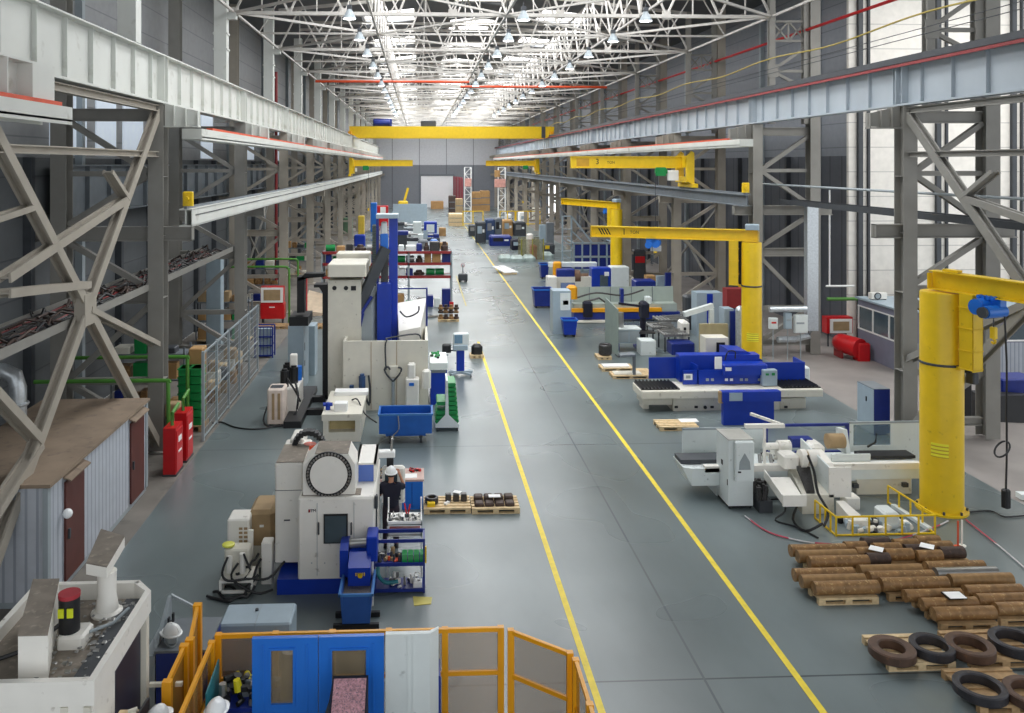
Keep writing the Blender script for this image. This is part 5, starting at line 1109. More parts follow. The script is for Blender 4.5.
m = MB(); m.tube([(a2_+.2, 29.5, 1.2), (a2_+.34, 29.2, .8), (a2_+.3, 29.0, .3), (a2_+.1, 28.9, .1)], .04); m.tube([(a2_-.1, 29.6, 1.3), (a2_+.2, 29.3, 1.0), (a2_+.36, 29.6, .5)], .035); m.build('hose', 'black', t)
# cream conveyor tank
Yv = 26.75; a, b, c, d = RR(323, 360.5, 413, 441, Yv)
t = thing('coolant_tank', 'long cream coolant tank with open tan front, in front of the big machine', 'tank', (a, Yv, 0))
m = MB(); m.box(a, b, Yv, Yv+2.7, 0, .3).box(a, a+.17, Yv, Yv+2.7, .3, .68).box(b-.17, b, Yv, Yv+2.7, .3, .68).box(a-.04, b+.04, Yv-.04, Yv+2.75, .68, .88); m.build('casing', 'cream', t)
m = MB(); m.box(a+.17, b-.17, Yv+.35, Yv+.4, .3, .68); m.build('inner_panel', mat('tan_inner', '#b9a878', .6), t)
m = MB(); pb(m, 334, 347, 403.5, 411, Yv+.25, .35, .02, .88); m.build('white_box', 'paper', t)
m = MB(); m.box(a+.15, b+.1, Yv+2.1, Yv+2.6, .88, 1.0); m.build('raised_sheet', 'paper', t)
m = MB(); m.cyl((a+.1, Yv+.5, .88), (a+.1, Yv+.5, 1.1), .08, n=10).cyl((a-.05, Yv+.5, 1.05), (a+.25, Yv+.5, 1.05), .06, n=10); m.build('blue_valve', 'blue', t)
m = MB(); m.tube([(a+.8, Yv+1.5, .9), (a+1.0, Yv+1.2, 1.0), (b+.1, Yv+.6, .7), (b+.5, Yv+.3, .5)], .025); m.build('cable', 'black', t)
# blue tipping cart
Yz = 26.45; a, b = RX(379, Yz), RX(432, Yz); zt_ = RZ(405, 414, Yz)
t = thing('tipping_cart', 'bright blue open tub cart on castors before the big machine enclosure', 'cart', (a, Yz, 0))
blu = mat('cart_blue', '#1d5fb4', .4, var=.1)
m = MB(); m.box(a, b, Yz, Yz+.03, .32, zt_).box(a, b, Yz+.87, Yz+.9, .32, zt_).box(a, a+.03, Yz+.03, Yz+.87, .32, zt_).box(b-.03, b, Yz+.03, Yz+.87, .32, zt_).box(a+.03, b-.03, Yz+.03, Yz+.87, .32, .36); m.build('tub', blu, t)
m = MB(); m.box(a-.03, b+.03, Yz-.03, Yz+.01, zt_-.05, zt_+.012).box(a-.03, b+.03, Yz+.89, Yz+.93, zt_-.05, zt_+.012).box(a-.035, a+.0, Yz+.01, Yz+.89, zt_-.05, zt_+.01).box(b, b+.035, Yz+.01, Yz+.89, zt_-.05, zt_+.01); m.build('rim', mat('rim_blue', '#3f78b8', .5), t)
m = MB(); m.box(a+.2, b-.2, Yz+.1, Yz+.8, .22, .32); m.build('frame', blu, t)
for xx in (a+.35, b-.35):
    for yy in (Yz+.12, Yz+.78): o = MB(); o.cyl((xx-.03, yy, .1), (xx+.03, yy, .1), .1, n=14); o.box(xx-.05, xx+.05, yy-.03, yy+.03, .16, .23); o.build('castor', 'dgrey', t)
m = MB(); m.tube([(a+.6, Yz-.05, .9), (a+.62, Yz-.1, .5), (a+.45, Yz-.12, .3), (a+.4, Yz-.2, .05), (a+.42, Yz-.5, .05)], .02); m.bar((a+.42, Yz-.1, .28), (a+.42, Yz-.35, .03), .04); m.build('tow_bar', 'steel', t)
# tall blue cabinet and green bin trolleys
t = thing('blue_cabinet', 'tall blue cabinet with white top right of the big machine', 'cabinet', (RX(431, 30.6), 30.6, 0)); a, b, c, d = RR(430.5, 447, 363, 403, 30.7)
m = MB(); m.box(a, b, 30.7, 32.4, 0, d-.25); m.build('body', 'blue', t); m = MB(); m.box(a-.02, b+.02, 30.68, 32.45, d-.25, d); m.build('top', 'pgrey', t)
m = MB(); m.box(a+.03, b-.03, 30.66, 30.7, d-.35, d-.26); m.build('grey_strip', 'mgrey', t)
clutter('green_odds', 'small green plastic parts on the blue cabinet', 'parts', a+.02, a+.3, 31.4, 32.3, d, 14, ['green', 'black'], 51, .05, .11, .14)
def binrack(label, x, y, n, side, w=.36):
    t = thing('bin_rack', label, 'bin rack', (x, y, 0), 'green bin racks')
    return t
Yg = 27.6; x = RX(447, Yg)
t = thing('bin_trolley', 'white A-shaped trolley with green bins on both sides', 'trolley', (x, Yg, 0))
H = RZ(447, 374, Yg+.9)
m = MB(); m.prism([(x-.37, .17), (x+.4, .17), (x+.4, .22), (x+.06, .55), (x+.03, H), (x-.03, H), (x-.06, .55), (x-.37, .22)], Yg, Yg+.03, 'y'); m.prism([(x-.03, .17), (x+.03, .17), (x+.03, H), (x-.03, H)], Yg+.03, Yg+1.0, 'y'); m.box(x-.38, x+.4, Yg, Yg+1.02, .13, .17); m.build('frame', 'pgrey', t)
for xx in (x-.32, x+.34):
    for yy in (Yg+.06, Yg+.95): o = MB(); o.cyl((xx-.02, yy, .065), (xx+.02, yy, .065), .065, n=12); o.build('castor', 'dgrey', t)
for k in range(9):
    z = .24+k*(H-.3)/9; h_ = (H-.3)/9-.03; w_ = .36-.012*k
    o = MB(); o.prism([(x+.035, z), (x+.035+w_*.85, z), (x+.035+w_, z+h_*.6), (x+.035+w_*.9, z+h_), (x+.035, z+h_)], Yg+.06, Yg+.98, 'y'); q = o.build('green_bin', 'green', t)
    if k < 5 and k != 3: o = MB(); o.prism([(x-.035, z), (x-.035-w_*.85, z), (x-.035-w_, z+h_*.6), (x-.035-w_*.9, z+h_), (x-.035, z+h_)], Yg+.06, Yg+.98, 'y'); o.build('green_bin', 'green', t)
# wheeled control station
Ys = 34.8; x = RX(460.5, Ys)
t = thing('control_station', 'wheeled blue and white control station with screen beside the lane', 'control station', (x, Ys, 0))
m = MB(); pb(m, 453, 469, 333.5, 345, Ys, .25, .04); m.build('screen_housing', 'pgrey', t)
m = MB(); pb(m, 454.5, 462.5, 335, 343.5, Ys-.02, .02); m.build('screen', 'screen', t)
m = MB(); pb(m, 453, 468, 345, 350.5, Ys-.05, .3, .03); m.build('keyboard', 'lblue', t)
m = MB(); pb(m, 456.5, 464.5, 350.5, 370, Ys+.05, .25, .03, .2); m.build('post', 'blue', t)
m = MB(); m.bar((x-.5, Ys+.1, .15), (x+.5, Ys+.1, .15), .1).bar((x-.4, Ys-.2, .12), (x+.4, Ys+.5, .12), .08).bar((x-.4, Ys+.5, .12), (x+.4, Ys-.2, .12), .08); m.build('base', 'lblue', t)
for dx, dy in ((-.42, -.22), (.42, -.22), (-.42, .52), (.42, .52)): o = MB(); o.cyl((x+dx-.025, Ys+dy, .06), (x+dx+.025, Ys+dy, .06), .06, n=10); o.build('castor', 'dgrey', t)
m = MB(); m.bbox(x-.75, x-.38, Ys+.3, Ys+.6, .9, 1.25, .06); m.bar((x-.5, Ys+.4, 1.0), (x, Ys+.2, 1.0), .05); m.build('side_bag', 'black', t)
a, b, Y = ppal('small wooden pallet with a black case by the worn end of the lane line', 470, 484, 358.5, d=.6)
o = MB(); o.bbox(a+.08, b-.05, Y+.1, Y+.5, .145, .6, .12); tag(o.build('black_case', 'black'), 'black rounded case on the small pallet by the lane line', 'case')
# ================================================================ people
def person(name, label, x, y, ang, pose, shirt='navy', legs='trousers', hair='#2b211c', scale=1.0):
    t = thing(name, label, 'person', (x, y, 0))
    c, s = math.cos(ang), math.sin(ang)
    J = pose                                           # joint -> (x, y, z) facing +y, metres
    def skin(nm, chain, m_, parent, sub=2):
        me = bpy.data.meshes.new(nm); vs = []; es = []; rad = []; idx = {}
        for seg in chain:
            prev = None
            for key, p, r in seg:
                if key not in idx: idx[key] = len(vs); vs.append(p); rad.append(r)
                i = idx[key]
                if prev is not None: es.append((prev, i))
                prev = i
        me.from_pydata([tuple(q*scale for q in v) for v in vs], es, [])
        o = bpy.data.objects.new(nm, me); COL.objects.link(o); o.parent = parent
        o.modifiers.new('skin', 'SKIN'); 
        me.skin_vertices[0].data[0].use_root = True
        for i, r in enumerate(rad): rx = r if isinstance(r, tuple) else (r, r); me.skin_vertices[0].data[i].radius = tuple(q*scale for q in rx)
        sb = o.modifiers.new('sub', 'SUBSURF'); sb.levels = sb.render_levels = sub
        me.materials.append(M[m_] if isinstance(m_, str) else m_)
        o.modifiers['skin'].use_smooth_shade = True
        return o
    P = J
    def V(k): return P[k]
    def mid(a, b, f): return tuple(P[a][i]*(1-f)+P[b][i]*f for i in range(3))
    # one continuous body surface
    body = [[('pel', P['pel'], (.12, .1)), ('waist', P['waist'], (.11, .09)), ('chest', P['chest'], (.13, .09)), ('neckb', P['neckb'], (.075, .07)), ('neck', P['neck'], .055), ('headlow', P['headlow'], (.07, .085)), ('head', P['head'], (.08, .1)), ('crown', P['crown'], (.06, .075))]]
    for sd in ('l', 'r'):
        body.append([('chest', P['chest'], .13), ('sh'+sd, P['sh'+sd], .07), ('el'+sd, P['el'+sd], .045), ('wr'+sd, P['wr'+sd], .03), ('hand'+sd, P['hand'+sd], (.04, .018))])
        h = P['hand'+sd]; w_ = P['wr'+sd]; d = Vector(h)-Vector(w_); d.normalize(); up = Vector((0, 0, 1)); sde = d.cross(up); sde = sde.normalized() if sde.length > .1 else Vector((1, 0, 0))
        body.append([('pel', P['pel'], .12), ('hip'+sd, P['hip'+sd], .095), ('kn'+sd, P['kn'+sd], .06), ('an'+sd, P['an'+sd], .04), ('toe'+sd, P['toe'+sd], .035)])
    b = skin('body', body, 'skin', t); b.name = 'body'
    # fingers rooted in the palm
    for sd in ('l', 'r'):
        h = Vector(P['hand'+sd]); w_ = Vector(P['wr'+sd]); d = (h-w_).normalized(); sde = d.cross(Vector((0, 0, 1))); sde = sde.normalized() if sde.length > .1 else Vector((1, 0, 0)); dn = d.cross(sde)
        f = MB()
        for k, (o_, ln) in enumerate(((-.03, .07), (-.01, .08), (.01, .075), (.03, .06))):
            p0 = h+sde*o_; f.tube([p0-d*.01, p0+d*ln*.5, p0+d*ln*.85-dn*-.02, p0+d*ln*.95-dn*-.045], .009, 6)
        p0 = h-d*.03+sde*(-.035); f.tube([p0, p0-sde*.03+d*.02, p0-sde*.035+d*.05], .01, 6)
        bmesh.ops.scale(f.b, vec=(scale,)*3, verts=f.b.verts)
        f.build('fingers', 'skin', b, local=True, smooth=True)
    sh = [[('pel', (0, 0, .9), (.2, .16)), ('w2', (0, 0, 1.0), (.2, .155)), ('waist', P['waist'], (.19, .15)), ('chest', P['chest'], (.21, .15)), ('neckb', P['neckb'], (.1, .09)), ('nk', (0, .01, 1.5), (.07, .07))]]
    for sd in ('l', 'r'): sh.append([('chest', P['chest'], .2), ('sh'+sd, P['sh'+sd], .1), ('sl'+sd, mid('sh'+sd, 'el'+sd, .85), .075)])
    skin('shirt', sh, shirt, t)
    tr = [[('w', (0, 0, 1.1), (.16, .125)), ('pel', P['pel'], (.185, .15))]]
    for sd in ('l', 'r'): tr.append([('pel', P['pel'], .18), ('hip'+sd, P['hip'+sd], .12), ('kn'+sd, P['kn'+sd], .09), ('an'+sd, tuple(a_+b_ for a_, b_ in zip(P['an'+sd], (0, 0, .02))), .075)])
    skin('trousers', tr, legs, t)
    for sd in ('l', 'r'):
        a = P['an'+sd]; q = P['toe'+sd]; m = MB(); m.bbox(a[0]-.05, a[0]+.05, a[1]-.08, q[1]+.07, 0, .09, .03); bmesh.ops.scale(m.b, vec=(scale,)*3, verts=m.b.verts); m.build('shoe', 'black', t, local=True)
    hd = Vector(P['head']); fw = (Vector(P['headlow'])-Vector(P['neck'])); f2 = Vector(P.get('face', (0, 1, 0)))
    m = MB(); m.sphere(hd+f2*.11+Vector((0, 0, -.02)), .016, .02, .025); r_ = f2.cross(Vector((0, 0, 1))).normalized()
    for e in (-1, 1): m.sphere(hd+f2*.096+r_*(.034*e)+Vector((0, 0, .015)), .013); m.sphere(hd+r_*(.09*e)+Vector((0, 0, -.01)), .014, .025, .032)
    bmesh.ops.scale(m.b, vec=(scale,)*3, verts=m.b.verts); m.build('face_features', 'skin', b, local=True, smooth=True)
    m = MB(); m.sphere(hd-f2*.025+Vector((0, 0, .0)), .096, .105, .1, 14, 8, lo=-.35); bmesh.ops.scale(m.b, vec=(scale,)*3, verts=m.b.verts); m.build('hair', mat('dark_hair', hair, .8), t, local=True, smooth=True)
    m = MB(); hardhat(m, hd.x, hd.y, hd.z+.035, math.atan2(f2.y, f2.x), .135); bmesh.ops.scale(m.b, vec=(scale,)*3, verts=m.b.verts); m.build('hard_hat', 'helmet', t, local=True, smooth=True)
    t.rotation_euler = (0, 0, ang); return t
stand = dict(pel=(0, 0, .95), waist0=(0, 0, 1.02), waist=(0, .01, 1.12), chest=(0, .02, 1.33), neckb=(0, .01, 1.46), neck=(0, .02, 1.52), headlow=(0, .05, 1.58), head=(0, .05, 1.66), crown=(0, .03, 1.73),
 shl=(-.2, .0, 1.41), ell=(-.26, -.02, 1.13), wrl=(-.25, .1, .9), handl=(-.24, .15, .82), shr=(.2, 0, 1.41), elr=(.26, -.02, 1.13), wrr=(.25, .1, .9), handr=(.24, .15, .82),
 hipl=(-.1, 0, .9), knl=(-.11, .02, .5), anl=(-.12, 0, .09), toel=(-.13, .13, .04), hipr=(.1, 0, .9), knr=(.11, .02, .5), anr=(.12, 0, .09), toer=(.13, .13, .04), face=(0, 1, 0))
op = dict(stand); op.update(elr=(.3, .2, 1.3), wrr=(.2, .33, 1.52), handr=(.16, .38, 1.6), ell=(-.27, .1, 1.16), wrl=(-.22, .33, 1.12), handl=(-.2, .4, 1.14), toel=(-.15, .12, .04), chest=(0, .04, 1.33), waist=(0, .0, 1.12))
person('person', 'person in navy T-shirt, dark trousers and white hard hat, working at the hanging control panel', RX(391, 19.3), 19.35, .0, op)
nk = dict(stand)
person('person', 'person in a white hard hat at the bottom edge beside the big white machine', -3.36, 10.85, -.5, nk, scale=1.02)
person('person', 'person in a white hard hat at the bottom edge, below the tool table', -2.64, 10.95, -.3, nk, scale=1.02)
# ================================================================ right lane: stock on pallets
def rod(label, x0, x1, y, z, r, mt='rust', group=None, n=14):
    g = MB(); g.cyl((x0, y, z), (x1, y, z), r, n=n); o = g.build('steel_bar', mt, smooth=True); return tag(o, label, 'bar', group)
def logpallet(nm, p0, p1, yb, n, r=.115, ext=(-.12, .04), mt='wood', top=0, d=.85, mats=('rust',), ln=None):
    a, b, Y = ppal(f'wooden pallet carrying brown steel bars, {nm}', p0, p1, yb, mt, d=d)
    names = ['front', 'second', 'third', 'fourth', 'rear']
    for k in range(n):
        y = Y+.02+r+k*(2*r+.012)*((d-.04-2*r)/((n-1)*(2*r+.012)) if n > 1 else 1)
        q = names[k] if k < n-1 else 'rear'
        rod(f'brown steel bar, {q} one lying on the {nm} pallet', a+ext[0]+.16+.03*math.sin(3*k+p0)-.08*k, b+ext[1]-.03+.03*math.cos(2*k)-.08*k, y, .146+r, r, mats[k % len(mats)], 'brown steel bars on pallets')
    for k in range(top):
        y = Y+.02+r+(k+.5+(n-1-top)*.5)*((d-.04-2*r)/(n-1)); rod(f'brown steel bar, {["nearer","farther"][k]} of those on top of the {nm} pallet', a+ext[0]+.1, b+ext[1]-.02, y, .146+r*2.75, r, 'rust', 'brown steel bars on pallets')
    return a, b, Y
A1 = ('rust', mat('pale_brown_steel', '#94744c', .5, .3, var=.25, scale=7)); 
logpallet('nearest left', 819, 879, 605, 3, .13, (-.22, .05), mats=A1)
logpallet('middle of the long row', 889, 949, 601, 3, .13, (-.25, .05), mt='woodo', mats=('rust', 'rust', A1[1]))
logpallet('right of the long row', 956, 1014, 597, 3, .13, (-.22, .05), mats=(A1[1], 'steel', 'rust'))
logpallet('farthest left', 813, 869, 578, 3, .13, (-.2, .05), mt='wood', mats=A1)
H = logpallet('paper-marked front row', 941, 998, 631, 3, .12, (-.2, .02), mt='woodo', d=.95)
logpallet('right edge front row', 1001, 1062, 626, 3, .12, (-.2, .0), mt='woodo', d=.95)
m = MB(); m.box(H[0]+.38, H[0]+.75, H[2]+.35, H[2]+.6, .41, .44); m.mi = 1; m.box(H[0]+.4, H[0]+.73, H[2]+.33, H[2]+.58, .44, .447); tag(m.build('document_folder', ['black', 'paper']), 'white document folder lying on the bars of the front row', 'folder')
for k, (p0, p1, yb, lab, pap) in enumerate(((872, 896, 572, 'first', 1), (893, 923, 570, 'second', 0), (922, 949, 569, 'third', 1), (949, 975, 568, 'fourth', 0))):
    a, b, Y = ppal(f'small wooden pallet under short bars, {lab} from the left in the far row', p0, p1, yb+3, 'woodo', d=.9)
    for j in range(3): rod(f'short thick brown bar, {["front","middle","rear"][j]} one on the {lab} small far-row pallet', a-.02-.1*j, b-.07-.1*j, Y+.17+.28*j+.12*(k % 2), .146+.125, .125, 'rust' if (j+k) % 3 else 'rustd', 'short brown bars in the far row')
    if pap: x = (a+b)/2; g = MB(); g.hexa([(x-.18, Y+.3, .415), (x+.05, Y+.15, .41), (x+.2, Y+.35, .41), (x-.02, Y+.5, .415), (x-.18, Y+.3, .421), (x+.05, Y+.15, .416), (x+.2, Y+.35, .416), (x-.02, Y+.5, .421)]); tag(g.build('paper_sheet', 'paper'), f'tilted white paper on the {lab} stack of short bars', 'paper')
tag(MB().box(RX(962, 18), RX(972, 18), 17.9, 18.2, .0, .01).build('paper_sheet', 'paper'), 'white paper on the floor right behind the bar pallets', 'paper')
# forged rings
a, b, Y = ppal('wooden pallet with two rings, left of the ring pallets', 889, 956, 671, d=.9)
def ring(label, px, py, z, ro, ri, h, mt):
    x, y = GY(px, py, z+h); g = MB(); g.ring((x, y, z), ro, ri, h, 36); o = g.build('forged_ring', mt, smooth=True); return tag(o, label, 'ring', 'forged steel rings on pallets')
rmat = mat('rusty_forged_ring', '#5a463b', .55, .35, var=.25, scale=5, dirt='#7e5a42', dirt_amt=.05); rmd = mat('dark_forged_ring', '#3b3a3e', .5, .4, var=.25, scale=6, dirt='#5d4d44', dirt_amt=.02)
ring('brown-topped dark steel ring overhanging the left end of the left ring pallet', 892, 646, .146, .385, .215, .17, rmat)
ring('dark steel ring with wide opening, right on the left ring pallet', 932, 643, .146, .37, .26, .17, rmd)
a2_, b2_, Y2 = ppal('wooden pallet with two rings, at the right frame edge behind the nearest one', 971, 1042, 668, d=.95, mt='woodo')
ring('rusty-topped steel ring on the left of the right-edge ring pallet', 970, 643, .146, .4, .26, .18, rmat)
ring('dark steel ring at the far right edge of the frame', 1015, 638, .146, .42, .3, .18, rmd)
a3_, b3_, Y3 = ppal('wooden pallet with two rings, nearest to the camera at bottom right', 980, 1052, 714, d=1.0, mt='woodo')
ring('large thin dark ring on the nearest pallet at bottom right', 980, 684, .146, .40, .29, .16, rmd)
ring('brown dark ring cut by the right frame edge, nearest pallet', 1033, 690, .146, .43, .3, .16, rmat)
ppal('empty light wooden pallet between the two grinding machines', 660, 699, 431)
tag(MB().box(RX(679, 28), RX(697, 28), GY(685, 428)[1]+.15, GY(685, 428)[1]+.5, .146, .16).build('paper_sheet', 'paper'), 'white sheet on the empty light pallet', 'paper')
# ================================================================ cylindrical grinder (nearest right)
t = thing('cylindrical_grinder', 'pale green-grey cylindrical grinding machine beside the thick yellow pillar', 'machine', (RX(800, 22), 22, 0))
YB = 22.0; PG = 'pgrey'
b0, b1 = RX(687, YB), RX(919, YB)
m = MB(); m.box(b0+.5, b1, YB, YB+.95, .42, .8); m.build('bed', PG, t)
m = MB(); m.box(b0+.5, b1, YB-.05, YB+.12, .68, .83); m.build('bed_lip', 'white', t)
m = MB(); m.bbox(RX(858, YB), RX(913, YB), YB+.1, YB+.9, 0, .42, .02); m.build('right_plinth', 'cream', t)
m = MB(); m.bbox(RX(770, YB), RX(830, YB), YB+.1, YB+.9, 0, .42, .02); m.build('left_plinth', PG, t)
m = MB(); m.bbox(RX(720, YB), RX(740, YB), YB+.2, YB+.9, 0, .42, .02); m.build('end_plinth', PG, t)
for p in (856, 905): 
    g = MB(); x = RX(p, YB); g.box(x-.07, x+.07, YB-.0, YB+.1, .2, .3); g.build('cover_plate', 'dgrey', t)
g = MB(); g.box(RX(868, YB), RX(921, YB), YB+.3, YB+.75, .83, .9); g.build('black_bellows', 'black', t)
# left end tray
l0, l1 = RX(689, YB), RX(720, YB)
g = MB(); g.prism([(YB-.05, .35), (YB+.85, .35), (YB+.85, .78), (YB-.05, .78)], l0+.1, l1+.2, 'x'); g.hexa([(l0-.1, YB+.0, .72), (l0+.1, YB-.05, .35), (l0+.1, YB+.85, .35), (l0-.1, YB+.8, .72), (l0-.12, YB, .8), (l0+.1, YB-.05, .78), (l0+.1, YB+.85, .78), (l0-.12, YB+.85, .8)]); g.build('end_tray', PG, t)
g = MB(); g.box(l0-.1, l1+.4, YB+.25, YB+.8, .8, .9); g.build('left_bellows', 'dgrey', t)
# rear guards
YG = 23.25
def guard(p0, p1, yt, yb, win=None, mt=PG):
    g0, g1, gz0, gz1 = RR(p0, p1, yt, yb, YG); g = MB()
    if win:
        w0, w1, wz0, wz1 = RR(*win, YG); g.box(g0, w0, YG, YG+.05, gz0, gz1).box(w1, g1, YG, YG+.05, gz0, gz1).box(w0, w1, YG, YG+.05, wz1, gz1).box(w0, w1, YG, YG+.05, gz0, wz0)
    else: g.box(g0, g1, YG, YG+.05, gz0, gz1)
    o = g.build('rear_guard', mt, t)
    if win: g = MB(); g.box(w0, w1, YG+.02, YG+.025, wz0, wz1); g.build('window_pane', mat('clear_tinted_pane', '#6f8790', .1, alpha=.35), o)
guard(684, 719, 428, 466); guard(719, 766, 428, 466, (719.5, 724, 430, 447)); guard(849, 922, 422, 466, (853, 890, 424, 444))
g0, g1, gz0, gz1 = RR(766, 849, 424, 452, YG); g = MB(); g.box(g0, g1, YG, YG+.08, gz1-.06, gz1).box(g0, g0+.07, YG, YG+.08, gz0, gz1-.06).box(g1-.09, g1, YG, YG+.08, gz0-.2, gz1-.06).box(g0, g1, YG, YG+.08, gz0, gz0+.07); g.build('navy_frame', 'dblue', t)
g = MB(); g.bar((RX(684, YG), YG, gz1-.08), (RX(766, YG), YG, gz1-.08), .05); g.build('guard_rail', 'grey', t); g = MB(); g.bar((RX(849, YG), YG+.02, gz1+.02), (RX(922, YG), YG+.02, gz1+.02), .05); g.build('guard_rail', 'grey', t)
g = MB(); g.tube([(RX(864, YG), YG-.15, .88), (RX(872, YG), YG-.15, 1.0), (RX(874, YG), YG-.1, 1.22)], .03); g.build('coolant_hose', 'black', t)
# workhead, wheelhead, saddle
def cylp(p, q, Y, r, dy, m_, nm): X, Z = RX(p, Y), RZ(p, q, Y); g = MB(); g.cyl((X, Y, Z), (X, Y+dy, Z), r, n=18); return g.build(nm, m_, t, smooth=True)
g = MB(); pb(g, 829, 851, 466, 494, 20.95, .05); g.build('wheel_guard_front', 'white', t)
A = RR(829, 851, 466, 494, 20.95)
g = MB(); g.hexa([(A[0], 20.98, A[2]), (A[0]+.04, 20.98, A[2]), (A[0]-.12, 22.2, .85), (A[0]-.16, 22.2, .85), (A[0], 20.98, A[3]), (A[0]+.04, 20.98, A[3]), (A[0]-.12, 22.2, 1.42), (A[0]-.16, 22.2, 1.42)]); g.build('wheel_guard_side', PG, t)
g = MB(); pb(g, 832, 870, 453, 478, 22.15, .05); g.build('splash_panel', PG, t)
g = MB(); X, Z = RX(834, 22.6), RZ(834, 440, 22.6); g.cyl((X-.2, 22.6, Z), (X+.25, 22.6, Z), .19, n=18); g.build('tan_motor', 'tan', t, smooth=True)
g = MB(); g.prism([(22.4, .9), (23.0, .9), (23.0, 1.45), (22.6, 1.5)], X+.25, X+.36, 'x'); g.build('motor_bracket', PG, t)
g = MB(); g.bbox(RX(812, 22.3), RX(826, 22.3), 22.3, 22.9, .8, 1.2, .08); g.prism([(21.5, .75), (22.3, .75), (22.3, 1.1), (21.7, .95)], RX(816, 22), RX(827, 22), 'x'); g.build('wheelhead', 'white', t)
g = MB(); g.bbox(RX(785, 21.6), RX(800, 21.6), 21.6, 22.1, .85, 1.18, .05); g.build('workhead_box', 'white', t)
g = MB(); g.cyl((RX(801, 21.6), 21.65, 1.1), (RX(806, 21.6), 21.65, 1.1), .22, n=18).cyl((RX(808, 21.6), 21.65, 1.1), (RX(818, 21.6), 21.65, 1.1), .21, n=18); g.build('white_wheel_cover', 'white', t, smooth=True)
g = MB(); g.cyl((RX(806, 21.6), 21.65, 1.1), (RX(808, 21.6), 21.65, 1.1), .17, n=18); g.build('grinding_wheel', 'tan', t, smooth=True)
g = MB(); g.cyl((RX(764, 22.6), 22.6, 1.1), (RX(778, 22.6), 22.6, 1.1), .09, n=12).cyl((RX(778, 22.6), 22.6, 1.1), (RX(790, 22.6), 22.6, 1.1), .15, n=14); g.box(RX(776, 22.6), RX(786, 22.6), 22.4, 22.9, .8, 1.0); g.build('tailstock', 'white', t, smooth=True)
g = MB(); g.box(RX(792, 22.8), RX(812, 22.8), 22.75, 23.05, 1.0, 1.22); g.build('blue_coolant_box', 'dblue', t)
g = MB(); g.hexa([(RX(798, 21.2), 20.95, 0), (RX(829, 21.2), 20.95, 0), (RX(824, 22), 22.0, 0), (RX(788, 22), 22.0, 0), (RX(798, 21.2), 20.95, .45), (RX(829, 21.2), 20.95, .45), (RX(824, 22), 22.0, .8), (RX(788, 22), 22.0, .8)]); g.build('saddle_base', 'cream', t)
g = MB(); g.hexa([(RX(803, 21.2), 21.0, .47), (RX(811, 21.2), 21.0, .46), (RX(803, 22), 21.6, .85), (RX(790, 22), 21.6, .85), (RX(803, 21.2), 21.0, .55), (RX(811, 21.2), 21.0, .54), (RX(803, 22), 21.6, .93), (RX(790, 22), 21.6, .93)]); g.build('slideway', 'dsteel', t)
g = MB(); g.hexa([(RX(780, 20.4), 20.25, .52), (RX(803, 20.4), 20.25, .52), (RX(790, 21.6), 21.6, .62), (RX(765, 21.6), 21.6, .62), (RX(780, 20.4), 20.25, .56), (RX(803, 20.4), 20.25, .56), (RX(790, 21.6), 21.6, .66), (RX(765, 21.6), 21.6, .66)]); g.box(RX(780, 20.4), RX(803, 20.4), 20.2, 20.25, .48, .74); g.bar((RX(780, 20.4), 20.25, .65), (RX(765, 21.6), 21.6, .75), .03, .2); g.build('drip_tray', 'white', t)
g = MB(); g.bbox(RX(843, 21.3), RX(857, 21.3), 21.15, 21.5, 0, .3, .03); g.build('floor_box', 'white', t)
g = MB(); g.tube([(RX(808, 21.3), 21.3, 1.28), (RX(814, 21), 21.0, 1.0), (RX(816, 20.8), 20.7, .6), (RX(822, 20.5), 20.2, .35), (RX(818, 20.3), 20.0, .1)], .035); g.tube([(RX(790, 21.5), 20.9, .35), (RX(786, 20.7), 20.3, .15), (RX(800, 20.2), 19.9, .04), (RX(815, 20.2), 19.8, .25)], .03); g.build('hose', 'black', t)
r = random.Random(9)
for k in range(6):
    g = MB(); p = 760+k*11; g.cyl((RX(p, 22.2), 22.15, .83), (RX(p, 22.2), 22.2, .98+r.random()*.12), .05, n=8); g.build('clamp_fitting', 'steel', t)
t.location.x -= .12; t.location.y -= .25; t.scale = (1, 1, 1.05)
# grinder control cabinet
Yc = 21.05; a, b, c, d = RR(728.5, 753, 440, 510, Yc)
t = thing('control_cabinet', 'tall pale grey control cabinet with small round-topped window, left of the grinder', 'cabinet', (a, Yc, 0))
g = MB(); g.box(a, b, Yc, Yc+.86, .09, d); g.build('body', PG, t)
g = MB(); g.box(a-.01, b+.01, Yc-.02, Yc+.88, d, d+.02); g.build('top', mat('grey_metal_top', '#a7a69f', .6, var=.1), t)
g = MB(); g.box(a+.02, b-.02, Yc+.03, Yc+.83, .04, .09); g.build('plinth', 'black', t)
for xx in (a+.05, b-.05):
    for yy in (Yc+.06, Yc+.8): g = MB(); g.cyl((xx-.02, yy, .03), (xx+.02, yy, .03), .03, n=8); g.build('castor', 'dgrey', t)
p0, p1, pz0, pz1 = RR(735, 754, 441.5, 481, Yc-.1)
g = MB(); g.bbox(p0, p1, Yc-.14, Yc, pz0, pz1, .03); pp = g.build('door_panel', PG, t)
g = MB(); xm = (p0+p1)/2; z0 = pz0+.3; g.prism([(xm-.16, z0), (xm+.14, z0), (xm+.12, z0+.2), (xm-.01, z0+.42), (xm-.14, z0+.2)], Yc-.15, Yc-.14, 'y'); g.build('pointed_window', mat('grey_pane', '#9aa3a6', .25), pp)
g = MB(); g.box(p0+.06, p0+.14, Yc-.15, Yc-.14, pz0+.22, pz0+.26); g.build('badge', 'black', pp)
g = MB(); g.box(a-.012, a, Yc+.4, Yc+.5, 1.0, 1.12); g.box(a-.012, a, Yc+.05, Yc+.08, .6, .75); g.build('latch', 'black', t)
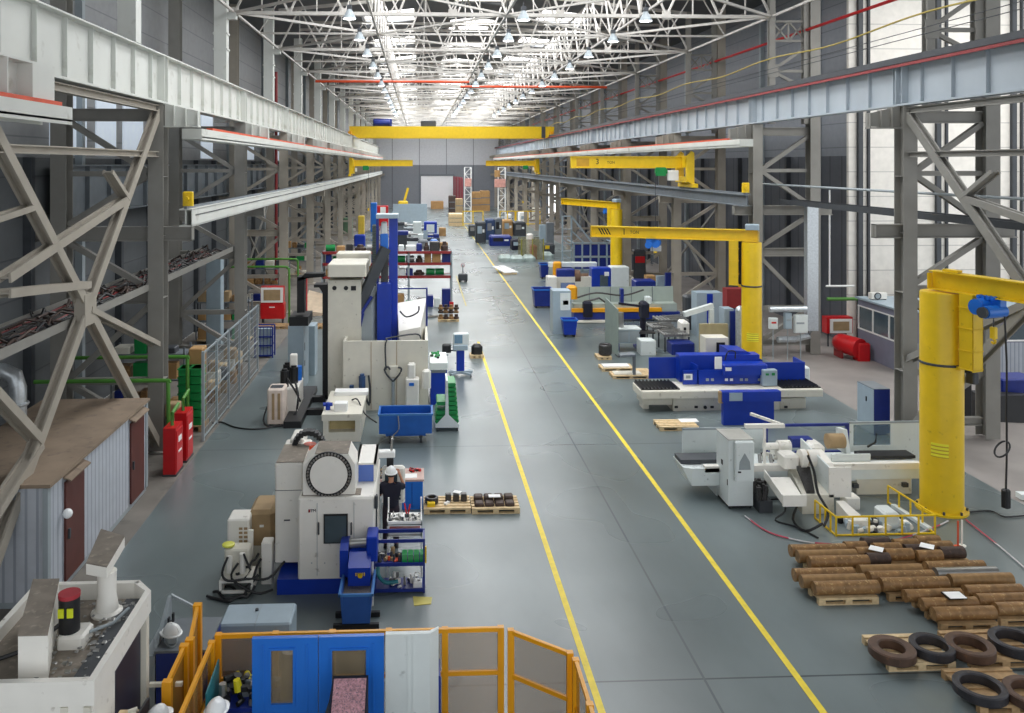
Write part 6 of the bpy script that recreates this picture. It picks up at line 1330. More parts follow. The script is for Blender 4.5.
g = MB(); z = 1.62; g.bar((RX(745, Yc+.7), Yc+.7, 1.9), (RX(784, Yc+.7), Yc+.7, 1.9), .12, .1); g.bar((RX(758, Yc+1.0), Yc+1.5, 1.98), (RX(780, Yc+.7), Yc+.72, 1.94), .07); g.bar((RX(764, Yc+.75), Yc+.72, .9), (RX(764, Yc+.75), Yc+.72, 1.86), .06); g.build('swing_arm', 'white', t)
t = thing('power_unit', 'black oily hydraulic power unit on the floor right of the pale control cabinet', 'power unit', (RX(762, 20.9), 20.9, 0))
g = MB(); g.box(RX(758, 20.9), RX(771, 20.9), 20.8, 21.45, 0, .3); g.build('tray', 'dgrey', t)
r = random.Random(4); g = MB()
for k in range(24): u, v = r.uniform(RX(757, 21), RX(770, 21)), r.uniform(20.85, 21.4); g.cyl((u, v, .28), (u+r.uniform(-.05, .05), v, .35+r.random()*.35), r.uniform(.03, .07), n=8)
tag(g.build('pipes_and_valves', 'dsteel', t), kind='stuff'); g = MB(); g.tube([(RX(770, 21), 20.9, .3), (RX(776, 21), 20.6, .4), (RX(778, 20.8), 20.4, .2), (RX(772, 20.5), 20.3, .03), (RX(795, 20), 19.9, .03), (RX(812, 19.6), 19.3, .03)], .022); g.build('hose', 'black', t)
# yellow guard rail and the parts inside it
t = thing('guard_railing', 'low yellow railing round machine parts at the foot of the thick pillar', 'railing', (RX(885, 19.4), 19.4, 0))
P = [(RX(815, 20.4), 20.4), (RX(836, 19.42), 19.42), (RX(935, 19.42), 19.42), (RX(888, 21.25), 21.25)]
for (xa, ya), (xb, yb) in zip(P, P[1:]):
    for z in (.46, .03): MB().bar((xa, ya, z), (xb, yb, z), .035).build('rail', 'yellow', t)
    n = 6 if abs(xb-xa) > 1.5 and abs(ya-yb) < .1 else 4
    for k in range(0 if (xa, ya) == P[0] else 1, n+1): f = k/n; x, y = xa+(xb-xa)*f, ya+(yb-ya)*f; MB().bar((x, y, 0), (x, y, .46), .034).build('post', 'yellow', t)
tag(MB().hexa([(RX(840, 20.3), 20.5, .03), (RX(848, 20.3), 20.5, .03), (RX(866, 19.8), 19.75, .03), (RX(852, 19.8), 19.75, .03), (RX(840, 20.3), 20.5, .4), (RX(848, 20.3), 20.5, .4), (RX(866, 19.8), 19.75, .22), (RX(852, 19.8), 19.75, .22)]).build('white_casting', 'white'), 'long white machine casting at the left inside the yellow railing', 'casting')
tag(MB().bbox(RX(882, 19.9), RX(897, 19.9), 19.75, 20.3, 0, .38, .05).build('pump_housing', 'pgrey'), 'pale grey pump housing at the right inside the yellow railing', 'housing')
tag(MB().bar((RX(845, 21), 21.0, .06), (RX(862, 20), 19.9, .06), .12).build('steel_beam', 'mgrey'), 'grey steel beam lying across the railed area', 'beam')
tag(MB().bar((RX(893, 21), 21.0, .05), (RX(925, 19.8), 19.6, .05), .12, .08).build('steel_beam', 'pgrey'), 'pale steel beam lying at the right of the railed area', 'beam')
clutter('machine_parts', 'heap of black and white machine parts inside the yellow railing', 'parts', RX(848, 19.7), RX(912, 19.7), 19.55, 20.3, 0, 46, ['black', 'white', 'dsteel', 'lblue', 'white'], 61, .08, .2, .22)
clutter('grinder_fittings', 'oily fittings around the grinder saddle', 'parts', RX(757, 22.2), RX(782, 22.2), 22.1, 22.7, .83, 16, ['steel', 'black', 'white'], 62, .05, .12, .14)
# barrier tape
tape = stripes('red_white_tape', '#c9c6c6', '#c0455a', 1.0, 'X', .5, bump=0)
def gz(px, py, z=.0): x, y = GY(px, py, z); return (x, y, z+.03)
tag(MB().tube([gz(745, 517), gz(768, 533), gz(800, 542), gz(825, 545), gz(860, 546), gz(900, 540), gz(935, 528), gz(948, 522)], .02, 4).build('barrier_tape', tape), 'red and white tape curving on the floor round the yellow railing', 'tape')
tag(MB().tube([gz(966, 521), gz(985, 536), gz(1005, 552), gz(1028, 572)], .02, 4).build('barrier_tape', tape), 'red and white tape running to the right from the thick pillar', 'tape')
for p, q, lab in ((958, 547, 'left'), (962, 546, 'right')): x, y = GY(p, q); g = MB(); g.cyl((x, y, 0), (x, y, .6), .02, n=6); g.cyl((x, y, 0), (x, y, .02), .09, n=10); tag(g.build('tape_post', 'orange' if lab == 'left' else 'white'), f'thin {"orange" if lab=="left" else "white"} tape post right of the thick pillar base', 'post')
tag(MB().tube([gz(960, 514), gz(990, 512), gz(1005, 518), gz(1030, 516)], .02, 5).build('floor_cable', 'black'), 'black cable on the floor right of the thick pillar', 'cable')
tag(MB().tube([gz(212, 424), gz(222, 423), gz(235, 428), gz(255, 430), gz(275, 427), gz(288, 421)], .025, 5).build('floor_cable', 'black'), 'black cable on the floor from the mesh fence to the oil cooler', 'cable')
# ================================================================ blue surface grinder
Y = 29.45; t = thing('surface_grinder', 'long royal blue surface grinder with cream base and black bellows', 'machine', (RX(730, Y), Y, 0))
g = MB(); pb(g, 673, 780, 397, 411, Y+.1, 1.1, .03, 0); g.build('main_base', 'cream', t)
g = MB(); pb(g, 643, 673, 396, 404, Y+.2, .9, .02, .2); g.box(RX(646, Y), RX(652, Y), Y+.4, Y+.9, 0, .2); g.build('left_base', 'cream', t)
g = MB(); pb(g, 780, 806, 398, 409, Y+.2, .9, .02, 0); g.build('right_base', 'cream', t)
T = RR(641, 822, 389.5, 397, Y); g = MB(); g.bbox(T[0], T[1], Y-.1, Y+1.2, T[2]+.0, T[3], .03); g.build('table', 'cream', t)
for side, (pa, pb_) in (('left', (641, 681)), ('right', (782, 822))):
    xa, xb = RX(pa, Y), RX(pb_, Y); g = MB(); n = 10
    g.box(xa+.03, xb-.02, Y+.05, Y+1.1, T[3], T[3]+.04)
    for k in range(n): u = xa+.05+(xb-xa-.1)*k/n; g.prism([(u, T[3]+.04), (u+(xb-xa)/n*.55, T[3]+.04), (u+(xb-xa)/n*.3, T[3]+.12)], Y+.05, Y+1.1, 'y')
    g.build('bellows', 'black', t)
for p in (677, 697, 706, 713, 787): g = MB(); x, z = RX(p, Y), RZ(p, 408, Y); g.box(x-.06, x+.06, Y+.08, Y+.1, z-.03, z+.05) if p != 706 else g.cyl((x, Y+.06, z), (x, Y+.1, z), .06); g.build('black_fitting', 'black', t)
Yh = 30.05; BL = 'blue'
g = MB(); h = RR(649, 682, 357.5, 386, Yh+.9); g.box(h[0], h[1], Yh+.9, Yh+.95, .8, h[3]); g.hexa([(h[1], Yh+.9, .8), (h[1]+.04, Yh+.9, .8), (h[1]+.32, Yh, .8), (h[1]+.28, Yh, .8), (h[1], Yh+.9, h[3]), (h[1]+.04, Yh+.9, h[3]), (h[1]+.32, Yh, h[3]-.1), (h[1]+.28, Yh, h[3]-.1)]); g.build('rear_hood', BL, t)
h = RR(683, 764, 370, 387, Yh); g = MB(); g.box(h[0], h[1], Yh, Yh+.05, .8, h[3]); g.box(h[0], h[1], Yh+.4, Yh+.9, .8, h[3]+.45); g.build('front_hood', BL, t)
h2 = RR(720, 764, 362, 372, Yh+.2); g = MB(); g.bbox(h2[0], h2[1], Yh-.15, Yh+.4, 1.15, h2[3], .05); g.build('wheel_hood', BL, t)
h3 = RR(728, 762, 351, 364, Yh+.6); g = MB(); g.prism([(h3[0], h[3]), (h3[1], h[3]), (h3[1], h3[2]+.15), (h3[1]-.6, h3[3]), (h3[0], h3[3]+.05)], Yh+.55, Yh+1.5, 'y'); g.build('column_cover', BL, t)
h4 = RR(763, 805, 362.5, 386, Yh+.3); g = MB(); g.box(h4[0], h4[1], Yh+.3, Yh+.35, .8, h4[3]); g.box(h4[1]-.05, h4[1], Yh+.35, Yh+1.2, .8, h4[3]); g.build('right_guard', BL, t)
g = MB(); pb(g, 763, 777.5, 370, 386, Yh-.3, .25, .02); cp = g.build('control_box', 'lblue', t); g = MB(); pb(g, 766, 769, 373.5, 375.5, Yh-.32, .02); pb(g, 772, 775, 373, 375.5, Yh-.32, .02); g.build('buttons', 'green', cp)
g = MB(); pb(g, 683.8, 692.5, 374, 380, Yh-.01, .01); lb = g.build('label_plate', 'paper', t); g = MB(); pb(g, 686, 690.5, 375.5, 378.5, Yh-.02, .01); g.build('plate_mark', 'grey', lb)
g = MB(); pb(g, 725.5, 731.5, 367.5, 371, Yh-.16, .01); g.build('label_plate', 'paper', t)
for p in (706, 711, 725, 730, 740, 745, 758): g = MB(); pb(g, p, p+3, 378.5, 381, Yh-.012, .012); g.build('hood_plate', 'grey' if p not in (725, 730) else 'paper', t)
F0 = RR(722, 777.5, 401, 425, 27.85); g = MB(); g.box(F0[0]+.05, F0[1]-.12, 27.85, 28.05, 0, F0[3]); g.box(F0[0]-.02, F0[1]+.08, 27.75, 28.05, F0[3], RZ(750, 391.5, 27.8)); g.build('front_cabinet', BL, t)
g = MB(); pb(g, 729.5, 742.5, 392.8, 401, 27.73, .02); g.build('rating_plate', 'lblue', t)
g = MB(); x = RX(720.5, 28.0); g.bbox(x-.1, x+.02, 27.8, 28.0, .75, 1.15, .04); g.build('hand_control', 'tan', t)
Ym = 31.9; a, b, c, d = RR(706, 728.5, 338, 362, Ym)
g = MB(); g.box(a, b, Ym, Ym+.7, .8, d); g.build('monitor_cabinet', 'cream', t); g = MB(); pb(g, 716.5, 725, 342.5, 357, Ym-.02, .02); g.build('dark_screen', 'black', t)
g = MB(); pb(g, 715, 722, 357, 369, Yh-.2, .05, .01); g.build('white_sheet', 'paper', t)
g = MB(); g.tube([(RX(724, Yh), Yh-.1, 1.7), (RX(727, Yh), Yh-.1, 2.0), (RX(734, Yh), Yh-.1, 2.0), (RX(734, Yh), Yh-.1, 1.75)], .025); g.build('hose', 'black', t)
tag(MB().bbox(RX(786, 32), RX(808, 32), 31.8, 32.5, 0, .95, .05).build('white_machine_box', 'pgrey'), 'white box behind the right end of the blue grinder', 'box')
# half-blue locker
Yl = 26.6; a, b, c, d = RR(874, 890, 389.5, 440, Yl)
t = thing('steel_locker', 'steel locker with pale door and blue side, behind the grinder guard', 'locker', (a, Yl, 0))
g = MB(); g.box(a, b, Yl, Yl+1.0, 0, d); g.build('body', 'dblue', t); g = MB(); g.box(a-.02, a, Yl, Yl+1.0, .02, d); dd = g.build('door', 'lblue', t); g = MB(); g.box(a-.04, a-.02, Yl+.4, Yl+.45, 1.0, 1.15); g.build('handle', 'black', dd)
g = MB(); g.box(a-.02, b, Yl, Yl+1.0, d, d+.02); g.build('top', 'mgrey', t)
# ================================================================ machines farther down the right side
def pbthing(name, label, cat, m_, p0, p1, yt, yb, dep, bv=.03, group=None, parts=()):
    Y = GY((p0+p1)/2, yb)[1]; a, b, c, d = RR(p0, p1, yt, yb, Y)
    t = thing(name, label, cat, (a, Y, 0), group); g = MB(); g.bbox(a, b, Y, Y+dep, 0, d, bv) if bv else g.box(a, b, Y, Y+dep, 0, d); g.build('body', m_, t)
    for (nm, mm, f0, f1, g0, g1) in parts: g = MB(); g.box(a+(b-a)*f0, a+(b-a)*f1, Y-.03, Y, d*g0, d*g1); g.build(nm, mm, t)
    return t
def tubbin(label, p0, p1, yt, yb, dep, mt='sblue', group='blue chip bins'):
    Y = GY((p0+p1)/2, yb)[1]; a, b, c, d = RR(p0, p1, yt, yb, Y); t = thing('chip_bin', label, 'bin', (a, Y, 0), group); g = MB(); k = .08
    for q in (0, 1):
        x0 = a if q == 0 else b-.03; s_ = k if q == 0 else -k
        g.hexa([(x0+s_, Y+k, .12), (x0+.03+s_, Y+k, .12), (x0+.03+s_, Y+dep-k, .12), (x0+s_, Y+dep-k, .12), (x0, Y, d-.1), (x0+.03, Y, d-.1), (x0+.03, Y+dep, d-.1), (x0, Y+dep, d-.1)])
    g.hexa([(a+k+.03, Y+k, .12), (b-k-.03, Y+k, .12), (b-k-.03, Y+k+.03, .12), (a+k+.03, Y+k+.03, .12), (a+.03, Y, d-.1), (b-.03, Y, d-.1), (b-.03, Y+.03, d-.1), (a+.03, Y+.03, d-.1)])
    g.hexa([(a+k+.03, Y+dep-k-.03, .12), (b-k-.03, Y+dep-k-.03, .12), (b-k-.03, Y+dep-k, .12), (a+k+.03, Y+dep-k, .12), (a+.03, Y+dep-.03, d-.1), (b-.03, Y+dep-.03, d-.1), (b-.03, Y+dep, d-.1), (a+.03, Y+dep, d-.1)])
    g.box(a+k+.03, b-k-.03, Y+k+.03, Y+dep-k-.03, .12, .16); g.build('tub', mt, t)
    g = MB(); g.box(a-.02, b+.02, Y-.03, Y, d-.16, d-.08).box(a-.02, b+.02, Y+dep, Y+dep+.03, d-.16, d-.08).box(a-.03, a, Y-.01, Y+dep+.01, d-.16, d-.08).box(b, b+.03, Y-.01, Y+dep+.01, d-.16, d-.08); g.build('rim', 'sblue', t)
    g = MB(); g.box(a+.1, a+.2, Y+.1, Y+dep-.1, 0, .12).box(b-.2, b-.1, Y+.1, Y+dep-.1, 0, .12); g.build('skid', 'black', t); return t
tubbin('deep blue bin by the lane, left of the grey control desk', 534, 553, 288, 308.5, 1.1, 'dblue')
tubbin('small blue bin farthest up the right lane', 540.5, 549, 263, 279, 1.0, 'dblue')
tubbin('blue bin standing at the foot of the grey control desk', 563, 577.5, 318, 337.5, .65, 'blue')
t = pbthing('control_desk', 'tall pale grey control desk of the long grinder by the lane', 'cabinet', 'lblue', 553, 571, 291, 334, 1.0, .0, None, (('keypad', 'pgrey', .4, .95, .55, .95), ('dials', 'mgrey', .55, .85, .68, .78)))
g = MB(); Y = 46.5; a, b, c, d = RR(571, 678, 289, 312, Y)
t = thing('long_grinder', 'long grinding machine with grey-green guard and yellow rail, beyond the green-grey partition', 'machine', (a, Y, 0))
G2 = mat('grey_green_guard', '#aab5ad', .5, var=.05)
g.box(a+.3, b, Y+.9, Y+.95, .9, d); g.build('guard', G2, t)
for k in range(1, 5): x = a+(b-a)*k/5; MB().box(x-.015, x+.015, Y+.87, Y+.9, .9, d).build('guard_seam', 'mgrey', t)
g = MB(); g.box(a+.2, b, Y+.2, Y+.9, .5, .95); g.build('bed', G2, t)
g = MB(); pb(g, 572, 662, 308.5, 312, Y-.05, .25); g.build('yellow_rail', 'amber', t)
g = MB(); pb(g, 574, 680, 312.5, 323, Y, .8, 0, .12); g.build('lower_body', 'dblue', t)
g = MB(); pb(g, 577, 607, 321.5, 325.5, Y-.5, .5, 0, .03); g.build('foot_plank', 'cream', t)
g = MB(); pb(g, 646, 652, 297, 311, Y+.3, .5, .05); g.build('white_head', 'pgrey', t)
g = MB(); pb(g, 621, 624, 289, 306, Y+.2, .4, .02); g.build('blue_head', 'dblue', t)
g = MB(); x, z = RX(572, Y), RZ(572, 292, Y); g.bbox(x-.25, x+.3, Y-.1, Y+.5, z-.4, z+.35, .12); g.build('yellow_motor', 'amber', t)
g = MB(); g.tube([(a+.4, Y+.3, 1.3), (a+1.5, Y+.4, 1.55), (a+3, Y+.35, 1.4), (a+4.2, Y+.4, 1.7)], .05); g.tube([(a+.8, Y+.1, 1.1), (a+1.6, Y+.1, 1.3), (a+2.2, Y+.1, .9)], .06); g.build('cable_loom', 'dsteel', t)
g = MB(); g.bbox(RX(583, Y), RX(592, Y), Y-.3, Y+.3, .3, 1.15, .1); g.build('workhead', 'navy', t)
# turning machine behind it
Y = 58.0; a, b, c, d = RR(548, 628, 265, 290, Y)
t = thing('turning_machine', 'blue and cream lathe in front of the farther yellow pillar', 'machine', (a, Y, 0))
g = MB(); g.box(a, b, Y+.3, Y+1.1, 0, .9); g.build('bed', 'cream', t)
g = MB(); pb(g, 549, 597, 262.5, 267, Y+1.1, .5, .02); g.build('rear_beam', 'pgrey', t)
g = MB(); pb(g, 557, 575, 269, 284, Y+.4, 1.2, .08); g.build('blue_hood', 'dblue', t)
g = MB(); pb(g, 592, 611, 268, 289, Y+.1, 1.0, .05); g.build('blue_door', 'blue', t)
g = MB(); pb(g, 600, 608, 275, 286, Y+.05, .05); g.build('door_window', 'glass', t)
g = MB(); pb(g, 604.5, 609, 272, 276, Y+.04, .05); g.build('white_label', 'paper', t)
g = MB(); pb(g, 611.5, 629.5, 267, 290, Y, 1.15, .05, 0); g.build('white_cabinet', 'pgrey', t)
g = MB(); pb(g, 629.5, 634, 277, 290, Y+.2, 1.5, .05, 0); g.build('side_cabinet', 'cream', t)
g = MB(); x, z = RX(583, Y), RZ(583, 279, Y); g.cyl((x-.5, Y+.8, z), (x-.1, Y+.8, z), .55, n=18).cyl((x-.1, Y+.8, z), (x+.5, Y+.8, z), .3, n=14); g.build('chuck', mat('brown_oily', '#6b5240', .5, .3), t, smooth=True)
g = MB(); pb(g, 548, 557, 277, 289, Y-.1, 1.0, .03, 0); g.build('white_unit', 'white', t)
g = MB(); x = RX(555.5, Y+1.8); g.bbox(x-.3, x+.3, Y+.9, Y+1.3, .9, 1.9, .1); g.build('yellow_motor', 'amber', t)
g = MB(); pb(g, 561, 575, 283, 290, Y-.05, .2, 0, 0); g.build('clear_screen', 'lglass', t)
# green-grey partition, bench, drill
Yp = 38.0; x0, x1 = RX(617.5, Yp), RX(605, 39.9)
t = thing('partition_sheet', 'upright green-grey partition sheet edge-on to the lane', 'partition', (x0, Yp, 0))
g = MB(); g.hexa([(x0, Yp, .05), (x0+.05, Yp, .05), (x1+.05, 39.9, .05), (x1, 39.9, .05), (x0, Yp, 2.15), (x0+.05, Yp, 2.15), (x1+.05, 39.9, 2.4), (x1, 39.9, 2.4)]); g.build('sheet', mat('green_grey_sheet', '#8f9c94', .5, var=.06), t)
for y, x in ((Yp+.1, x0), (39.8, x1)): MB().box(x-.02, x+.08, y-.25, y+.25, 0, .05).build('foot', 'dgrey', t)
Y = 39.2; a, b, c, d = RR(618, 640, 330, 352, Y)
t = thing('drawer_bench', 'grey drawer bench right of the green-grey partition', 'bench', (a, Y, 0))
g = MB(); g.box(a, b, Y, Y+.8, .35, d); g.build('body', 'lblue', t); g = MB(); g.box(a-.05, b+.05, Y-.05, Y+.85, d, d+.06); g.build('top', 'pgrey', t)
for f in (0, .5): g = MB(); g.box(a+(b-a)*f+.03, a+(b-a)*(f+.5)-.03, Y-.02, Y, .4, d-.05); g.build('drawer', 'grey', t)
for x in (a+.02, b-.06): MB().box(x, x+.05, Y, Y+.05, 0, .35).build('leg', 'dblue', t)
g = MB(); x = RX(620.5, Y+.4); g.cyl((x, Y+.5, d+.06), (x, Y+.5, d+.75), .18, n=18); tag(g.build('steel_canister', 'steel', smooth=True), 'steel cylinder standing on the drawer bench', 'canister')
x = RX(644, 39.6); t = thing('bench_drill', 'dark navy drilling column between the drawer bench and the roller tables', 'drill', (x, 39.6, 0))
g = MB(); g.box(x-.4, x+.4, 39.2, 40.1, 0, .12); g.build('base', 'dblue', t); g = MB(); g.cyl((x, 39.8, .12), (x, 39.8, 2.0), .14, n=14); g.build('column', 'navy', t)
g = MB(); g.bbox(x-.18, x+.2, 39.3, 40.0, 1.5, 2.25, .1); g.bar((x, 39.6, 2.0), (x-1.2, 39.7, 2.15), .1); g.build('head', 'navy', t); g = MB(); g.box(x-.35, x+.4, 39.1, 39.75, .8, .86); g.build('table', 'dsteel', t)
simple('parts_washer', 'white box of small parts before the drilling column', 'box', 'pgrey', 641, 656, 341, 347, 38.2, .8, .02, 0)
# roller tables
r = random.Random(77)
for q, (pa, pb_, py) in enumerate(((652, 676, 330), (664, 690, 338), (658, 690, 322))):
    Y = GY((pa+pb_)/2, py+14)[1]; a, b = RX(pa, Y), RX(pb_, Y); t = thing('roller_table', f'steel roller table with scrap bars, {["left","front right","rear"][q]} of three behind the blue grinder', 'roller table', (a, Y, 0), 'steel roller tables')
    for yy in (Y, Y+1.0): g = MB(); g.bar((a, yy, .75), (b, yy+.3, .75), .06, .12); g.build('side_rail', 'steel', t)
    for k in range(9): u = a+(b-a)*(k+.5)/9; g = MB(); g.cyl((u, Y+.03, .78), (u, Y+1.2, .78), .06, n=8); g.build('roller', 'steel', t)
    for u in (a+.05, b-.05):
        for yy in (Y+.02, Y+1.05): g = MB(); g.bar((u, yy, 0), (u, yy, .7), .06); g.build('leg', 'dgrey', t)
    g = MB()
    for k in range(8): u, v = r.uniform(a, b-.4), r.uniform(Y+.1, Y+1); g.bar((u, v, .88), (u+.5, v+r.uniform(-.3, .3), .9), .06, .05)
    tag(g.build('scrap_bars', 'steel', t), kind='stuff')
def quick(*a, **k): return pbthing(*a, **k)
quick('white_gearbox', 'white machine head with dark round port left of the tan board', 'machine', 'white', 682, 690, 322, 349, .8, .08, parts=(('port', 'black', .2, .5, .7, .8),))
g = MB(); g.bar((RX(684, 37.5), 37.5, 2.0), (RX(714, 37.5), 37.7, 2.35), .25, .22); g.bar((RX(712, 37.5), 37.6, 0), (RX(712, 37.5), 37.6, 2.2), .2); tag(g.build('swing_arm', 'pgrey'), 'pale swivel arm above the tan board', 'arm')
quick('blue_bench', 'low dark blue bench in front of the tan board', 'bench', 'dblue', 672, 695, 343, 355, .9, .05)
t = quick('tan_board', 'tan board fading to grey standing behind the blue grinder', 'board', mat('tan_board', '#a89c78', .6), 700, 728, 324, 362, .15, 0)
quick('pale_cabinet', 'pale cabinet with blue stripe behind the tan board', 'cabinet', 'lblue', 697, 723, 293, 336, .9, 0, parts=(('blue_stripe', 'blue', .38, .6, .05, .98),))
quick('grey_locker', 'narrow grey locker left of the silver cylinder', 'locker', 'lblue', 724.5, 734, 309, 360, .7, 0, parts=(('handle', 'dgrey', .55, .65, .6, .68),))
g = MB(); x, y = GY(740, 362); g.cyl((x, y, 0), (x, y, 2.3), .2, n=18); g.lathe((x, y, 2.3), [(.2, 0), (.16, .12), (.05, .2)], 14); tag(g.build('gas_cylinder', 'silver', smooth=True), 'silver gas cylinder standing left of the middle yellow pillar', 'cylinder')
g = MB(); g.box(x-.32, x+.05, y+.3, y+.9, 0, 2.2); tag(g.build('blue_cupboard', 'dblue'), 'dark blue cupboard behind the silver gas cylinder', 'cupboard')
quick('red_rack', 'dull red cabinet rack left of the middle yellow pillar', 'rack', 'dred', 727, 746, 289, 345, .6, 0, parts=(('shelf_gap', 'dgrey', .05, .95, .62, .66),))
quick('dark_motor', 'dark machine head behind the roller tables', 'machine', 'dgrey', 686, 698, 296, 330, .7, .1)
quick('red_machine', 'small dark machine with red cover beyond the long grinder', 'machine', 'dgrey', 634, 646, 250, 282, .8, .1, parts=(('red_cover', 'red', .1, .9, .6, .8),))
quick('blue_crates', 'blue stacked crates right of the turning machine', 'crates', 'dblue', 636, 656, 281, 300, 1.2, .05)
quick('carton', 'brown carton beyond the long grinder guard', 'carton', 'card', 647, 656, 276, 292, .8, .02)
quick('grey_panel_stack', 'grey panels leaning right of the brown carton', 'panels', 'lblue', 657, 667, 276, 296, .3, 0)
quick('blue_cupboard', 'upright dark blue panel at the end of the long grinder', 'panel', 'dblue', 666, 674, 273, 298, .3, 0)
for p0, p1, yb, lab, it in ((598, 612, 360, 'with a dark steel coil beside the partition', 'coil'), (602, 634, 371.5, 'with white sheets in front of the partition', 'sheet'), (613, 650, 379, 'with light planks nearest the blue grinder', 'plank'), (638, 652, 376, 'half hidden left of the blue grinder hood', 'none'), (672, 692, 372, 'x', '')):
    if lab == 'x': continue
    a, b, Y = ppal(f'small wooden pallet {lab}', p0, p1, yb, d=.75)
    if it == 'coil': g = MB(); g.ring(((a+b)/2+.1, Y+.4, .145), .3, .2, .5, 24); tag(g.build('steel_coil', 'dsteel'), 'dark steel coil on the small pallet beside the partition', 'coil')
    if it == 'sheet': g = MB(); g.box(a+.1, b-.15, Y+.1, Y+.6, .145, .2); tag(g.build('white_sheets', 'paper'), 'white sheets on the pallet in front of the partition', 'sheets')
    if it == 'plank': g = MB(); g.bbox(a+.1, b-.3, Y+.1, Y+.6, .145, .2, .02); tag(g.build('light_planks', 'cream'), 'light planks on the pallet nearest the blue grinder', 'planks')
g = MB(); x, y = GY(634, 378); g.bar((x, y, 0), (x, y, 1.0), .12); g.bar((x-.6, y, .95), (x, y, .98), .5, .08); tag(g.build('grey_stand', 'mgrey'), 'thin grey stand between the small pallets and the blue grinder', 'stand')
# blue cage and stairs
Y = 69.0; a, b, c, d = RR(574, 615, 243, 268, Y)
t = thing('blue_panel_booth', 'booth of dark blue panels in grey frames behind the farther yellow jib', 'booth', (a, Y, 0))
for i in range(5):
    for j in range(2): g = MB(); w_ = (b-a)/5; g.box(a+w_*i+.07, a+w_*(i+1)-.07, Y, Y+.04, .1+j*(d/2-.02), j*(d/2-.02)+d/2-.1); g.build('panel', 'dblue', t)
g = MB()
for i in range(6): x = a+(b-a)*i/5; g.bar((x, Y-.02, 0), (x, Y-.02, d), .12)
for z in (.05, d/2-.02, d): g.bar((a, Y-.02, z), (b, Y-.02, z), .12)
g.bar((b, Y, d), (b, Y+3, d), .1); g.bar((a, Y, d), (a, Y+3, d), .1); g.build('frame', 'lblue', t)
t = thing('steel_stairs', 'grey steel stair frame rising left of the blue panel booth', 'stairs', (a-1.5, Y, 0))
xs0, xs1 = RX(562, Y), RX(571, Y); zt_ = RZ(566, 216, Y)
for x in (xs0, xs1): g = MB(); g.bar((x, Y-.2, 0), (x, Y-.2, zt_), .12); g.build('post', 'lblue', t)
g = MB(); g.bar((xs1, Y-.2, zt_), (RX(592, Y), Y-.2, d), .12); g.bar((xs0+.1, Y-.2, zt_), (xs1, Y-.2, zt_), .1); g.bar((xs1, Y-.2, zt_-1.2), (RX(584, Y), Y-.2, d), .1); g.build('handrail', 'lblue', t)
for k in range(6): z = .4+k*.6; g = MB(); g.box(xs0, xs1, Y-.5, Y-.1, z, z+.06); g.build('tread', 'grey', t)
g = MB(); g.bar((xs0, Y-.2, 2.6), (a, Y-.2, 1.8), .08); g.bar((xs0, Y-.2, 1.4), (a, Y-.2, .8), .08); g.build('side_rail', 'lblue', t)
# office, AC, tank, vent on the right
t = thing('office_cabin', 'grey office cabin with white-framed windows under the right columns', 'cabin', (20.3, 34.2, 0)); ofm = mat('office_grey', '#77798a', .6, var=.05)
ox, oy, ox1, oy1, oh = 20.3, 34.2, 28.0, 38.0, 2.6
g = MB(); g.box(ox, ox+.08, oy, oy1, 0, 1.25).box(ox, ox+.08, oy, oy1, 2.25, oh); g.build('side_wall', ofm, t)
g = MB(); g.box(ox+.08, ox1, oy, oy+.08, 1.3, 1.35).box(ox, ox1, oy, oy+.08, 2.25, oh); 
for xx, x2 in ((20.38, 22.2), (23.4, 24.6), (26.2, 28)): g.box(xx, x2, oy, oy+.08, 1.35, 2.25)
g.build('front_wall', ofm, t)
g = MB(); g.box(ox+.08, ox1, oy, oy+.08, 0, 1.3); g.build('ribbed_lower_wall', stripes('ribbed_office_sheet', '#a5abb5', '#868d98', .18, 'X', .3), t)
for y in (oy, 35.4, 36.7, oy1-.08): MB().box(ox-.01, ox+.09, y, y+.08, 1.25, 2.25).build('mullion', 'paper', t)
MB().box(ox+.03, ox+.04, oy+.05, oy1, 1.25, 2.25).build('side_glass', 'glass', t)
g = MB(); g.box(ox-.02, ox+.1, oy, oy1, 1.2, 1.26).box(ox-.02, ox+.1, oy, oy1, 2.24, 2.3); g.build('window_sill', 'paper', t)
for xx, x2 in ((22.2, 23.4), (24.6, 26.2)):
    w_ = MB(); w_.box(xx, x2, oy-.02, oy+.06, 1.35, 1.41).box(xx, x2, oy-.02, oy+.06, 2.19, 2.25).box(xx, xx+.06, oy-.02, oy+.06, 1.41, 2.19).box(x2-.06, x2, oy-.02, oy+.06, 1.41, 2.19); wf = w_.build('window_frame', 'paper', t)
    MB().box(xx+.06, x2-.06, oy+.02, oy+.03, 1.41, 2.19).build('window_pane', 'glass', wf)
MB().box(ox-.15, ox1, oy-.15, oy1, oh, oh+.08).build('roof', 'lblue', t)
t = thing('air_conditioner', 'white air conditioner unit on the office cabin roof', 'air conditioner', (20.9, 36.3, oh+.08)); a, b, c, d = RR(871.5, 887.5, 293, 303.5, 36.9)
g = MB(); g.bbox(a, b, 36.9, 37.2, oh+.12, d, .02); g.build('case', 'white', t); g = MB(); g.ring(((a*.62+b*.38), 36.87, (oh+.12+d)/2), .16, .12, .03, 18, 'y'); g.build('fan_ring', 'dgrey', t)
g = MB(); g.cyl(((a*.62+b*.38), 36.875, (oh+.12+d)/2), ((a*.62+b*.38), 36.9, (oh+.12+d)/2), .11, n=14); g.build('fan', 'grey', t); g = MB(); g.box(a+.05, a+.1, 36.9, 37.2, oh+.08, oh+.12).box(b-.1, b-.05, 36.9, 37.2, oh+.08, oh+.12); g.build('feet', 'dgrey', t)
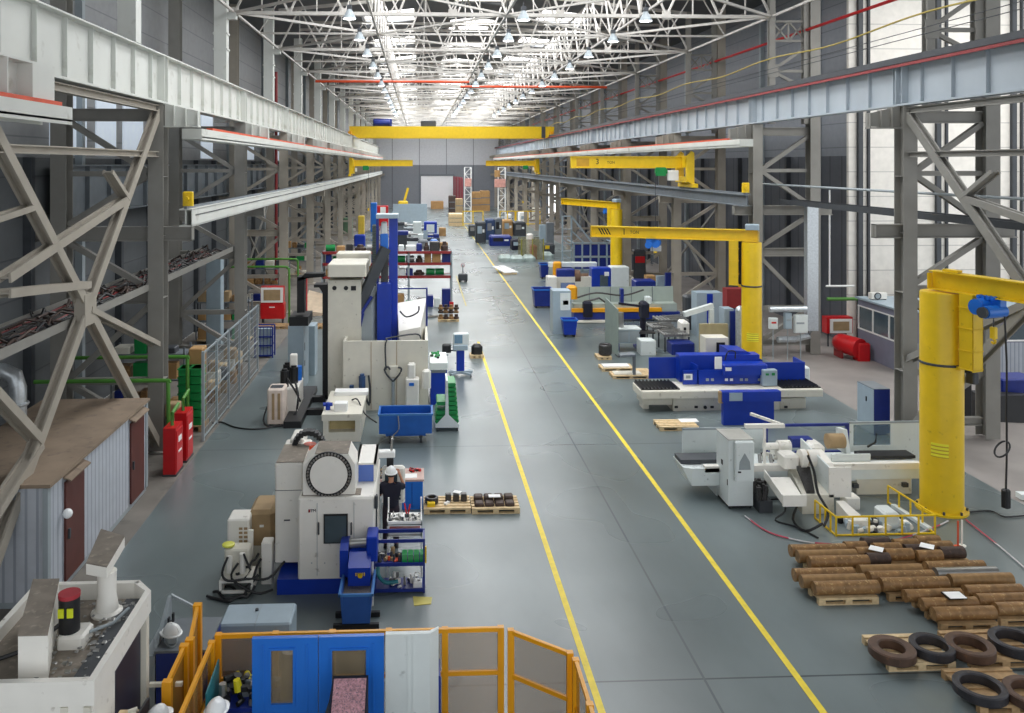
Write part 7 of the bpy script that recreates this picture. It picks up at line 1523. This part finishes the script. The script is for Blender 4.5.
t = thing('red_tank', 'round-ended red tank on the floor beside the office cabin', 'tank', (19.6, 37, 0)); xT, yT = GY(860, 361)
g = MB(); g.sphere((xT-.35, yT+.9, .62), .42, .5, .42); g.cyl((xT-.35, yT+.9, .62), (xT+.0, yT+.0, .55), .42, .45, 18); g.build('tank_body', 'red', t, smooth=True); g = MB(); g.bbox(xT-.1, xT+.45, yT-.1, yT+.5, .0, .8, .06); g.build('front_box', 'red', t)
g = MB(); g.box(xT-.6, xT-.5, yT+.5, yT+1.2, 0, .35); g.build('stand', 'dred', t)
Yv = 39.4; t = thing('red_framed_heater', 'white-framed heater panel in red casing on the right wall', 'heater', (RX(840, Yv), Yv, 1.0)); a, b, c, d = RR(829, 853, 319, 333, Yv)
g = MB(); g.box(a-.1, b, Yv+.02, Yv+.5, c-.02, d+.08); g.build('casing', 'red', t); g = MB(); g.box(a+.05, b-.05, Yv-.02, Yv+.02, c, d); g.build('white_frame', 'paper', t); g = MB(); g.box(a+.2, b-.2, Yv-.04, Yv-.02, c+.12, d-.12); g.build('grille', 'tan', t)
g = MB(); g.bar((a+.1, Yv+.3, 0), (a+.1, Yv+.3, c), .06); g.bar((b-.2, Yv+.3, 0), (b-.2, Yv+.3, c), .06); g.build('stand', 'dgrey', t)
tag(MB().cyl((RX(827, 39), 39, RZ(840, 299, 39)), (RX(866, 39), 39, RZ(840, 299, 39)), .08, n=8).build('green_pipe', 'pgreen'), 'green horizontal pipe above the red-framed heater', 'pipe')
tag(MB().cyl((RX(826, 39.1), 39.1, RZ(840, 286, 39.1)), (RX(854, 39.1), 39.1, RZ(840, 286, 39.1)), .05, n=8).build('white_pipe', 'paper'), 'thin white horizontal pipe above the green pipe', 'pipe')
tag(MB().cyl((RX(830, 39.1), 39.15, RZ(830, 286, 39.1)), (RX(830, 39.1), 39.15, RZ(830, 190, 39.1)), .04, n=8).build('white_riser', 'paper'), 'thin white upright pipe on the pale right wall', 'pipe')
quick('blue_container', 'blue machine boxes at the right edge under the office windows', 'machine', 'dblue', 1002, 1040, 379, 412, 1.0, .05)
g = MB(); g.hexa([(18.2+.9, 27.9, 0), (20.5+.9, 27.5, 0), (21+.9, 29, 0), (18.4+.9, 29.2, 0), (18.4+.9, 28.1, .8), (20.2+.9, 27.8, .9), (20.4+.9, 28.8, .7), (18.6+.9, 28.9, .8)]); tag(g.build('covered_heap', 'black'), 'dark covered heap beside the nearest right column', 'heap')
tag(MB().bar((RX(1013, 21.6), 21.4, .08), (RX(1050, 21.6), 21.3, .08), .25, .14).build('pale_beam', 'pgrey'), 'short pale beam on the floor at the right edge', 'beam')
quick('dark_cabinet', 'tall black cabinet standing behind the thick yellow pillar', 'cabinet', 'black', 957, 972, 374, 424, .8, .02)
quick('white_cabinet', 'white cabinet left of the black cabinet behind the thick pillar', 'cabinet', 'cream', 940, 957, 384, 424, .8, .02)
# ================================================================ left aisle clutter
t = thing('mesh_fence', 'tall grey wire mesh fence along the left floor edge', 'fence', (-6.85, 27, 0)); H = 2.85
for k in range(6): y = 27+k*1.8; m = MB(); m.box(-6.89, -6.81, y-.04, y+.04, 0, H); m.build('post', 'grey', t)
for z in (.1, 1.3, H-.05): MB().bar((-6.85, 27, z), (-6.85, 36, z), .04).build('rail', 'grey', t)
for k in range(5):
    y = 27+k*1.8; m = MB()
    for j in range(1, 9): m.bar((-6.85, y+.2*j, .1), (-6.85, y+.2*j, H-.05), .012)
    for j in range(1, 12): m.bar((-6.85, y+.04, .1+.24*j), (-6.85, y+1.76, .1+.24*j), .012)
    m.build('wire_panel', 'grey', t)
for k, (y, z, lab) in enumerate(((24.0, 1.35, 'nearer'), (25.1, 1.45, 'farther'))):
    t = thing('gas_cabinet', f'red steel cabinet on the floor edge before the first left column, {lab} of the two', 'cabinet', (-7.05, y, 0), 'red steel cabinets')
    m = MB(); m.box(-7.2, -6.85, y, y+.7, .05, z); m.build('body', 'red', t)
    m = MB(); m.box(-7.22, -6.83, y-.02, y+.72, 0, .05); m.build('plinth', 'dgrey', t)
    m = MB(); m.box(-6.85, -6.83, y+.05, y+.65, .12, z-.1); m.build('door', 'red', t); m = MB(); m.box(-6.83, -6.82, y+.2, y+.5, .9, 1.05); m.box(-6.83, -6.82, y+.2, y+.5, .6, .66); m.build('notice', 'paper', t)
    m = MB(); m.tube([(-7.03, y+.3, z), (-7.03, y+.3, z+.35), (-7.03, y+.9, z+.45)], .05, 8); m.build('green_pipe_stub', 'pgreen', t)
G = lambda label, pts, r=.06: tag(MB().tube(pts, r, 8).build('green_pipe', 'pgreen', smooth=True), label, 'pipe', 'green pipes in the left aisle')
G('green pipe bending down to the nearer red cabinet', [(-11.2, 25.0, 2.45), (-7.6, 25.0, 2.45), (-7.4, 25.0, 2.4), (-7.35, 25.0, 2.2), (-7.35, 25.0, 0)])
G('green pipe bending down beyond the farther red cabinet', [(-11.2, 27.6, 2.55), (-7.75, 27.6, 2.55), (-7.55, 27.6, 2.5), (-7.5, 27.6, 2.3), (-7.5, 27.6, 0)])
G('green looped railing pipe beside the red-framed heater, nearer', [(-10.5, 47, 3.1), (-7.6, 47, 3.1), (-7.3, 47, 3.0), (-7.2, 47, 2.7), (-7.2, 47, 0)])
G('green looped railing pipe beside the red-framed heater, farther', [(-10.5, 49, 3.3), (-7.4, 49, 3.3), (-7.1, 49, 3.2), (-7.0, 49, 2.9), (-7.0, 49, 0)])
# green crates
Yc = 28.0
for col in range(2):
    for k in range(7):
        a, b, c, d = RR(178+col*12, 189+col*12, 352+k*7, 358.4+k*7, Yc+.0)
        z0 = .2+.27*(6-k); m = MB(); m.bbox(a, b, Yc, Yc+.6, z0, z0+.24, .02); m.box(a-.02, b+.02, Yc-.02, Yc+.62, z0+.2, z0+.24)
        tag(m.build('green_crate', 'green'), f'green plastic crate, {["lowest","second from the floor","third from the floor","fourth from the floor","fifth from the floor","sixth from the floor","topmost"][6-k]} in the {["left","right"][col]} stack behind the red cabinets', 'crate', 'green crates behind the red cabinets')
t = thing('pallet', 'low wooden pallet under the green crate stacks', 'pallet', (RX(190, 28), 28.3, 0)); a, b = RX(177, 28), RX(203, 28)
m = MB(); m.box(a, b, 27.95, 28.75, .16, .2); m.build('deck', 'woodo', t); 
for q in (a, (a+b)/2-.07, b-.14): MB().box(q, q+.14, 27.95, 28.75, 0, .16).build('block', 'woodo', t)
m = MB(); m.bbox(RX(190, 29.2), RX(204, 29.2), 29.0, 29.6, 0, 2.5, .03); tag(m.build('wooden_crate', 'card'), 'pale wooden crate behind the green crate stacks', 'crate')
def shelf(label, x0, x1, y0, y1, levels, seed):
    t = thing('storage_shelf', label, 'shelf', (x0, y0, 0), 'shelves between the left columns')
    for z in levels: m = MB(); m.box(x0, x1, y0, y1, z, z+.06); m.build('shelf_board', 'wood' if z < 1 else 'mgrey', t)
    for x in (x0, x1-.06):
        for y in (y0, y1-.06): m = MB(); m.box(x, x+.06, y, y+.06, 0, levels[-1]+.3); m.build('upright', 'mgrey', t)
    r = random.Random(seed)
    for z in levels:
        u = x0+.1; k = 0
        while u < x1-.4:
            k += 1; w_ = r.uniform(.25, .6); h = r.uniform(.2, .6); mt, nm, cl = r.choice([('card', 'carton', 'brown carton'), ('dgrey', 'metal_case', 'dark metal case'), ('cream', 'white_box', 'cream box'), ('rust', 'rusty_casting', 'rusty casting'), ('green', 'green_box', 'green box'), ('tan', 'sack', 'tan sack'), ('dblue', 'blue_box', 'blue box')])
            m = MB(); m.bbox(u, u+w_, y0+.08, y0+.08+r.uniform(.3, .6), z+.061, z+.06+h, .03)
            tag(m.build(nm, mt), f'{cl} on the {["bottom","middle","top"][levels.index(z)]} board of the {["first","second","third","fourth"][seed-1]} left shelf rack, {ORD[k-1] if k>1 else "first"} from left', nm.split('_')[-1], 'goods on the left aisle shelves'); u += w_+r.uniform(.03, .15)
shelf('grey shelf rack behind the mesh fence, first from the camera', -10.9, -8.3, 30.2, 31.1, (.15, 1.1, 2.0), 1)
shelf('grey shelf rack behind the second left column, second from the camera', -10.9, -8.3, 41.5, 42.4, (.15, 1.1, 2.0), 2)
shelf('grey shelf rack beyond the heater, third from the camera', -10.9, -8.2, 53.0, 54, (.15, 1.2, 2.2), 3)
shelf('grey shelf rack far up the left aisle, fourth from the camera', -10.9, -8.2, 66, 67, (.15, 1.2, 2.2), 4)
# red heater, blue wire frame, pallets in a row
Y = 46.5; a, b, c, d = RR(260, 284, 287, 314, Y)
t = thing('red_heater_unit', 'red heater unit with white-framed screen on a pallet in the left aisle', 'heater', (a, Y, 0))
m = MB(); m.bbox(a, b, Y, Y+.7, .3, 1.15, .04); m.build('red_cabinet', 'red', t); m = MB(); m.box(a+.03, b-.03, Y+.02, Y+.5, 1.15, d); m.build('red_back', 'red', t)
m = MB(); m.box(a+.05, b-.05, Y-.02, Y+.02, 1.2, d-.03); m.build('white_frame', 'paper', t); m = MB(); m.box(a+.2, b-.2, Y-.04, Y-.02, 1.32, d-.15); m.build('screen', 'tan', t)
m = MB(); m.box((a+b)/2-.15, (a+b)/2+.15, Y-.02, Y, .92, .97); m.build('notice', 'paper', t)
for xx in (a+.08, b-.14): m = MB(); m.box(xx, xx+.06, Y+.1, Y+.5, 0, .3); m.build('leg', 'dgrey', t)
for k, (p0, p1) in enumerate(((256, 270), (271, 285), (286, 300), (311, 324))): ppal(f'old pallet in the cross row under the heater, {["first","second","third","fourth"][k]} from the left', p0, p1, 329, 'woodo', d=.9, group='pallets in the left cross row')
Y = 38.5; a, b, c, d = RR(255, 272.5, 327, 350, Y)
t = thing('blue_wire_frame', 'blue framed wire rack standing in the left aisle', 'rack', (a, Y, 0)); m = MB()
for z in (.1, .55, .95, d): m.bar((a, Y, z), (b, Y, z), .06).bar((a, Y+.6, z), (b, Y+.6, z), .06)
for x in (a, b): m.bar((x, Y, 0), (x, Y, d), .06).bar((x, Y+.6, 0), (x, Y+.6, d), .06)
m.build('frame', 'dblue', t); m = MB(); m.box(a+.05, b-.05, Y+.05, Y+.55, .1, d-.1); m.build('contents', 'lblue', t)
for k in range(5): q = a+(b-a)*(k+.5)/5; m = MB(); m.bar((q, Y-.01, .1), (q, Y-.01, d), .025); m.build('wire', 'dblue', t)
g = MB(); x, y = GY(330, 303); g.hexa([(x-1.1, 49, .0), (x, 49, .0), (x, 51, .0), (x-1.1, 51, .0), (x-1.1, 49, .35), (x+.1, 49, .15), (x+.1, 51, .9), (x-1.0, 51, 1.2)]); 
tag(g.build('folded_cardboard', mat('pale_cardboard', '#cdb9a0', .8)), 'folded pale cardboard left of the cream column', 'cardboard')
m = MB(); m.box(-6.3, -6.1, 46, 46.3, 0, 2.6); tag(m.build('red_post', 'red'), 'narrow red post left of the cream machine column', 'post')
# ================================================================ red pallet rack across the lane
Y = 51.5; x0, x1 = RX(322, Y), RX(451.5, Y)
t = thing('pallet_rack', 'long red and grey pallet rack behind the big vertical machine', 'rack', (x0, Y, 0))
xs_ = [x0+(x1-x0)*k/3 for k in range(4)]
for x in xs_:
    for y in (Y, Y+1.2): m = MB(); m.box(x-.06, x+.06, y-.05, y+.05, 0, 3.4); m.build('upright', 'grey', t)
    m = MB(); m.box(x-.12, x+.12, Y-.15, Y+.1, 0, .35); m.build('foot_guard', 'red', t)
LV = (.1, 1.8, 2.6, 3.3)
for z in LV[1:]:
    for y in (Y, Y+1.2): m = MB(); m.box(x0, x1, y-.05, y+.05, z, z+.16); m.build('beam', 'dred', t)
    m = MB(); m.box(x0, x1, Y+.05, Y+1.15, z+.1, z+.14); m.build('shelf_board', 'mgrey', t)
r = random.Random(8); mts = [('dsteel', 'steel_casting', 'dark steel casting'), ('card', 'carton', 'brown carton'), ('steel', 'steel_part', 'bright steel part'), ('green', 'green_cylinder', 'green cylinder'), ('pgrey', 'white_unit', 'white unit'), ('dblue', 'blue_crate', 'blue crate'), ('rustd', 'brown_forging', 'brown forging')]
for li, z in enumerate(LV):
    u = x0+.2; k = 0
    while u < x1-.5:
        w_ = r.uniform(.3, .7); h = r.uniform(.3, .62) if li else r.uniform(.4, 1.2); mt, nm, cl = r.choice(mts); k += 1; m = MB(); zz = z+.141 if li else .0; v = Y+.15+r.uniform(0, .15)
        if nm in ('green_cylinder', 'steel_part'): m.cyl((u, v+.3, zz+.2), (u+w_, v+.3, zz+.2), .2, n=12)
        elif nm == 'brown_forging': m.lathe((u+w_/2, v+.3, zz), [(w_/2, 0), (w_/2, h*.5), (w_/3, h*.6), (w_/4, h)], 12)
        else: m.bbox(u, u+w_, v, v+.6, zz, zz+h, .04)
        tag(m.build(nm, mt), f'{cl} on the {["floor","lowest","middle","top"][li]} level of the red rack, {ORD[k-1] if k>1 else "first"} item from the left', nm.split('_')[-1], 'goods on the red pallet rack'); u += w_+r.uniform(.02, .12)
x, y = GY(448, 322); 
a, b, Yp = ppal('wooden pallet stacked with brown forged hubs by the lane', 438, 459, 322, d=.9)
for j in range(3):
    for k in range(4):
        m = MB(); u = a+.16+k*(b-a-.3)/3; v = Yp+.2+(j % 2)*.35; zz = .146+.27*j; m.lathe((u, v, zz), [(.15, 0), (.15, .1), (.1, .12), (.1, .25)], 12); tag(m.build('forged_hub', 'rustd' if (j+k) % 2 else 'rust'), f'brown forged hub, {["bottom","middle","top"][j]} layer, {["leftmost","second","third","rightmost"][k]} on the hub pallet', 'hub', 'forged hubs on the lane pallet')
for k in range(5): u = a-1.0+k*.2; m = MB(); m.bar((u-.5, Yp+.9+.12*k, .05), (u+.7, Yp+1.3+.12*k, .05), .1); tag(m.build('steel_profile', 'steel'), f'pale steel profile lying left of the hub pallet, {["first","second","third","fourth","last"][k]} from the left', 'profile', 'steel profiles beside the hub pallet')
# hand pallet truck
x, y = GY(463, 282); t = thing('pallet_truck', 'hand pallet truck with red handle parked in the lane', 'pallet truck', (x, y, 0))
m = MB(); m.bbox(x-.35, x+.35, y, y+.4, .1, .6, .08); m.build('pump_body', 'dgrey', t); m = MB(); m.bar((x, y+.2, .6), (x, y+.3, 1.25), .06); m.build('shaft', 'dgrey', t); m = MB(); m.ring((x, y+.3, 1.2), .14, .1, .06, 12, 'y'); m.build('handle', 'dred', t)
for dx in (-.22, .12): m = MB(); m.box(x+dx, x+dx+.14, y+.4, y+1.5, .06, .14); m.build('fork', 'dgrey', t)
for dx in (-.3, .22): m = MB(); m.cyl((x+dx, y+.1, .1), (x+dx+.08, y+.1, .1), .1, n=12); m.build('wheel', 'black', t)
# ================================================================ machines in the far left block
def lathe_far(label, p0, p1, yb, h, c1, c2, c3, seed):
    Y = GY((p0+p1)/2, yb)[1]; a, b = RX(p0, Y), RX(p1, Y); t = thing('workshop_lathe', label, 'machine', (a, Y, 0), 'machines in the far left block'); L_ = b-a
    m = MB(); m.bbox(a, a+L_*.25, Y, Y+1.1, 0, h*.75, .05); m.build('headstock_base', c1, t); m = MB(); m.bbox(a, a+L_*.28, Y, Y+1.0, h*.75, h, .08); m.build('headstock', c2, t)
    m = MB(); m.box(a+L_*.25, b-L_*.2, Y+.1, Y+1.0, h*.35, h*.55); m.build('bed', c1, t); m = MB(); m.bbox(b-L_*.2, b, Y+.05, Y+1.05, 0, h*.55, .05); m.build('tail_base', c1, t)
    m = MB(); m.bbox(b-L_*.15, b-L_*.02, Y+.2, Y+.8, h*.55, h*.8, .06); m.build('tailstock', c2, t); m = MB(); m.bbox(a+L_*.5, a+L_*.64, Y-.1, Y+.95, h*.5, h*.8, .05); m.build('carriage', c3, t)
    m = MB(); m.cyl((a+L_*.28, Y+.5, h*.78), (a+L_*.34, Y+.5, h*.78), h*.16, n=16); m.cyl((a+L_*.34, Y+.5, h*.78), (b-L_*.15, Y+.5, h*.74), h*.06, n=10); m.build('chuck', 'steel', t)
    m = MB(); m.box(a+L_*.62, a+L_*.72, Y-.12, Y-.1, h*.5, h*1.05); m.build('splash_guard', 'lblue', t)
lathe_far('blue lathe with white panel, nearest in the far left block', 396, 440, 247, 1.7, 'dgrey', 'dblue', 'pgrey', 1)
lathe_far('dark lathe behind the nearest one in the far left block', 394, 432, 236, 1.7, 'mgrey', 'dgrey', 'pgrey', 2)
lathe_far('pale blue lathe farthest back in the far left block', 392, 426, 220, 1.8, 'lblue', 'mgrey', 'black', 3)
quick('blue_machine_cabinet', 'royal blue machine cabinet with white screen above the red rack', 'machine', 'blue', 424, 437, 222, 238, 1.5, .05, parts=(('screen', 'pgrey', .2, .8, .35, .85),))
quick('white_machine_door', 'white machine cabinet left of the royal blue one', 'machine', 'pgrey', 413, 421.5, 222, 239, 1.2, .05)
quick('orange_carton', 'tan carton at the lane end of the far left block', 'carton', 'card', 440, 448, 243, 252, 1.0, .03)
quick('tan_carton', 'small tan carton behind the tan carton by the lane', 'carton', 'card', 439, 446, 228, 236, 1.0, .03)
quick('pale_partition', 'pale blue partition at the back of the far left block', 'partition', 'lblue', 393, 427, 204, 222, .3, 0)
quick('blue_cabinet_far', 'bright blue cabinet left of the tall blue plate, far block', 'cabinet', 'sblue', 371, 377, 203, 232, 1.5, .05) if False else quick('sky_blue_cabinet', 'sky blue cabinet left of the tall blue plate', 'cabinet', 'sblue', 370.5, 376.5, 203, 232, 1.5, .05)
quick('red_machine', 'red and white machine just above the tall blue plate', 'machine', 'red', 377, 388, 206, 226, 1.5, .05, parts=(('white_cover', 'paper', .3, .8, .4, .95),))
quick('yellow_cabinet', 'yellow machine column in the far left aisle', 'machine', mat('pale_yellow_paint', '#d3b540', .5), 358, 364, 216, 238, 1.2, .05)
quick('blue_barrel_box', 'small blue machine under the yellow column, left aisle', 'machine', 'blue', 354, 365, 235, 246, 1.2, .1)
quick('green_machine', 'green machine among the far left columns', 'machine', mat('machine_green', '#5c7d63', .5), 343, 352, 218, 236, 1.2, .1)
Y = 168; t = thing('yellow_loader', 'small yellow machine arm in front of the far wall', 'machine', (RX(402, 150), 150, 0)); m = MB(); m.bbox(RX(398, 150), RX(408, 150), 150, 151.5, 0, 2.2, .2); m.build('body', 'yellow', t); m = MB(); m.bar((RX(404, 150), 150.5, 2.0), (RX(408, 150), 150.5, 4.5), .4); m.build('arm', 'yellow', t)
# ================================================================ far end, right of the lane
quick('wooden_crate', 'wooden crate before the white gate', 'crate', 'card', 431, 443.5, 201.5, 209, 3, .05)
t = thing('red_curtain', 'dark red strip curtain right of the white gate', 'curtain', (RX(454, 165), 165, 0)); a, b = RX(454, 166), RX(463, 150)
for k in range(7): m = MB(); f = k/7; y = 169-19*f; x = a+(b-a)*f; m.hexa([(x, y, .1), (x+.08, y, .1), (x+.1, y-2.5, .1), (x+.02, y-2.5, .1), (x, y, 6.4), (x+.08, y, 6.4), (x+.1, y-2.5, 6.2), (x+.02, y-2.5, 6.2)]); m.build('curtain_panel', 'dred' if k % 2 else mat('crimson_curtain', '#9a1230', .7), t)
for k, (p0, p1, yt, yb, mt, lab) in enumerate(((449, 456, 196, 214, 'rustd', 'brown stack of goods right of the gate crate'), (456, 463, 199, 219, 'tan', 'tan stack of goods beside the lattice tower'), (449, 463, 214, 226, 'wood', 'pale wooden box stack nearest on the right of the lane end'), (472, 481, 192, 211, 'card', 'left column of stacked cartons at the far right'), (481, 490, 191, 211, 'card', 'right column of stacked cartons at the far right'))):
    quick('carton_stack' if k > 2 else 'goods_stack', lab, 'cartons' if k > 2 else 'goods', mt, p0, p1, yt, yb, 3, .05, parts=(('strap', 'mgrey', 0, 1, .3, .34), ('strap', 'mgrey', 0, 1, .64, .68)))
for (p, w_, yb, lab) in ((468, 6.5, 222, 'left'), (502, 7, 224, 'right')):
    Y = GY(p, yb)[1]; a, b = RX(p-w_/2, Y), RX(p+w_/2, Y); h = 8.3; t = thing('lattice_tower', f'white lattice tower at the far right of the lane, {lab} one of two', 'tower', (a, Y, 0), 'white lattice towers')
    for x in (a, b):
        for y in (Y, Y+.9): m = MB(); m.bar((x, y, 0), (x, y, h), .1); m.build('leg', 'paper', t)
    m = MB(); n = 8
    for k in range(n): z0, z1 = h*k/n, h*(k+1)/n; m.bar((a if k % 2 else b, Y, z0), (b if k % 2 else a, Y, z1), .08); m.bar((a, Y, z1), (b, Y, z1), .07)
    m.build('lattice', 'paper', t); m = MB(); m.bbox(a-.6 if lab == 'right' else a, b, Y-.3, Y-.05, 5.4, 6.6, .05); m.build('pinkish_box', mat('pinkish_box', '#d09a90', .6), t)
    if lab == 'right': m = MB(); m.bbox(a-.6, a+.2, Y-.3, Y-.05, 6.9, 7.9, .05); m.build('carton', 'card', t)
for k, (p0, p1) in enumerate(((463, 483), (500, 515), (516, 540))):
    Y = GY((p0+p1)/2, 226)[1]; a, b = RX(p0, Y), RX(p1, Y); t = thing('safety_barrier', f'yellow safety frame at the far right, {["left","middle","right"][k]} of three', 'frame', (a, Y, 0), 'yellow frames at the far right')
    for x in (a, (a+b)/2, b): m = MB(); m.bar((x, Y, 0), (x, Y, 2.1), .14); m.build('post', 'yellow', t)
    for z in (.3, 2.1): m = MB(); m.bar((a, Y, z), (b, Y, z), .12); m.build('rail', 'yellow', t)
r = random.Random(14)
for k, (p0, p1, yt, yb, mt, lab) in enumerate(((476, 486, 222, 243, 'dgrey', 'dark machine nearest the lane in the far right block'), (486, 495, 219, 240, mat('slate_blue', '#34496e', .5), 'slate blue machine second in the far right block'), (495, 502, 218, 238, 'mgrey', 'grey machine in the middle of the far right block'), (503, 513, 220, 236, 'card', 'tan carton box in the far right block'), (514, 526, 222, 236, 'dgrey', 'dark covered machine right of the tan carton'), (490, 512, 236, 246, 'dblue', 'low dark blue machine bed in the far right block'), (512, 522, 240, 250, 'navy', 'navy machine part beyond the tan enclosure'), (469, 478, 225, 236, 'dgrey', 'small dark cart at the lane side of the far right block'))):
    quick('far_machine', lab, 'machine', mt, p0, p1, yt, yb, 2.0, .15, parts=(('panel', ['lblue', 'steel', 'black'][k % 3], .15, .6, .45, .8), ('knob_plate', 'paper', .65, .85, .5, .65)))
t = thing('tan_enclosure', 'tan mesh enclosure with orange machine far right', 'enclosure', (RX(522, 76), 76, 0)); Y = 76.5; a, b = RX(521.5, Y), RX(543.5, Y); tm = mat('tan_mesh', '#8a8766', .6, alpha=.45)
m = MB(); m.box(a, b, Y, Y+.04, .05, 1.9); m.build('front_mesh', tm, t); m = MB(); m.box(a, b, Y+2.6, Y+2.64, .05, 1.9); m.build('rear_mesh', tm, t)
for x in (a, (a+b)/2, b): m = MB(); m.bar((x, Y, 0), (x, Y, 1.95), .1); m.build('post', mat('olive_post', '#8f8b3f', .5), t)
m = MB(); m.bbox(RX(531, Y+.8), RX(537, Y+.8), Y+.6, Y+1.6, 0, 1.3, .15); m.build('orange_machine', 'orange', t); m = MB(); m.bbox(RX(528, Y+.8), RX(535, Y+.8), Y+1.7, Y+2.2, 0, 2.3, .15); m.build('white_machine', 'white', t)
quick('pale_cabinet', 'pale blue cabinet right of the tan enclosure', 'cabinet', 'lblue', 540, 546, 225, 241, 1.0, .03)
quick('grey_frame_cabinet', 'grey framed cabinet left of the stairs', 'cabinet', 'mgrey', 547, 554, 223, 246, 1.0, .03)
quick('yellow_black_machine', 'black and yellow machine left of the stairs', 'machine', 'dgrey', 544, 555, 244, 254, 1.5, .15, parts=(('yellow_cover', 'yellow', .1, .5, .5, .85),))
for k, (x_, yb, w_) in enumerate(((499, 262, 14), (511, 262.5, 14), (524, 262, 12), (543, 259, 11))):
    t = None; Y = GY(x_+w_/2, yb)[1]; a, b = RX(x_, Y), RX(x_+w_, Y); m = MB(); m.bbox(a, b, Y, Y+1.6, 0, .55, .25)
    tag(m.build('covered_pallet', mat('greenish_film', '#aab9b5', .3, var=.2, scale=2)), f'film-wrapped low pallet load, {["first","second","third","last"][k]} from the left in the far right row', 'pallet load', 'film-wrapped pallet loads')
for k, (p0, p1, yb) in enumerate(((505, 511, 275), (511.5, 518, 274.5))):
    a, b, Y = ppal(f'pallet under a long pale panel beside the lane line, {["left","right"][k]} one', p0-2, p1-1, yb, d=1.2); m = MB(); m.hexa([(a-.6, Y+3.0, .3), (b-.7, Y+3.0, .3), (b+.1, Y+.0, .15), (a+.1, Y, .15), (a-.6, Y+3, .36), (b-.7, Y+3, .36), (b+.1, Y, .21), (a+.1, Y, .21)]); tag(m.build('white_sheet', 'paper'), f'long pale panel beside the lane line, {["left","right"][k]} of two', 'panel', 'pale panels by the lane')
# tall daylight slits beyond the right columns
for k, (p0, p1, yt, yb) in enumerate(((548.6, 551.2, 184, 217), (554, 557.3, 186, 215))):
    Y = 130; 
    x = XR-.3; ya = x/tx(p1); yb_ = x/tx(p0); struct('window_%d' % (80+k), MB().box(x, x+.04, ya, yb_, RZ(p0, yb, ya), RZ(p0, yt, ya)), 'slit')
# green-topped extras near left wall for depth
quick('white_cupboard', 'tall white-blue cupboard behind the second left column', 'cupboard', 'lblue', 206, 221, 258, 352, .6, .03)

r = random.Random(23); MTS = (('card', 'carton', 'brown carton'), ('cream', 'white_box', 'cream box'), ('tan', 'sack', 'tan sack'), ('dgrey', 'metal_case', 'dark case'), ('rust', 'rusty_casting', 'rusty casting'), ('wood', 'wooden_box', 'pale wooden box'))
for i in range(9):
    y = 29.9+.0+i*.68 if i > 1 else 26.2+i*.5; x = -7.6-.15*(i % 2)
    if 31 < y < 31: continue
    for j in range(2 if i % 3 else 3):
        mt, nm, cl = MTS[(i*2+j) % 6]; h = r.uniform(.3, .5); w_ = r.uniform(.35, .5); z = .5*j
        m = MB(); m.bbox(x-w_/2, x+w_/2, y, y+w_, z, z+.495 if j < (1 if i % 3 else 2) else z+h, .04)
        tag(m.build(nm, mt), f'{cl}, {["bottom","second","third"][j]} of the {ORD[i] if i else "nearest"} heap behind the mesh fence', nm.split('_')[-1], 'goods behind the mesh fence')
for k, (p0, p1, yt, yb, mt, lab) in enumerate(((484, 489, 228, 238, 'steel', 'bright steel part before the slate blue machine'), (507, 512, 214, 224, 'paper', 'white box by the yellow frames'), (519, 530, 212, 222, 'paper', 'white wrapped goods behind the yellow frames'), (533, 541, 208, 220, 'cream', 'cream wrapped goods right of the yellow frames'), (418, 428, 240, 249, 'mgrey', 'grey small machine just above the red rack'), (430, 438, 240, 250, 'sblue', 'sky blue machine end above the red rack'))):
    quick('workshop_machine', lab, 'machine', mt, p0, p1, yt, yb, 1.5, .15, parts=(('panel', ['dgrey', 'steel', 'lblue'][k % 3], .2, .7, .3, .6),))
